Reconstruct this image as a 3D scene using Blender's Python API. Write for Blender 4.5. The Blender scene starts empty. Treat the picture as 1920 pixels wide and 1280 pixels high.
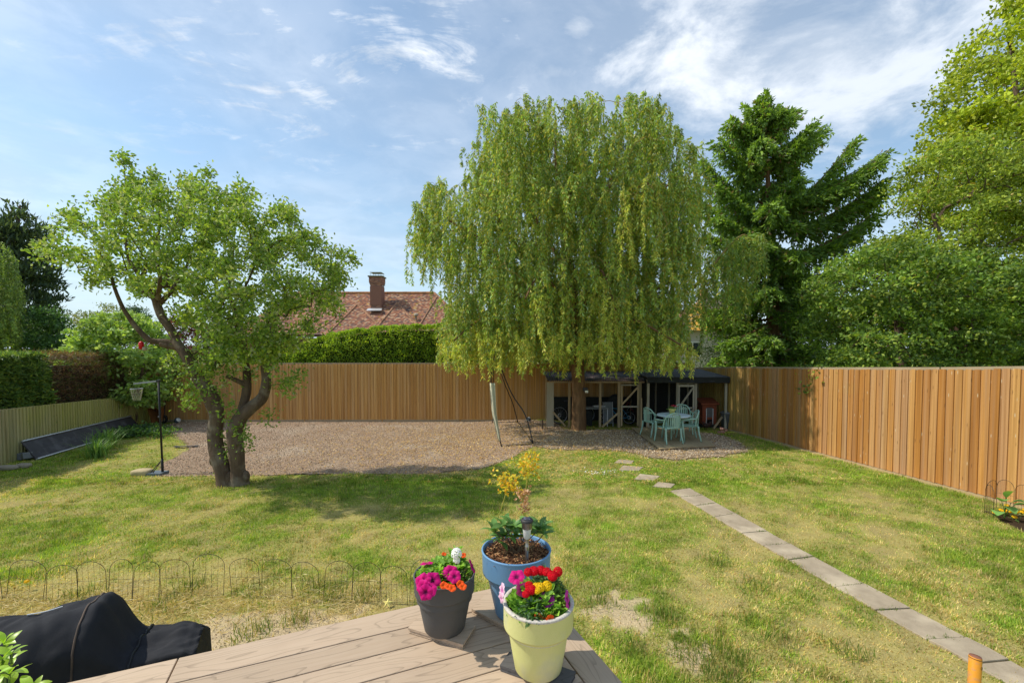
import bpy, bmesh, math, random
import numpy as np
from mathutils import Vector, Matrix, Quaternion
random.seed(7); RNG = np.random.default_rng(7)
S = bpy.context.scene
C = S.collection
rad = math.radians
pi = math.pi
# ------------------------------------------------------------------ camera
CAM_Z, FPX, PPY, PITCH = 2.6, 830.0, 679.0, rad(2.0)
cd = bpy.data.cameras.new("camera"); cam = bpy.data.objects.new("camera", cd); C.objects.link(cam)
cam.location = (0, 0, CAM_Z); cam.rotation_euler = (pi/2 - PITCH, 0, 0)
cd.sensor_width = 36; cd.sensor_fit = 'HORIZONTAL'; cd.lens = FPX/1920*36
cd.shift_y = (PPY-640)/1920; cd.clip_start = .05; cd.clip_end = 900
S.camera = cam
# ------------------------------------------------------------------ light
SUN_EL, SUN_AZ = rad(50), rad(1)
SV = Vector((-math.cos(SUN_AZ)*math.cos(SUN_EL), math.sin(SUN_AZ)*math.cos(SUN_EL), math.sin(SUN_EL)))
sl = bpy.data.lights.new("sun", 'SUN'); sun = bpy.data.objects.new("sun", sl); C.objects.link(sun)
sl.energy = 2.9; sl.angle = rad(.6); sl.color = (1, .93, .80)
sun.rotation_euler = (-SV).to_track_quat('-Z', 'Y').to_euler()
W = bpy.data.worlds.new("World"); S.world = W; W.use_nodes = True
wn, wl = W.node_tree.nodes, W.node_tree.links
wn.clear()
def WN(t, **k):
    n = wn.new(t)
    for a, b in k.items(): setattr(n, a, b)
    return n
sky = WN('ShaderNodeTexSky', sky_type='NISHITA', sun_disc=False)
sky.sun_elevation = SUN_EL; sky.sun_rotation = math.atan2(SV.x, SV.y)
sky.air_density = 1.0; sky.dust_density = .6; sky.ozone_density = 1.6; sky.altitude = 50
tc = WN('ShaderNodeTexCoord')
sep = WN('ShaderNodeSeparateXYZ'); wl.new(tc.outputs['Generated'], sep.inputs[0])
def wm(op, a, b=None, c=None, clamp=False):
    n = WN('ShaderNodeMath', operation=op, use_clamp=clamp)
    for i, v in enumerate((a, b, c)):
        if v is None: continue
        if isinstance(v, (int, float)): n.inputs[i].default_value = v
        else: wl.new(v, n.inputs[i])
    return n.outputs[0]
zz = wm('MAXIMUM', wm('ADD', sep.outputs[2], .12), .05)
px_, py_ = wm('DIVIDE', sep.outputs[0], zz), wm('DIVIDE', sep.outputs[1], zz)
cb = WN('ShaderNodeCombineXYZ'); wl.new(px_, cb.inputs[0]); wl.new(py_, cb.inputs[1])
def wnoise(scale, detail, rough, dist=0, mp=(1, 1, 1), rot=0):
    m = WN('ShaderNodeMapping'); wl.new(cb.outputs[0], m.inputs[0]); m.inputs['Scale'].default_value = mp; m.inputs['Rotation'].default_value = (0, 0, rot)
    n = WN('ShaderNodeTexNoise'); wl.new(m.outputs[0], n.inputs['Vector'])
    n.inputs['Scale'].default_value = scale; n.inputs['Detail'].default_value = detail
    n.inputs['Roughness'].default_value = rough; n.inputs['Distortion'].default_value = dist
    return n.outputs['Fac']
def wramp(v, a, b):
    n = WN('ShaderNodeMapRange', interpolation_type='SMOOTHSTEP'); wl.new(v, n.inputs[0])
    n.inputs[1].default_value = a; n.inputs[2].default_value = b; return n.outputs[0]
def blob(cx, cy, rx, ry, rot=0):       # soft ellipse on the cloud plane
    dx, dy = wm('SUBTRACT', px_, cx), wm('SUBTRACT', py_, cy)
    c, s = math.cos(rot), math.sin(rot)
    u = wm('DIVIDE', wm('ADD', wm('MULTIPLY', dx, c), wm('MULTIPLY', dy, s)), rx)
    v = wm('DIVIDE', wm('SUBTRACT', wm('MULTIPLY', dy, c), wm('MULTIPLY', dx, s)), ry)
    return wm('SUBTRACT', 1.0, wm('SQRT', wm('ADD', wm('MULTIPLY', u, u), wm('MULTIPLY', v, v))))
def cp(x, y):                           # picture point -> cloud plane
    r, u = (x-960)/FPX, (PPY-y)/FPX
    d = Vector((r, math.cos(PITCH)+u*math.sin(PITCH), -math.sin(PITCH)+u*math.cos(PITCH))).normalized()
    return d.x/(d.z+.12), d.y/(d.z+.12)
n_c = wnoise(3.2, 9, .62, .3)
n_w = wnoise(2.0, 8, .68, .9, (1, 2.2, 1), .5)
n_f = wnoise(9, 6, .6, .2)
cum = None
for (x, y, rx, ry, rot, k) in ((1330, 135, .62, .30, .35, 1.0), (1560, 110, .95, .62, .2, .85), (1085, 55, .085, .075, .6, .75), (1040, 135, .16, .09, .2, .55)):
    a, b = cp(x, y)
    e = wm('MULTIPLY', wramp(wm('ADD', blob(a, b, rx, ry, rot), wm('MULTIPLY', wm('SUBTRACT', n_c, .5), 1.9)), .0, .95), k)
    cum = e if cum is None else wm('MAXIMUM', cum, e)
wisp = wm('MULTIPLY', wramp(wm('ADD', wm('MULTIPLY', n_w, .7), wm('MULTIPLY', n_f, .35)), .44, .74), .95)
a, b = cp(640, 120)
wz = wm('ADD', .38, wm('MULTIPLY', wramp(wm('ADD', blob(a, b, .9, .55, -.3), wm('MULTIPLY', wm('SUBTRACT', n_c, .5), 1.6)), .0, .7), .9))
wisp = wm('MULTIPLY', wisp, wz, clamp=True)
veil = wm('MULTIPLY', wramp(wnoise(.9, 4, .5), .25, .7), .5)
mask = wm('MAXIMUM', wm('MAXIMUM', cum, wisp), veil, clamp=True)
cc = WN('ShaderNodeMixRGB'); cc.inputs[1].default_value = (3.7, 4.2, 4.9, 1); cc.inputs[2].default_value = (5.7, 6.0, 6.4, 1)
wl.new(wramp(n_c, .38, .62), cc.inputs[0])
tn_ = WN('ShaderNodeMixRGB', blend_type='MULTIPLY'); tn_.inputs[0].default_value = 1; wl.new(sky.outputs[0], tn_.inputs[1]); tn_.inputs[2].default_value = (.92, 1.04, 1.0, 1)
mx = WN('ShaderNodeMixRGB'); wl.new(mask, mx.inputs[0]); wl.new(tn_.outputs[0], mx.inputs[1]); wl.new(cc.outputs[0], mx.inputs[2])
hz = WN('ShaderNodeMixRGB'); hz.inputs[2].default_value = (3.5, 4.25, 5.0, 1)
wl.new(wm('MULTIPLY', wm('POWER', 2.718, wm('MULTIPLY', wm('MAXIMUM', sep.outputs[2], 0.0), -5.0)), .92), hz.inputs[0]); wl.new(mx.outputs[0], hz.inputs[1])
bg = WN('ShaderNodeBackground'); bg.inputs['Strength'].default_value = .122
wl.new(hz.outputs[0], bg.inputs[0]); wo = WN('ShaderNodeOutputWorld'); wl.new(bg.outputs[0], wo.inputs[0])
S.view_settings.view_transform = 'Standard'; S.view_settings.look = 'None'
S.view_settings.gamma = 1; S.view_settings.use_curve_mapping = False; S.view_settings.exposure = .58
S.render.engine = 'CYCLES'
S.cycles.max_bounces = 6; S.cycles.transparent_max_bounces = 8; S.cycles.caustics_reflective = False; S.cycles.caustics_refractive = False
# ------------------------------------------------------------------ maths
CP_, SP_ = math.cos(PITCH), math.sin(PITCH)
def ray(px, py):
    px, py = np.asarray(px, float), np.asarray(py, float)
    r, u = (px-960)/FPX, (PPY-py)/FPX
    return np.stack([r, CP_+u*SP_, -SP_+u*CP_], -1)
def P(px, py, Y):                      # point at depth Y seen at (px, py)
    d = ray(px, py); t = np.asarray(Y)/d[..., 1]
    return d*t[..., None] + np.array([0, 0, CAM_Z])
def plane(px, py, z):
    d = ray(px, py); t = (z-CAM_Z)/d[..., 2]
    return d*t[..., None] + np.array([0, 0, CAM_Z])
def _h(ix, iy, seed):
    v = np.sin(ix*127.1+iy*311.7+seed*74.7)*43758.5453
    return v-np.floor(v)
def vn(x, y, s, seed=0):
    x, y = np.asarray(x)*s, np.asarray(y)*s
    ix, iy = np.floor(x), np.floor(y); fx, fy = x-ix, y-iy
    fx, fy = fx*fx*(3-2*fx), fy*fy*(3-2*fy)
    a = _h(ix, iy, seed)*(1-fx)+_h(ix+1, iy, seed)*fx
    b = _h(ix, iy+1, seed)*(1-fx)+_h(ix+1, iy+1, seed)*fx
    return a*(1-fy)+b*fy
def fbm(x, y, s, seed=0, o=4):
    r, a, t = 0, 1, 0
    for i in range(o): r = r+a*vn(x, y, s*2**i, seed+i*3.1); t += a; a *= .55
    return r/t
def sstep(a, b, x):
    t = np.clip((np.asarray(x)-a)/(b-a), 0, 1); return t*t*(3-2*t)
def terr(x, y):
    x, y = np.asarray(x, float), np.asarray(y, float)
    yc = np.clip(y, -6, 19)
    z = .05-.018*yc
    edge = 9.12+.25*sstep(-9, -3, x)+.12*(fbm(x, y, 1.3, 5)-.5)
    drop = .10*sstep(0, .22, y-edge)*sstep(.6, -1.8, x)
    z = z-drop+.022*(fbm(x, y, 1.1, 2)-.5)+.004*(fbm(x, y, 7, 3, 2)-.5)
    return z
def G(px, py, off=0.):                 # picture point -> the ground under it
    d = ray(px, py); z = np.zeros(d.shape[:-1])
    for _ in range(14):
        t = (z+off-CAM_Z)/d[..., 2]; p = d*t[..., None]+np.array([0, 0, CAM_Z])
        z = terr(p[..., 0], p[..., 1])
    return p
def inpoly(x, y, poly):
    x, y = np.asarray(x), np.asarray(y); c = np.zeros(x.shape, bool); n = len(poly)
    for i in range(n):
        x1, y1 = poly[i]; x2, y2 = poly[(i+1) % n]
        if y1 == y2: continue
        c ^= ((y1 > y) != (y2 > y)) & (x < (x2-x1)*(y-y1)/(y2-y1)+x1)
    return c
def pdist(x, y, poly):
    best = np.full(np.shape(x), 1e9); n = len(poly)
    for i in range(n):
        x1, y1 = poly[i]; x2, y2 = poly[(i+1) % n]; dx, dy = x2-x1, y2-y1
        t = np.clip(((x-x1)*dx+(y-y1)*dy)/(dx*dx+dy*dy+1e-12), 0, 1)
        best = np.minimum(best, np.hypot(x-x1-t*dx, y-y1-t*dy))
    return best
def unit(v): return v/np.maximum(np.linalg.norm(v, axis=-1, keepdims=True), 1e-9)
# ------------------------------------------------------------------ objects
ORI = {}
def tag(o, label=None, cat=None, group=None, kind=None):
    if label: o['label'] = label
    if cat: o['category'] = cat
    if group: o['group'] = group
    if kind: o['kind'] = kind
    return o
def thing(name, label, cat, loc=(0, 0, 0), rotz=0, group=None):
    o = bpy.data.objects.new(name, None); C.objects.link(o); o.empty_display_size = .1
    o.location = [float(v) for v in loc]; o.rotation_euler = (0, 0, rotz)
    ORI[o.name] = np.array([float(v) for v in loc]) if rotz == 0 else None
    return tag(o, label, cat, group)
def link(name, me, m=None, parent=None, world=True):
    o = bpy.data.objects.new(name, me); C.objects.link(o)
    if m is not None and not me.materials: me.materials.append(m)
    if parent is not None:
        o.parent = parent; ORI[o.name] = ORI.get(parent.name)
    return o
def nmesh(name, V, F, m=None, parent=None, col=None, smooth=False, world=True):
    """numpy mesh; F (n,k) int array or list of such; V in world coordinates unless world=False"""
    V = np.asarray(V, np.float32).reshape(-1, 3)
    if parent is not None and world:
        og = ORI.get(parent.name)
        if og is not None: V = V-og.astype(np.float32)
    Fs = F if isinstance(F, list) else [F]
    Fs = [np.asarray(f, np.int32) for f in Fs if len(f)]
    me = bpy.data.meshes.new(name); me.vertices.add(len(V)); me.vertices.foreach_set('co', V.ravel())
    nl = sum(f.size for f in Fs); npoly = sum(len(f) for f in Fs)
    me.loops.add(nl); me.polygons.add(npoly)
    me.loops.foreach_set('vertex_index', np.concatenate([f.ravel() for f in Fs]))
    tot = np.concatenate([np.full(len(f), f.shape[1], np.int32) for f in Fs])
    st = np.concatenate([[0], np.cumsum(tot)[:-1]]).astype(np.int32)
    me.polygons.foreach_set('loop_start', st)
    me.polygons.foreach_set('use_smooth', np.full(npoly, smooth))
    me.update(calc_edges=True)
    if col is not None:
        a = me.color_attributes.new('Col', 'FLOAT_COLOR', 'POINT')
        c = np.ones((len(V), 4), np.float32); c[:, :3] = col; a.data.foreach_set('color', c.ravel())
    return link(name, me, m, parent)
class MB:
    def __init__(s): s.V, s.Q, s.T, s.n, s.C = [], [], [], 0, []
    def add(s, V, quads=(), tris=(), col=None):
        V = np.asarray(V, float).reshape(-1, 3)
        if len(quads): s.Q.append(np.asarray(quads, int).reshape(-1, 4)+s.n)
        if len(tris): s.T.append(np.asarray(tris, int).reshape(-1, 3)+s.n)
        s.V.append(V); s.n += len(V)
        s.C.append(np.tile(np.asarray(col if col is not None else (1, 1, 1), float), (len(V), 1)) if np.ndim(col) < 2 else col)
        return s
    def box(s, c, d, R=None, col=None, taper=1.0):
        h = np.array(d, float)/2
        v = np.array([[x, y, z] for z in (-1, 1) for y in (-1, 1) for x in (-1, 1)], float)*h
        if taper != 1: v[4:, :2] *= taper
        if R is not None: v = v@np.asarray(R).T
        return s.add(v+np.array(c, float), [[0, 2, 3, 1], [4, 5, 7, 6], [0, 1, 5, 4], [2, 6, 7, 3], [0, 4, 6, 2], [1, 3, 7, 5]], col=col)
    def bar(s, a, b, w, t=None, up=(0, 0, 1), col=None):   # box beam a->b, w wide, t thick
        a, b = np.array(a, float), np.array(b, float); t = t or w
        z = b-a; L = np.linalg.norm(z); z = z/L; u = np.array(up, float)
        if abs(z@u) > .98: u = np.array([0, 1, 0.])
        x = unit(np.cross(u, z)); y = np.cross(z, x)
        return s.box((a+b)/2, (w, t, L), np.stack([x, y, z], 1), col)
    def tube(s, pts, r, k=6, cap=True, col=None):
        pts = np.asarray(pts, float); n = len(pts); r = np.broadcast_to(np.asarray(r, float), (n,))
        T = unit(np.gradient(pts, axis=0)); u = np.array([0, 0, 1.]) if abs(T[0, 2]) < .9 else np.array([1., 0, 0])
        V = []; x = unit(np.cross(u, T[0]))
        for i in range(n):
            x = unit(x-(x@T[i])*T[i]); y = np.cross(T[i], x)
            a = np.arange(k)/k*2*pi
            V.append(pts[i]+r[i]*(np.cos(a)[:, None]*x+np.sin(a)[:, None]*y))
        V = np.concatenate(V); j = np.arange(k); j2 = (j+1) % k; Q = []
        for i in range(n-1): Q.append(np.stack([i*k+j, i*k+j2, (i+1)*k+j2, (i+1)*k+j], 1))
        T3 = []
        if cap:
            V = np.concatenate([V, pts[:1], pts[-1:]])
            T3 = np.concatenate([np.stack([j2, j, np.full(k, n*k)], 1), np.stack([(n-1)*k+j, (n-1)*k+j2, np.full(k, n*k+1)], 1)])
        return s.add(V, np.concatenate(Q), T3, col)
    def lathe(s, prof, c=(0, 0, 0), k=32, col=None, R=None):
        prof = np.asarray(prof, float); n = len(prof); a = np.arange(k)/k*2*pi
        V = np.stack([prof[:, None, 0]*np.cos(a), prof[:, None, 0]*np.sin(a), np.repeat(prof[:, 1:2], k, 1)], -1).reshape(-1, 3)
        if R is not None: V = V@np.asarray(R).T
        j = np.arange(k); j2 = (j+1) % k
        Q = np.concatenate([np.stack([i*k+j, i*k+j2, (i+1)*k+j2, (i+1)*k+j], 1) for i in range(n-1)])
        return s.add(V+np.array(c, float), Q, col=col)
    def torus(s, c, R_, r, k=24, m=8, M3=None, col=None, a0=0, a1=2*pi):
        full = a1-a0 > 6.28; t = np.linspace(a0, a1, k+1)
        p = np.stack([R_*np.cos(t), R_*np.sin(t), 0*t], 1)
        if M3 is not None: p = p@np.asarray(M3).T
        return s.tube(p+np.array(c, float), r, m, cap=not full, col=col)
    def grid(s, V, nu, nv, col=None):
        i, j = np.meshgrid(np.arange(nu-1), np.arange(nv-1), indexing='ij'); a = (i*nv+j).ravel()
        return s.add(V, np.stack([a, a+nv, a+nv+1, a+1], 1), col=col)
    def ell(s, c, r, k=10, m=7, col=None, R=None):
        t = np.linspace(-pi/2, pi/2, m); v = np.stack([np.cos(t), np.sin(t)], 1)
        a = np.arange(k)/k*2*pi
        V = np.stack([v[:, None, 0]*np.cos(a), v[:, None, 0]*np.sin(a), np.repeat(v[:, 1:2], k, 1)], -1).reshape(-1, 3)*np.array(r)
        if R is not None: V = V@np.asarray(R).T
        j = np.arange(k); j2 = (j+1) % k
        return s.add(V+np.array(c, float), np.concatenate([np.stack([i*k+j, i*k+j2, (i+1)*k+j2, (i+1)*k+j], 1) for i in range(m-1)]), col=col)
    def build(s, name, m=None, parent=None, smooth=False, world=True, col=False, bevel=0):
        F = []
        if s.Q: F.append(np.concatenate(s.Q))
        if s.T: F.append(np.concatenate(s.T))
        o = nmesh(name, np.concatenate(s.V), F, m, parent, np.concatenate(s.C) if col else None, smooth, world)
        if bevel:
            b = o.modifiers.new('b', 'BEVEL'); b.width = bevel; b.segments = 2; b.limit_method = 'ANGLE'
        return o
def smooth_auto(o, ang=40):
    me = o.data; me.polygons.foreach_set('use_smooth', np.ones(len(me.polygons), bool))
    try: me.set_sharp_from_angle(angle=rad(ang))
    except Exception: pass
    return o
def copy_tree(o, parent=None):
    c = o.copy(); C.objects.link(c); c.parent = parent
    for ch in list(o.children): copy_tree(ch, c)
    return c
# ------------------------------------------------------------------ foliage
def leafmesh(Pt, D, L, Wd, fold=.15, six=False, curl=0., nrm=None):
    """Pt (n,3), D (n,3) pointing directions, L/Wd scalars or (n,)"""
    n = len(Pt); D = unit(D)
    R = RNG.normal(size=(n, 3)) if nrm is None else nrm+RNG.normal(size=(n, 3))*.35
    N = unit(R-(R*D).sum(1, keepdims=True)*D); X = np.cross(D, N)
    L = np.broadcast_to(L, (n,))[:, None]; Wd = np.broadcast_to(Wd, (n,))[:, None]
    if six:
        v = [Pt, Pt+D*L*.32+X*Wd*.48+N*Wd*fold, Pt+D*L*.70+X*Wd*.40+N*Wd*fold-N*L*curl*.4,
             Pt+D*L-N*L*curl, Pt+D*L*.70-X*Wd*.40+N*Wd*fold-N*L*curl*.4, Pt+D*L*.32-X*Wd*.48+N*Wd*fold]
        V = np.stack(v, 1).reshape(-1, 3); b = np.arange(n)*6
        return V, np.stack([b, b+1, b+2, b+3], 1).astype(np.int32), np.stack([b, b+3, b+4, b+5], 1).astype(np.int32), 6
    v = [Pt, Pt+D*L*.5+X*Wd*.5+N*Wd*fold, Pt+D*L, Pt+D*L*.5-X*Wd*.5+N*Wd*fold]
    V = np.stack(v, 1).reshape(-1, 3); b = np.arange(n)*4
    return V, np.stack([b, b+1, b+2], 1).astype(np.int32), np.stack([b, b+2, b+3], 1).astype(np.int32), 4
def palette(n, cols, w=None):
    cols = np.asarray(cols, float); i = RNG.choice(len(cols), n, p=None if w is None else np.array(w)/sum(w))
    c = cols[i]*(1+RNG.normal(size=(n, 1))*.13); return np.clip(c, .003, 1)
def foliage(name, Pt, D, L, Wd, cols, m, parent, six=False, fold=.15, curl=0., w=None, nrm=None, tint=None):
    V, A, B, k = leafmesh(Pt, D, L, Wd, fold, six, curl, nrm)
    c = palette(len(Pt), cols, w)
    if tint is not None: c = c*tint
    return nmesh(name, V, [np.concatenate([A, B])], m, parent, np.repeat(c, k, 0))
def frusta(A, B, ra, rb, k=4):
    n = len(A); D = unit(B-A); U = np.where(np.abs(D[:, 2:3]) > .9, np.array([[1., 0, 0]]), np.array([[0, 0, 1.]]))
    X = unit(np.cross(U, D)); Y = np.cross(D, X); a = np.arange(k)/k*2*pi
    c, s = np.cos(a)[None, :, None], np.sin(a)[None, :, None]
    ring = X[:, None]*c+Y[:, None]*s
    V = np.concatenate([A[:, None]+ring*np.reshape(ra, (-1, 1, 1)), B[:, None]+ring*np.reshape(rb, (-1, 1, 1))], 1).reshape(-1, 3)
    j = np.arange(k); j2 = (j+1) % k; q = np.stack([j, j2, k+j2, k+j], 1)
    return V, (np.arange(n)[:, None, None]*2*k+q[None]).reshape(-1, 4)
def grow(nodes, par, T, mid=3, bend=.12, lift=0., pathw=.25):
    """link every target to the nearest node of the growing tree; returns nodes, parents"""
    nodes = [np.array(p, float) for p in nodes]; par = list(par)
    N = np.zeros((len(nodes)+len(T)*(mid+1), 3)); N[:len(nodes)] = nodes; n = len(nodes)
    dist = np.zeros(len(N))
    for i in range(1, n): dist[i] = dist[par[i]]+np.linalg.norm(N[i]-N[par[i]])*.2
    d0 = np.min(np.linalg.norm(T[:, None]-N[None, :n], axis=2), 1)
    for t in T[np.argsort(d0)]:
        d = np.linalg.norm(N[:n]-t, axis=1)+pathw*dist[:n]
        b = int(np.argmin(d)); L = np.linalg.norm(t-N[b]); last = b
        off = RNG.normal(size=3)*bend*L; off[2] += lift*L
        for m in range(1, mid+1):
            f = m/mid; N[n] = N[b]*(1-f)+t*f+off*math.sin(pi*f); par.append(last)
            dist[n] = dist[last]+L/mid; last = n; n += 1
    return N[:n], np.array(par[:n])
def limb_mesh(N, par, r_tip, power=.5, rmax=9, start=0, k=4):
    n = len(N); cnt = np.zeros(n); has = np.zeros(n, bool); has[par[par >= 0]] = True; cnt[~has] = 1
    for i in range(n-1, 0, -1):
        if par[i] >= 0: cnt[par[i]] += cnt[i]
    r = np.minimum(r_tip*np.maximum(cnt, 1)**power, rmax)
    idx = np.array([i for i in range(start, n) if par[i] >= 0])
    V, Q = frusta(N[par[idx]], N[idx], np.minimum(r[par[idx]], r[idx]*1.5), r[idx], k)
    return V, Q, ~has
def crown_pts(poly, Yc, depth, n, dm=None, front=.6, holes=()):
    """points in the volume whose outline is poly (picture points at depth Yc)"""
    w = P(np.array([p[0] for p in poly]), np.array([p[1] for p in poly]), Yc); pw = [(a[0], a[2]) for a in w]
    hw = []
    for h in holes:
        q = P(np.array([p[0] for p in h]), np.array([p[1] for p in h]), Yc); hw.append([(a[0], a[2]) for a in q])
    xs, zs = np.array(pw).T; out = np.zeros((0, 3))
    dm = dm or .35*min(np.ptp(xs), np.ptp(zs))
    while len(out) < n:
        x = RNG.uniform(xs.min(), xs.max(), n*2); z = RNG.uniform(zs.min(), zs.max(), n*2)
        k = inpoly(x, z, pw)
        for h in hw: k &= ~inpoly(x, z, h)
        x, z = x[k], z[k]; d = pdist(x, z, pw)
        th = depth*np.sqrt(np.clip(1-(1-np.minimum(d/dm, 1))**2, .02, 1))
        s = RNG.uniform(-1, 1, len(x)); s = np.sign(s)*np.abs(s)**front
        q = np.stack([x, Yc+s*th, z], 1)
        w2 = (q[:, 2]-CAM_Z)*CP_+0*q[:, 1]; dv = q[:, 1]*CP_-(q[:, 2]-CAM_Z)*SP_; uv = q[:, 1]*SP_+(q[:, 2]-CAM_Z)*CP_
        q = q[inpoly(960+FPX*q[:, 0]/dv, PPY-FPX*uv/dv, poly)]
        out = np.concatenate([out, q])
    return out[:n]
# ------------------------------------------------------------------ materials
def mat(name, c1, c2=None, scale=6., rough=.75, bump=0., bscale=60., stretch=(1, 1, 1), rnd=0., attr=False, metal=0., transl=0., c3=None, s3=1.2, spec=.3, world=False, detail=5, emit=None, contrast=.25, bdist=.01):
    m = bpy.data.materials.new(name); m.use_nodes = True
    nt = m.node_tree; ns, ls = nt.nodes, nt.links; ns.clear()
    out = ns.new('ShaderNodeOutputMaterial'); b = ns.new('ShaderNodeBsdfPrincipled')
    b.inputs['Roughness'].default_value = rough; b.inputs['Metallic'].default_value = metal
    b.inputs['Specular IOR Level'].default_value = spec
    if world:
        co = ns.new('ShaderNodeNewGeometry').outputs['Position']
    else:
        co = ns.new('ShaderNodeTexCoord').outputs['Object']
    oi = ns.new('ShaderNodeObjectInfo')
    mp = ns.new('ShaderNodeMapping'); ls.new(co, mp.inputs[0]); mp.inputs['Scale'].default_value = stretch
    if rnd:
        sc = ns.new('ShaderNodeVectorMath'); sc.operation = 'SCALE'; sc.inputs[0].default_value = (37, 51, 29); ls.new(oi.outputs['Random'], sc.inputs['Scale'])
        ls.new(sc.outputs[0], mp.inputs['Location'])
    def noise(sc_, det=detail, src=None, rg=.6):
        n = ns.new('ShaderNodeTexNoise'); n.inputs['Scale'].default_value = sc_; n.inputs['Detail'].default_value = det; n.inputs['Roughness'].default_value = rg
        ls.new(src or mp.outputs[0], n.inputs['Vector']); return n.outputs['Fac']
    def rng(v, a, bb):
        n = ns.new('ShaderNodeMapRange'); ls.new(v, n.inputs[0]); n.inputs[1].default_value = a; n.inputs[2].default_value = bb; return n.outputs[0]
    def mix(f, a, bb, mode='MIX'):
        n = ns.new('ShaderNodeMixRGB'); n.blend_type = mode
        for i, v in enumerate((f, a, bb)):
            if isinstance(v, (int, float)): n.inputs[i].default_value = v
            elif isinstance(v, tuple): n.inputs[i].default_value = (*v, 1)
            else: ls.new(v, n.inputs[i])
        return n.outputs[0]
    col = c1
    if attr:
        at = ns.new('ShaderNodeAttribute'); at.attribute_name = 'Col'
        col = mix(1.0, at.outputs['Color'], c1, 'MULTIPLY') if c1 != (1, 1, 1) else at.outputs['Color']
    if c2 is not None: col = mix(rng(noise(scale), .5-contrast, .5+contrast), col, c2)
    if c3 is not None: col = mix(rng(noise(s3, 3, co), .5, .68), col, c3)
    if rnd:
        hv = ns.new('ShaderNodeHueSaturation'); v = ns.new('ShaderNodeMapRange'); ls.new(oi.outputs['Random'], v.inputs[0])
        v.inputs[3].default_value = 1-rnd; v.inputs[4].default_value = 1+rnd; ls.new(v.outputs[0], hv.inputs['Value'])
        if isinstance(col, tuple): hv.inputs['Color'].default_value = (*col, 1)
        else: ls.new(col, hv.inputs['Color'])
        col = hv.outputs[0]
    if isinstance(col, tuple): b.inputs['Base Color'].default_value = (*col, 1)
    else: ls.new(col, b.inputs['Base Color'])
    if bump:
        bn = ns.new('ShaderNodeBump'); bn.inputs['Strength'].default_value = bump; bn.inputs['Distance'].default_value = bdist
        ls.new(noise(bscale, 4), bn.inputs['Height']); ls.new(bn.outputs[0], b.inputs['Normal'])
    sh = b.outputs[0]
    if transl:
        t = ns.new('ShaderNodeBsdfTranslucent'); g = mix(1.0, col, (1.5, 1.45, .6), 'MULTIPLY'); ls.new(g, t.inputs[0])
        a = ns.new('ShaderNodeMixShader'); a.inputs[0].default_value = transl; ls.new(sh, a.inputs[1]); ls.new(t.outputs[0], a.inputs[2]); sh = a.outputs[0]
    ls.new(sh, out.inputs[0])
    m['_'] = 1
    m.diffuse_color = (*(c1 if isinstance(c1, tuple) else (.5, .5, .5)), 1)
    return m
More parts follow.
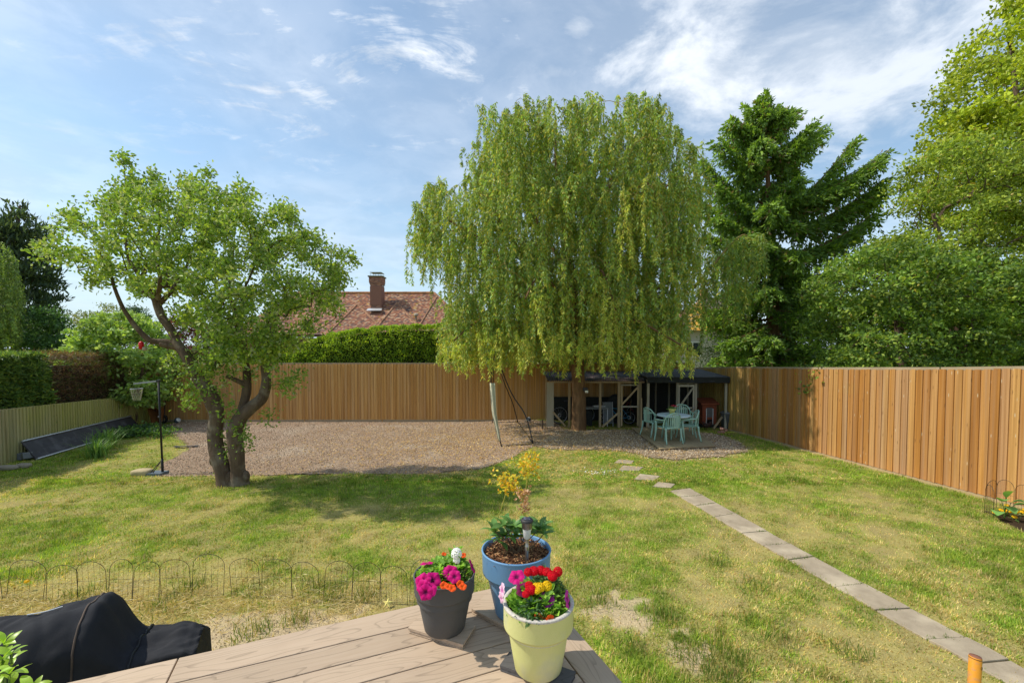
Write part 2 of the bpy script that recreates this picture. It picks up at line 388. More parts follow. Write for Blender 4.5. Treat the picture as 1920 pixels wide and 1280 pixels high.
def fence_mat(name, cols, algae=None, az=(0, 1), axis=1, knots=True, greys=.25, val=1.0):
    """softwood boards: a tone per board, long grain, knots, algae by place"""
    m = bpy.data.materials.new(name); m.use_nodes = True
    ns, ls = m.node_tree.nodes, m.node_tree.links; ns.clear()
    out = ns.new('ShaderNodeOutputMaterial'); b = ns.new('ShaderNodeBsdfPrincipled'); b.inputs['Roughness'].default_value = .8; b.inputs['Specular IOR Level'].default_value = .2
    co = ns.new('ShaderNodeTexCoord').outputs['Object']; oi = ns.new('ShaderNodeObjectInfo').outputs['Random']
    def math_(op, a, bb=None, cl=False):
        n = ns.new('ShaderNodeMath'); n.operation = op; n.use_clamp = cl
        for i, v in enumerate((a, bb)):
            if v is None: continue
            if isinstance(v, (int, float)): n.inputs[i].default_value = v
            else: ls.new(v, n.inputs[i])
        return n.outputs[0]
    def mix(f, a, bb, mode='MIX'):
        n = ns.new('ShaderNodeMixRGB'); n.blend_type = mode
        for i, v in enumerate((f, a, bb)):
            if isinstance(v, (int, float)): n.inputs[i].default_value = v
            elif isinstance(v, tuple): n.inputs[i].default_value = (*v, 1)
            else: ls.new(v, n.inputs[i])
        return n.outputs[0]
    def nz(scale, stretch, det=4, rg=.6):
        mp = ns.new('ShaderNodeMapping'); ls.new(co, mp.inputs[0]); mp.inputs['Scale'].default_value = stretch
        sc = ns.new('ShaderNodeVectorMath'); sc.operation = 'SCALE'; sc.inputs[0].default_value = (370, 210, 190); ls.new(oi, sc.inputs['Scale']); ls.new(sc.outputs[0], mp.inputs['Location'])
        n = ns.new('ShaderNodeTexNoise'); n.inputs['Scale'].default_value = scale; n.inputs['Detail'].default_value = det; n.inputs['Roughness'].default_value = rg
        ls.new(mp.outputs[0], n.inputs['Vector']); return n.outputs['Fac']
    def rng(v, a, bb, lo=0., hi=1.):
        n = ns.new('ShaderNodeMapRange'); ls.new(v, n.inputs[0])
        for i, q in enumerate((a, bb, lo, hi)): n.inputs[i+1].default_value = q
        return n.outputs[0]
    ra = ns.new('ShaderNodeValToRGB'); ls.new(oi, ra.inputs[0]); el = ra.color_ramp.elements
    while len(el) > 1: el.remove(el[0])
    el[0].position = 0; el[0].color = (*cols[0], 1)
    for i, c in enumerate(cols[1:]): e = el.new((i+1)/(len(cols)-1)); e.color = (*c, 1)
    col = ra.outputs[0]
    g = nz(1, (26, 26, .9)); col = mix(rng(g, .3, .7, 0, .75), mix(1.0, col, (.62, .55, .47), 'MULTIPLY'), mix(1.0, col, (1.25, 1.25, 1.22), 'MULTIPLY'))
    g2 = nz(1, (8, 8, .35), 3); col = mix(rng(g2, .45, .75, 0, greys), col, (.36*val, .31*val, .27*val))
    if knots:
        mp = ns.new('ShaderNodeMapping'); ls.new(co, mp.inputs[0]); mp.inputs['Scale'].default_value = (7, 7, 3.2)
        sc = ns.new('ShaderNodeVectorMath'); sc.operation = 'SCALE'; sc.inputs[0].default_value = (70, 0, 90); ls.new(oi, sc.inputs['Scale']); ls.new(sc.outputs[0], mp.inputs['Location'])
        v = ns.new('ShaderNodeTexVoronoi'); v.inputs['Scale'].default_value = 1.6; ls.new(mp.outputs[0], v.inputs['Vector'])
        col = mix(rng(v.outputs['Distance'], .13, .04, 0, .9), col, (.17*val, .08*val, .03*val))
        mp2 = ns.new('ShaderNodeMapping'); ls.new(mp.outputs[0], mp2.inputs[0]); mp2.inputs['Location'].default_value = (4.4, 9.1, 3.3)
        v2 = ns.new('ShaderNodeTexVoronoi'); v2.inputs['Scale'].default_value = 1.5; ls.new(mp2.outputs[0], v2.inputs['Vector'])
        col = mix(rng(v2.outputs['Distance'], .10, .04, 0, .9), col, (.62*val, .50*val, .34*val))
    if algae:
        ge = ns.new('ShaderNodeNewGeometry').outputs['Position']; sp = ns.new('ShaderNodeSeparateXYZ'); ls.new(ge, sp.inputs[0])
        n = ns.new('ShaderNodeTexNoise'); n.inputs['Scale'].default_value = .9; n.inputs['Detail'].default_value = 4; ls.new(ge, n.inputs['Vector'])
        f = math_('ADD', rng(sp.outputs[axis], az[0], az[1]), math_('MULTIPLY', math_('SUBTRACT', n.outputs['Fac'], .5), 1.4))
        col = mix(math_('MULTIPLY', rng(f, .2, .95, 0, .8), rng(nz(1, (30, 30, .8), 3), .3, .7, .35, 1.)), col, algae)
    ls.new(col, b.inputs['Base Color'])
    bn = ns.new('ShaderNodeBump'); bn.inputs['Strength'].default_value = .35; bn.inputs['Distance'].default_value = .004; ls.new(nz(1, (60, 60, 2)), bn.inputs['Height']); ls.new(bn.outputs[0], b.inputs['Normal'])
    ls.new(b.outputs[0], out.inputs[0]); return m
def decking_mat(name, a, bcol, rg=.75):
    m = bpy.data.materials.new(name); m.use_nodes = True
    ns, ls = m.node_tree.nodes, m.node_tree.links; ns.clear()
    out = ns.new('ShaderNodeOutputMaterial'); b = ns.new('ShaderNodeBsdfPrincipled'); b.inputs['Roughness'].default_value = rg; b.inputs['Specular IOR Level'].default_value = .25
    co = ns.new('ShaderNodeTexCoord').outputs['Object']; oi = ns.new('ShaderNodeObjectInfo').outputs['Random']
    sc = ns.new('ShaderNodeVectorMath'); sc.operation = 'SCALE'; sc.inputs[0].default_value = (31, 17, 3); ls.new(oi, sc.inputs['Scale'])
    def mapped(s):
        mp = ns.new('ShaderNodeMapping'); ls.new(co, mp.inputs[0]); mp.inputs['Scale'].default_value = s; ls.new(sc.outputs[0], mp.inputs['Location']); return mp.outputs[0]
    n0 = ns.new('ShaderNodeTexNoise'); n0.inputs['Scale'].default_value = 1; n0.inputs['Detail'].default_value = 2; ls.new(mapped((1.1, 7, 7)), n0.inputs['Vector'])
    # growth rings: contour bands of a smooth field, stretched along the board
    mm = ns.new('ShaderNodeMath'); mm.operation = 'MULTIPLY'; mm.inputs[1].default_value = 15; ls.new(n0.outputs['Fac'], mm.inputs[0])
    fr = ns.new('ShaderNodeMath'); fr.operation = 'FRACT'; ls.new(mm.outputs[0], fr.inputs[0])
    n1 = ns.new('ShaderNodeTexNoise'); n1.inputs['Scale'].default_value = 1; n1.inputs['Detail'].default_value = 5; ls.new(mapped((5, 120, 120)), n1.inputs['Vector'])
    def rng(v, p, q, lo=0., hi=1.):
        n = ns.new('ShaderNodeMapRange'); ls.new(v, n.inputs[0])
        for i, t in enumerate((p, q, lo, hi)): n.inputs[i+1].default_value = t
        return n.outputs[0]
    def mix(f, p, q):
        n = ns.new('ShaderNodeMixRGB')
        for i, v in enumerate((f, p, q)):
            if isinstance(v, tuple): n.inputs[i].default_value = (*v, 1)
            else: ls.new(v, n.inputs[i])
        return n.outputs[0]
    c = mix(rng(n1.outputs['Fac'], .3, .7, 0, .45), a, bcol)
    c = mix(rng(fr.outputs[0], .0, .22, .55, 0), c, tuple(x*.42 for x in a))
    n2 = ns.new('ShaderNodeTexNoise'); n2.inputs['Scale'].default_value = 3; n2.inputs['Detail'].default_value = 4; ls.new(co, n2.inputs['Vector'])
    c = mix(rng(n2.outputs['Fac'], .45, .7, 0, .25), c, tuple(x*.72 for x in a))
    hv = ns.new('ShaderNodeHueSaturation'); ls.new(rng(oi, 0, 1, .9, 1.1), hv.inputs['Value']); ls.new(c, hv.inputs['Color'])
    ls.new(hv.outputs[0], b.inputs['Base Color'])
    bn = ns.new('ShaderNodeBump'); bn.inputs['Strength'].default_value = .3; bn.inputs['Distance'].default_value = .002; ls.new(n1.outputs['Fac'], bn.inputs['Height']); ls.new(bn.outputs[0], b.inputs['Normal'])
    ls.new(b.outputs[0], out.inputs[0]); return m
LEAF = mat('leaf', (1, 1, 1), attr=True, rough=.5, transl=.36, spec=.35)
GRASS = mat('grass', (1, 1, 1), attr=True, rough=.6, transl=.35, spec=.2)
TINTED = mat('tinted', (1, 1, 1), attr=True, rough=.85, c2=None)
BARK = mat('bark', (.17, .115, .075), (.07, .045, .03), 9, .9, .9, 22, (1, 1, .35), c3=(.22, .18, .13), s3=3, bdist=.03)
WBARK = mat('willow_bark', (.26, .15, .07), (.11, .06, .028), 9, .9, 1.0, 16, (1, 1, .25), bdist=.04)
TWIG = mat('twig', (.14, .10, .06), (.08, .055, .035), 8, .85)
YTWIG = mat('yellow_twig', (.33, .24, .06), (.22, .17, .05), 4, .7)
GREYMETAL = mat('grey_metal', (.30, .31, .32), rough=.45, metal=.6)
ALU = mat('aluminium', (.62, .63, .64), (.5, .5, .5), 5, rough=.4, metal=.5)
BLACKM = mat('black_metal', (.018, .019, .020), rough=.45)
DARKWIRE = mat('dark_wire', (.020, .022, .018), rough=.5)
BLACKP = mat('black_plastic', (.03, .03, .032), (.05, .05, .05), 8, rough=.5)
CONC = mat('concrete', (.42, .345, .245), (.29, .235, .165), 7, .9, .5, 80, c3=(.50, .42, .30), s3=2, world=True)
STONE = mat('stone', (.42, .36, .27), (.27, .23, .18), 8, .9, .6, 30)
SOIL = mat('soil', (.05, .032, .02), (.09, .06, .035), 20, .95, .8, 60)
# ------------------------------------------------------------------ the ground
def gp(pts, off=0.): q = G([p[0] for p in pts], [p[1] for p in pts], off); return [(a[0], a[1]) for a in q]
POLY_G = gp([(290, 893), (420, 892), (560, 889), (700, 889), (820, 887), (900, 880), (955, 862), (985, 846), (1000, 838), (1040, 832), (1060, 808), (1040, 789), (900, 788), (600, 788), (345, 790), (310, 797), (322, 815), (345, 828), (350, 842), (330, 858), (300, 872)])
POLY_P = gp([(1000, 838), (1030, 843), (1095, 843), (1150, 845), (1195, 852), (1222, 860), (1262, 863), (1310, 861), (1365, 855), (1402, 846), (1392, 833), (1366, 821), (1345, 814), (1300, 810), (1190, 806), (1120, 806), (1060, 805), (1030, 812)])
POLY_S = [gp(q) for q in ([(1125, 1112), (1165, 1105), (1205, 1135), (1240, 1165), (1225, 1190), (1180, 1175), (1140, 1185), (1115, 1150)],
                          [(1250, 1195), (1290, 1190), (1320, 1215), (1355, 1240), (1335, 1262), (1300, 1262), (1285, 1230), (1255, 1215)],
                          [(330, 1200), (380, 1160), (460, 1142), (520, 1150), (560, 1132), (640, 1134), (690, 1146), (560, 1225), (330, 1280), (320, 1230)],
                          [(1380, 1290), (1440, 1265), (1470, 1285), (1460, 1320)])]
POLY_BED = gp([(1850, 962), (1880, 958), (1925, 968), (2010, 1000), (2010, 1030), (1925, 1000), (1880, 978)])
def masks(x, y):
    wx = x+.22*(fbm(x, y, 3.1, 21)-.5)+.10*(fbm(x, y, 13, 22, 2)-.5); wy = y+.30*(fbm(x, y, 2.7, 24)-.5)+.12*(fbm(x, y, 11, 26, 2)-.5)
    g = inpoly(wx, wy, POLY_G); p = inpoly(wx, wy, POLY_P)
    s = np.zeros(np.shape(x), bool); w2 = .5*(fbm(x, y, 6, 31)-.5)+.3*(fbm(x, y, 17, 33, 2)-.5)
    for q in POLY_S: s |= inpoly(wx+w2, wy+w2, q)
    return g, p, s, inpoly(wx, wy, POLY_BED)
def axis(lo, hi, step, far):
    a = np.arange(lo, hi+step/2, step); e = [hi+step*1.6**i*4 for i in range(1, 30)]; e = [v for v in e if v < far]+[far]
    f = [lo-step*1.6**i*4 for i in range(1, 30)]; f = [v for v in f if v > -far][::-1]
    return np.concatenate([[-far], f, a, e])
gx, gy = axis(-15.5, 10.5, .10, 600), axis(-1, 18.4, .10, 600)
X, Y = np.meshgrid(gx, gy, indexing='ij'); Z = terr(X, Y)
mg, mpk, msd, mbed = masks(X, Y)
sd = sstep(.55, .75, fbm(X, Y, 1.9, 41))*.5
GREEN, STRAW, DIRT, SAND = (np.array(v) for v in ((.20, .29, .03), (.44, .37, .13), (.27, .22, .10), (.52, .40, .25)))
def dryness_shade(x, y):
    d = .29+1.5*(fbm(x, y, .8, 51)-.5)+1.5*(fbm(x, y, 3.4, 53)-.5)+.25*sstep(9, 4, y)
    d = d-.55*sstep(1.0, 0, np.hypot((x+2.2)/3.2, (y-8.3)/1.0))       # apple tree's shade put into the lawn colour: a greener, darker ellipse
    d = d+.25*sstep(5.2, 4.4, y)*sstep(-.5, -1.5, x)
    return np.clip(d, 0, 1)
dd = dryness_shade(X, Y)[..., None]
col = GREEN*(1-dd)+STRAW*dd; col = col*(1-.25*fbm(X, Y, 9, 61)[..., None])
ds = sstep(.40, .75, fbm(X, Y, 6, 66))[..., None]; col = col*(1-.6*ds)+DIRT*.6*ds
fd2 = np.abs((X-7.15)*(-14.2)-(Y-17.2)*2.13)/14.36; strip = (sstep(.34, .12, fd2+.18*(fbm(X, Y, 4, 68)-.5))*.8*(Y < 15.5))[..., None]; col = col*(1-strip)+np.array([.46, .34, .20])*strip
sf = msd[..., None]*(.70+.30*fbm(X, Y, 8, 63)[..., None]); col = col*(1-sf)+SAND*(.75+.5*fbm(X, Y, 11, 63)[..., None])*sf
col = np.where((mg | mpk)[..., None], DIRT, col); col = np.where(mbed[..., None], np.array([.05, .033, .02]), col)
nu, nv = X.shape; i, j = np.meshgrid(np.arange(nu-1), np.arange(nv-1), indexing='ij'); a = (i*nv+j).ravel()
GROUND = mat('ground', (1, 1, 1), attr=True, rough=.95, bump=.8, bscale=28, world=True, spec=.1, bdist=.03)
o = nmesh('lawn_ground', np.stack([X, Y, Z], -1), np.stack([a, a+nv, a+nv+1, a+1], 1), GROUND, col=np.clip(col.reshape(-1, 3), 0, 1), smooth=True)
tag(o, kind='structure')
def sheet(name, m, which, off, xr, yr, step=.058, colf=None):
    x, y = np.meshgrid(np.arange(*xr, step), np.arange(*yr, step), indexing='ij')
    mk = masks(x, y)[which]; z = terr(x, y)+off
    nv = x.shape[1]; i, j = np.meshgrid(np.arange(x.shape[0]-1), np.arange(nv-1), indexing='ij')
    k = mk[:-1, :-1] & mk[1:, :-1] & mk[1:, 1:] & mk[:-1, 1:]
    a = (i*nv+j)[k]; F = np.stack([a, a+nv, a+nv+1, a+1], 1); u, inv = np.unique(F, return_inverse=True)
    V = np.stack([x, y, z], -1).reshape(-1, 3)[u]; o = nmesh(name, V, inv.reshape(-1, 4), m, smooth=True)
    return tag(o, kind='structure')
GRAV = mat('gravel_brown', (.44, .305, .205), (.26, .175, .115), 45, .95, 1., 55, world=True, c3=(.44, .34, .25), s3=.7, bdist=.03, detail=8)
GRAVP = mat('gravel_pale', (.42, .32, .21), (.20, .145, .09), 45, .95, 1., 55, world=True, c3=(.32, .24, .16), s3=.8, bdist=.03, detail=8)
sheet('gravel_yard', GRAV, 0, .013, (-14, 2), (8.5, 17.6)); sheet('shingle_patio', GRAVP, 1, .017, (0, 9), (10, 17.6))
def pebbles(name, n, which, xr, yr, s0, s1, cols, label, off=.02):
    x, y = RNG.uniform(*xr, n), RNG.uniform(*yr, n); jx, jy = RNG.normal(size=n)*.10, RNG.normal(size=n)*.10; k = masks(x+jx, y+jy)[which]; x, y = x[k], y[k]; n = len(x)
    s = RNG.uniform(s0, s1, n)*(1+.4*(RNG.random(n) > .95)); a = RNG.uniform(0, 2*pi, n)
    z = terr(x, y)+np.where(masks(x, y)[which], off, .004); b = np.stack([x, y, z], 1); V = []
    for t in range(3): V.append(b+np.stack([np.cos(a+t*2.09), np.sin(a+t*2.09), 0*a-.3], 1)*s[:, None])
    V.append(b+np.stack([0*s, 0*s, s*.75], 1)+RNG.normal(size=(n, 3))*s[:, None]*.25)
    V = np.stack(V, 1).reshape(-1, 3); q = np.arange(n)*4
    F = np.concatenate([np.stack([q, q+1, q+3], 1), np.stack([q+1, q+2, q+3], 1), np.stack([q+2, q, q+3], 1)])
    o = nmesh(name, V, F, TINTED, col=np.repeat(palette(n, cols), 4, 0)); tag(o, label, 'gravel', kind='stuff')
pebbles('gravel_stones', 58000, 0, (-14, 2), (8.8, 17.3), .008, .019, [(.42, .30, .20), (.50, .37, .26), (.30, .21, .14), (.58, .47, .35)], 'brown gravel stones scattered over the bare yard')
pebbles('shingle_stones', 48000, 1, (0, 9), (10, 17.3), .009, .021, [(.50, .39, .26), (.36, .26, .16), (.24, .17, .11), (.62, .52, .38)], 'pale beige shingle stones round the timber platform', .026)
pebbles('soil_crumbs', 40000, 2, (-5, 4), (2, 6), .003, .012, [(.50, .39, .25), (.45, .34, .21), (.55, .45, .30)], 'sandy soil crumbs on the bare patches of lawn', .002)
# fallen willow leaves
n = 17000; x, y = RNG.normal(-.2, 3.4, n), RNG.normal(13.2, 2.4, n); k = (y < 17.1) & (y > 8.6) & (x < 7) & (x > -7); x, y = x[k], y[k]; n = len(x)
Pt = np.stack([x, y, terr(x, y)+.035], 1); D = np.concatenate([RNG.normal(size=(n, 2)), RNG.normal(size=(n, 1))*.2], 1)
o = foliage('fallen_leaves', Pt, D, RNG.uniform(.04, .08, n), .018, [(.62, .38, .08), (.55, .30, .07), (.70, .50, .18), (.40, .24, .08)], TINTED, None, nrm=np.tile([[0, 0, 3.]], (n, 1)))
tag(o, 'yellow fallen willow leaves strewn over gravel and grass', 'leaves', kind='stuff')
# ------------------------------------------------------------------ fences
def board_mesh(name, w, h, t, m, thin=None):
    """feather-edged board standing on z=0, thick edge on the right, seen from -y"""
    thin = thin or t*.4
    V = [(-w/2, 0, 0), (w/2, 0, 0), (w/2, -t, 0), (-w/2, -thin, 0), (-w/2, 0, h), (w/2, 0, h), (w/2, -t, h), (-w/2, -thin, h)]
    F = [(0, 1, 2, 3), (4, 7, 6, 5), (3, 2, 6, 7), (1, 5, 6, 2), (0, 3, 7, 4), (0, 4, 5, 1)]
    me = bpy.data.meshes.new(name); me.from_pydata(V, [], F); me.materials.append(m); return me
def fence(name, label, A, B, pitch, bw, bh, t, m, mcap, bottom, top, gravelh=.15, capw=.06, capt=.025, postm=None, jit=.004, cat='fence', flip=False):
    """A, B ground ends (x, y); boards seen from the garden; bottom/top z functions of arc fraction"""
    A, B = np.array(A), np.array(B); L = np.linalg.norm(B-A); d = (B-A)/L; ang = math.atan2(d[1], d[0])
    z0 = float(min(bottom(0), bottom(1)))
    root = thing(name, label, cat, (A[0], A[1], z0)); n = int(L/pitch)
    me = board_mesh('board', bw, 1.0, t, m, t*.4)
    for i in range(n):
        f = (i+.5)/n; p = A+d*L*f; zb, zt = bottom(f)+gravelh, top(f)
        o = bpy.data.objects.new('board', me); C.objects.link(o); o.parent = root
        o.location = (p[0]-A[0], p[1]-A[1], zb-z0); o.rotation_euler = (0, random.gauss(0, .0015), ang)
        o.scale = ((-1 if flip else 1)*(1+random.gauss(0, .02)), 1+random.random()*.25, zt-zb+random.gauss(0, jit))
    ns_ = max(1, round(L/3.0)); nrm = np.array([d[1], -d[0]])      # towards the garden
    for i in range(ns_):
        f0, f1 = i/ns_+.001, (i+1)/ns_-.001; p, q = A+d*L*f0, A+d*L*f1
        b = MB(); off = -nrm*.02
        b.bar((*(p+nrm*.004), bottom(f0)+gravelh/2-.066), (*(q+nrm*.004), bottom(f1)+gravelh/2-.066), .03, gravelh+.12, up=(0, 0, 1)) if False else b.bar((*(p+nrm*.004), bottom(f0)+gravelh/2-.066), (*(q+nrm*.004), bottom(f1)+gravelh/2-.066), gravelh+.12, .03, up=(nrm[0], nrm[1], 0))
        o = b.build('gravel_board', mcap, root)
        b = MB().bar((*(p+nrm*.006), top(f0)+capt/2+.002), (*(q+nrm*.006), top(f1)+capt/2+.002), capt, capw, up=(0, 0, 1)); b.build('cap_rail', mcap, root)
        b = MB().box((*(p-nrm*.075), (bottom(f0)+top(f0))/2-.02), (.09, .09, top(f0)-bottom(f0)), col=None); b.build('post', m, root)
    return root
F_R = fence_mat('cedar_boards', [(.54, .26, .07), (.44, .20, .05), (.61, .34, .12), (.50, .28, .13), (.57, .28, .07), (.38, .17, .045), (.60, .34, .12), (.47, .29, .16), (.52, .24, .05)], algae=(.36, .33, .07), az=(12.5, 16.5), greys=.30)
F_B = fence_mat('back_boards', [(.62, .36, .12), (.54, .30, .10), (.68, .42, .16), (.58, .33, .11)], knots=False, greys=.3)
F_L = fence_mat('left_boards', [(.62, .56, .36), (.50, .46, .28), (.68, .62, .42), (.44, .42, .26)], algae=(.40, .42, .05), az=(9.0, 13.0), knots=False, greys=.3)
CAPM = mat('cap_wood', (.42, .33, .22), (.30, .23, .15), 6, .85, stretch=(.5, .5, 1))
fl = lambda a, b: (lambda f: a*(1-f)+b*f)
BL, BR = (-14.3, 17.35), (7.15, 17.35)
tb = float(terr(-3, 17.3))
fence('back_fence', 'tall tan close-board fence across the back of the garden', BL, BR, .128, .135, 2, .024, F_B, CAPM, lambda f: tb, lambda f: P(700, 682, 17.35)[2], gravelh=.10)
a, b_ = P(1338, 687, 16.2), P(1920, 714.5, 7.37)
R0, R1 = np.array([7.15, 17.2]), np.array([9.25, 3.4]); R1 = np.array([8.52, 7.37])+(np.array([8.52, 7.37])-np.array([7.3, 14.4]))*.62
zr = lambda f: float(terr(*(R0+(R1-R0)*f)))
fence('cedar_fence', 'tall orange-brown cedar board fence running down the right side', R0, R1, .140, .150, 2, .030, F_R, CAPM, lambda f: zr(f)-.02, lambda f: float(2.6-.0492*(R0+(R1-R0)*f)[1])+.02*math.sin(9*f), gravelh=.035)
L1 = G(0, 872)[:2]; L0v = np.array([-14.2, 17.3]); Lend = L1+(L1-L0v)*.75
tl = lambda f: np.interp(f, [0, .5714, 1], [1.80, 1.22, 1.05])
zl0 = float(terr(*L1))
fn = lambda f: float(P(0, 769, L1[1])[2])*(1 if 0 else 1)
# far end of the left fence shows its top at y 741, the near one at y 769
ztf, ztn = float(P(270, 741, 16.6)[2]), float(P(0, 769, L1[1])[2])
slope_ = (ztn-ztf)/(16.6-L1[1])
fence('mossy_fence', 'low weathered board fence with green algae along the left side', Lend, L0v, .108, .100, 1.2, .034, F_L, F_L, lambda f: float(terr(*(Lend+(L0v-Lend)*f)))-.03, lambda f: float(ztf+(16.6-(Lend+(L0v-Lend)*f)[1])*slope_), gravelh=.04, capw=.012, capt=.012, flip=True)
# ------------------------------------------------------------------ the deck
DZ = 1.2
WPC = decking_mat('composite_decking', (.46, .342, .24), (.55, .43, .315)); WPCG = decking_mat('grey_decking', (.10, .095, .095), (.15, .145, .145))
def dk(x, y, z=DZ): return plane(x, y, z)
U1 = dk(467, 1203); U0 = dk(120, 1280); ua = math.atan2(U1[1]-U0[1], U1[0]-U0[0])
U = np.array([math.cos(ua), math.sin(ua)]); Vv = np.array([math.sin(ua), -math.cos(ua)])   # along the boards, towards the house
Rp = dk(1168, 1280)[:2]; corner = U0[:2]+U*((Rp-U0[:2])@U)
deck = thing('deck', 'raised composite timber deck at the front with wood-grain boards', 'deck', (corner[0], corner[1], 0))
def deck_board(s0, s1, t0, t1, m=WPC, along=True, name='deck_board', par=deck):
    """s along U from the corner, t towards the house"""
    c = corner+U*(s0+s1)/2+Vv*(t0+t1)/2; lx, ly = abs(s1-s0), abs(t1-t0)
    mb = MB().box((0, 0, 0), (lx, ly, .024) if along else (ly, lx, .024)); o = mb.build(name, m, None, world=False, bevel=.003)
    o.parent = par; o.location = (c[0]-corner[0], c[1]-corner[1], DZ-.012); o.rotation_euler = (0, 0, ua if along else ua+pi/2); return o
BW = .1425; GP = .006
deck_board(-BW, 0, 0, 2.6, along=False)                     # border board down the right edge
joints = {0: [-2.02], 2: [-1.6], 4: [-2.3]}
W0 = .172
for r in range(13):
    t0 = 0 if r == 0 else W0+GP+(r-1)*(BW+GP); t1 = W0 if r == 0 else t0+BW
    s = -BW-GP; cuts = joints.get(r, [])
    jx = None
    if r == 0:
        q = dk(326, 1250)[:2]-corner; cuts = [float(q@U)]
    for c_ in cuts+[-5.2]:
        deck_board(c_+GP/2, s, t0, t1); s = c_-GP/2
fas = MB(); q0, q1 = corner+U*-5.2, corner; fas.bar((*(q0+Vv*.02), DZ-.11), (*(q1-U*.012+Vv*.02), DZ-.11), .15, .022); fas.build('fascia', WPC, deck)
q2 = corner+Vv*2.6; MB().bar((*(q1-U*.02+Vv*.035), DZ-.11), (*(q2-U*.02), DZ-.11), .15, .022).build('fascia', WPC, deck)
for s in (-.12, -1.6, -3.2, -4.8):
    for t in (.12, 1.6):
        p = corner+U*s+Vv*t; MB().box((p[0], p[1], (DZ-.05)/2), (.09, .09, DZ-.05)).build('post', CAPM, deck)
for k_ in range(4):
    t = .3+k_*.6; MB().bar((*(corner+U*-5.1+Vv*t), DZ-.1), (*(corner-U*.05+Vv*t), DZ-.1), .14, .045).build('joist', CAPM, deck)
# ------------------------------------------------------------------ grass
PATH_L = gp([(1256, 921), (1500, 1064), (1740, 1202), (1905, 1292)]); PATH_R = gp([(1290, 915), (1500, 1031), (1690, 1133), (1920, 1254)])
pathpoly = PATH_L+PATH_R[::-1]
STEPS = [gp(q, .0) for q in ([(1152, 868), (1160, 862), (1189, 864), (1184, 870)], [(1160, 882), (1168, 873), (1206, 876), (1198, 883)],
                             [(1189, 899), (1200, 889), (1237, 893), (1228, 901)], [(1223, 913), (1234, 904), (1266, 908), (1258, 915)])]
def grass(name, n, xr, yr, h, w, seed, label):
    y = yr[0]+(yr[1]-yr[0])*RNG.random(n)**1.25; half = np.minimum(1.25*y+.6, 14); x = RNG.uniform(-1, 1, n)*half
    k = (x > xr[0]) & (x < xr[1]); x, y = x[k], y[k]
    g, p, s, bed = masks(x, y); g, p, _, _ = masks(x+RNG.normal(size=len(x))*.07, y+RNG.normal(size=len(x))*.07)
    k = ~(g | p | bed) & (RNG.random(len(x)) > s*.93) & ~(inpoly(x, y, pathpoly) & (pdist(x, y, pathpoly) > .015+.05*vn(x, y, 7, 44)))
    for st in STEPS: k &= ~inpoly(x, y, st)
    rx = (x-R0[0])*(R1-R0)[1]-(y-R0[1])*(R1-R0)[0]                  # keep inside the right fence
    k &= rx*np.sign((0-R0[0])*(R1-R0)[1]-(5-R0[1])*(R1-R0)[0]) > 0
    k &= (np.abs((x-7.15)*(-14.2)-(y-17.2)*2.13)/14.36 > .10+.25*vn(x, y, 3, 69)) | (y > 15.5); k &= y < 17.2; k &= ~((y > 15.25) & (x > 1.2))
    dl = (x-Lend[0])*(L0v-Lend)[1]-(y-Lend[1])*(L0v-Lend)[0]; k &= dl > .05
    dr = dryness_shade(x, y); k &= RNG.random(len(x)) > .35*sstep(.5, .9, dr)
    x, y, dr = x[k], y[k], dr[k]; n = len(x)
    tuft = sstep(.52, .8, fbm(x, y, 2.6, 71))
    near_deck = sstep(.9, .1, np.abs((x-corner[0])*Vv[1]*-1+(y-corner[1])*Vv[0])) if False else 0
    H = h*RNG.uniform(.5, 1.15, n)*(1-.45*dr)*(1+.9*tuft); Wd = w*RNG.uniform(.7, 1.4, n)
    az = RNG.uniform(0, 2*pi, n); lean = RNG.uniform(.1, 1.3, n)+.35*dr
    b = np.stack([x, y, terr(x, y)-.004], 1); sd_ = np.stack([-np.sin(az), np.cos(az), 0*az], 1)*Wd[:, None]*.5
    tip = b+np.stack([np.cos(az)*np.sin(lean), np.sin(az)*np.sin(lean), np.cos(lean)], 1)*H[:, None]
    V = np.stack([b-sd_, b+sd_, tip], 1).reshape(-1, 3); F = np.arange(n*3).reshape(-1, 3)
    gcol = palette(n, [(.23, .35, .038), (.29, .39, .045), (.17, .29, .038), (.36, .42, .06)])
    scol = palette(n, [(.56, .44, .16), (.66, .54, .25), (.48, .33, .12), (.52, .46, .14)])
    mixf = (RNG.random(n) < np.clip(.04+dr*.92+.5*(vn(x, y, 13, 79)-.5), 0, .93))[:, None]; c = np.where(mixf, scol, gcol*(1-.12*tuft[:, None]))
    c = c*((.80+.4*vn(x, y, 1.4, 77))*(.62+.76*vn(x, y, 9, 78)))[:, None]
    o = nmesh(name, V, F, GRASS, col=np.repeat(np.clip(c, 0, 1), 3, 0)); tag(o, label, 'grass', kind='stuff')
grass('lawn_grass', 520000, (-13, 9.4), (2.0, 9.0), .058, .0085, 1, 'short sun-dried lawn grass with green and straw patches')
grass('distant_lawn_grass', 240000, (-15, 9.4), (8.6, 17.2), .055, .015, 2, 'thinner patchy lawn grass towards the back fence')
def tall_grass(name, n, pts, spread, h, label, cols):
    c = np.array(pts)[RNG.integers(0, len(pts), n)]; x, y = c[:, 0]+RNG.normal(size=n)*spread, c[:, 1]+RNG.normal(size=n)*spread
    cl = RNG.random(n) < .0
    az = RNG.uniform(0, 2*pi, n); lean = np.abs(RNG.normal(size=n))*.45; H = h*RNG.uniform(.4, 1.1, n)
    b = np.stack([x, y, terr(x, y)-.01], 1); d = np.stack([np.cos(az)*np.sin(lean), np.sin(az)*np.sin(lean), np.cos(lean)], 1)
    o = foliage(name, b, d, H, .007, cols, GRASS, None, fold=.05); return tag(o, label, 'grass', kind='stuff')
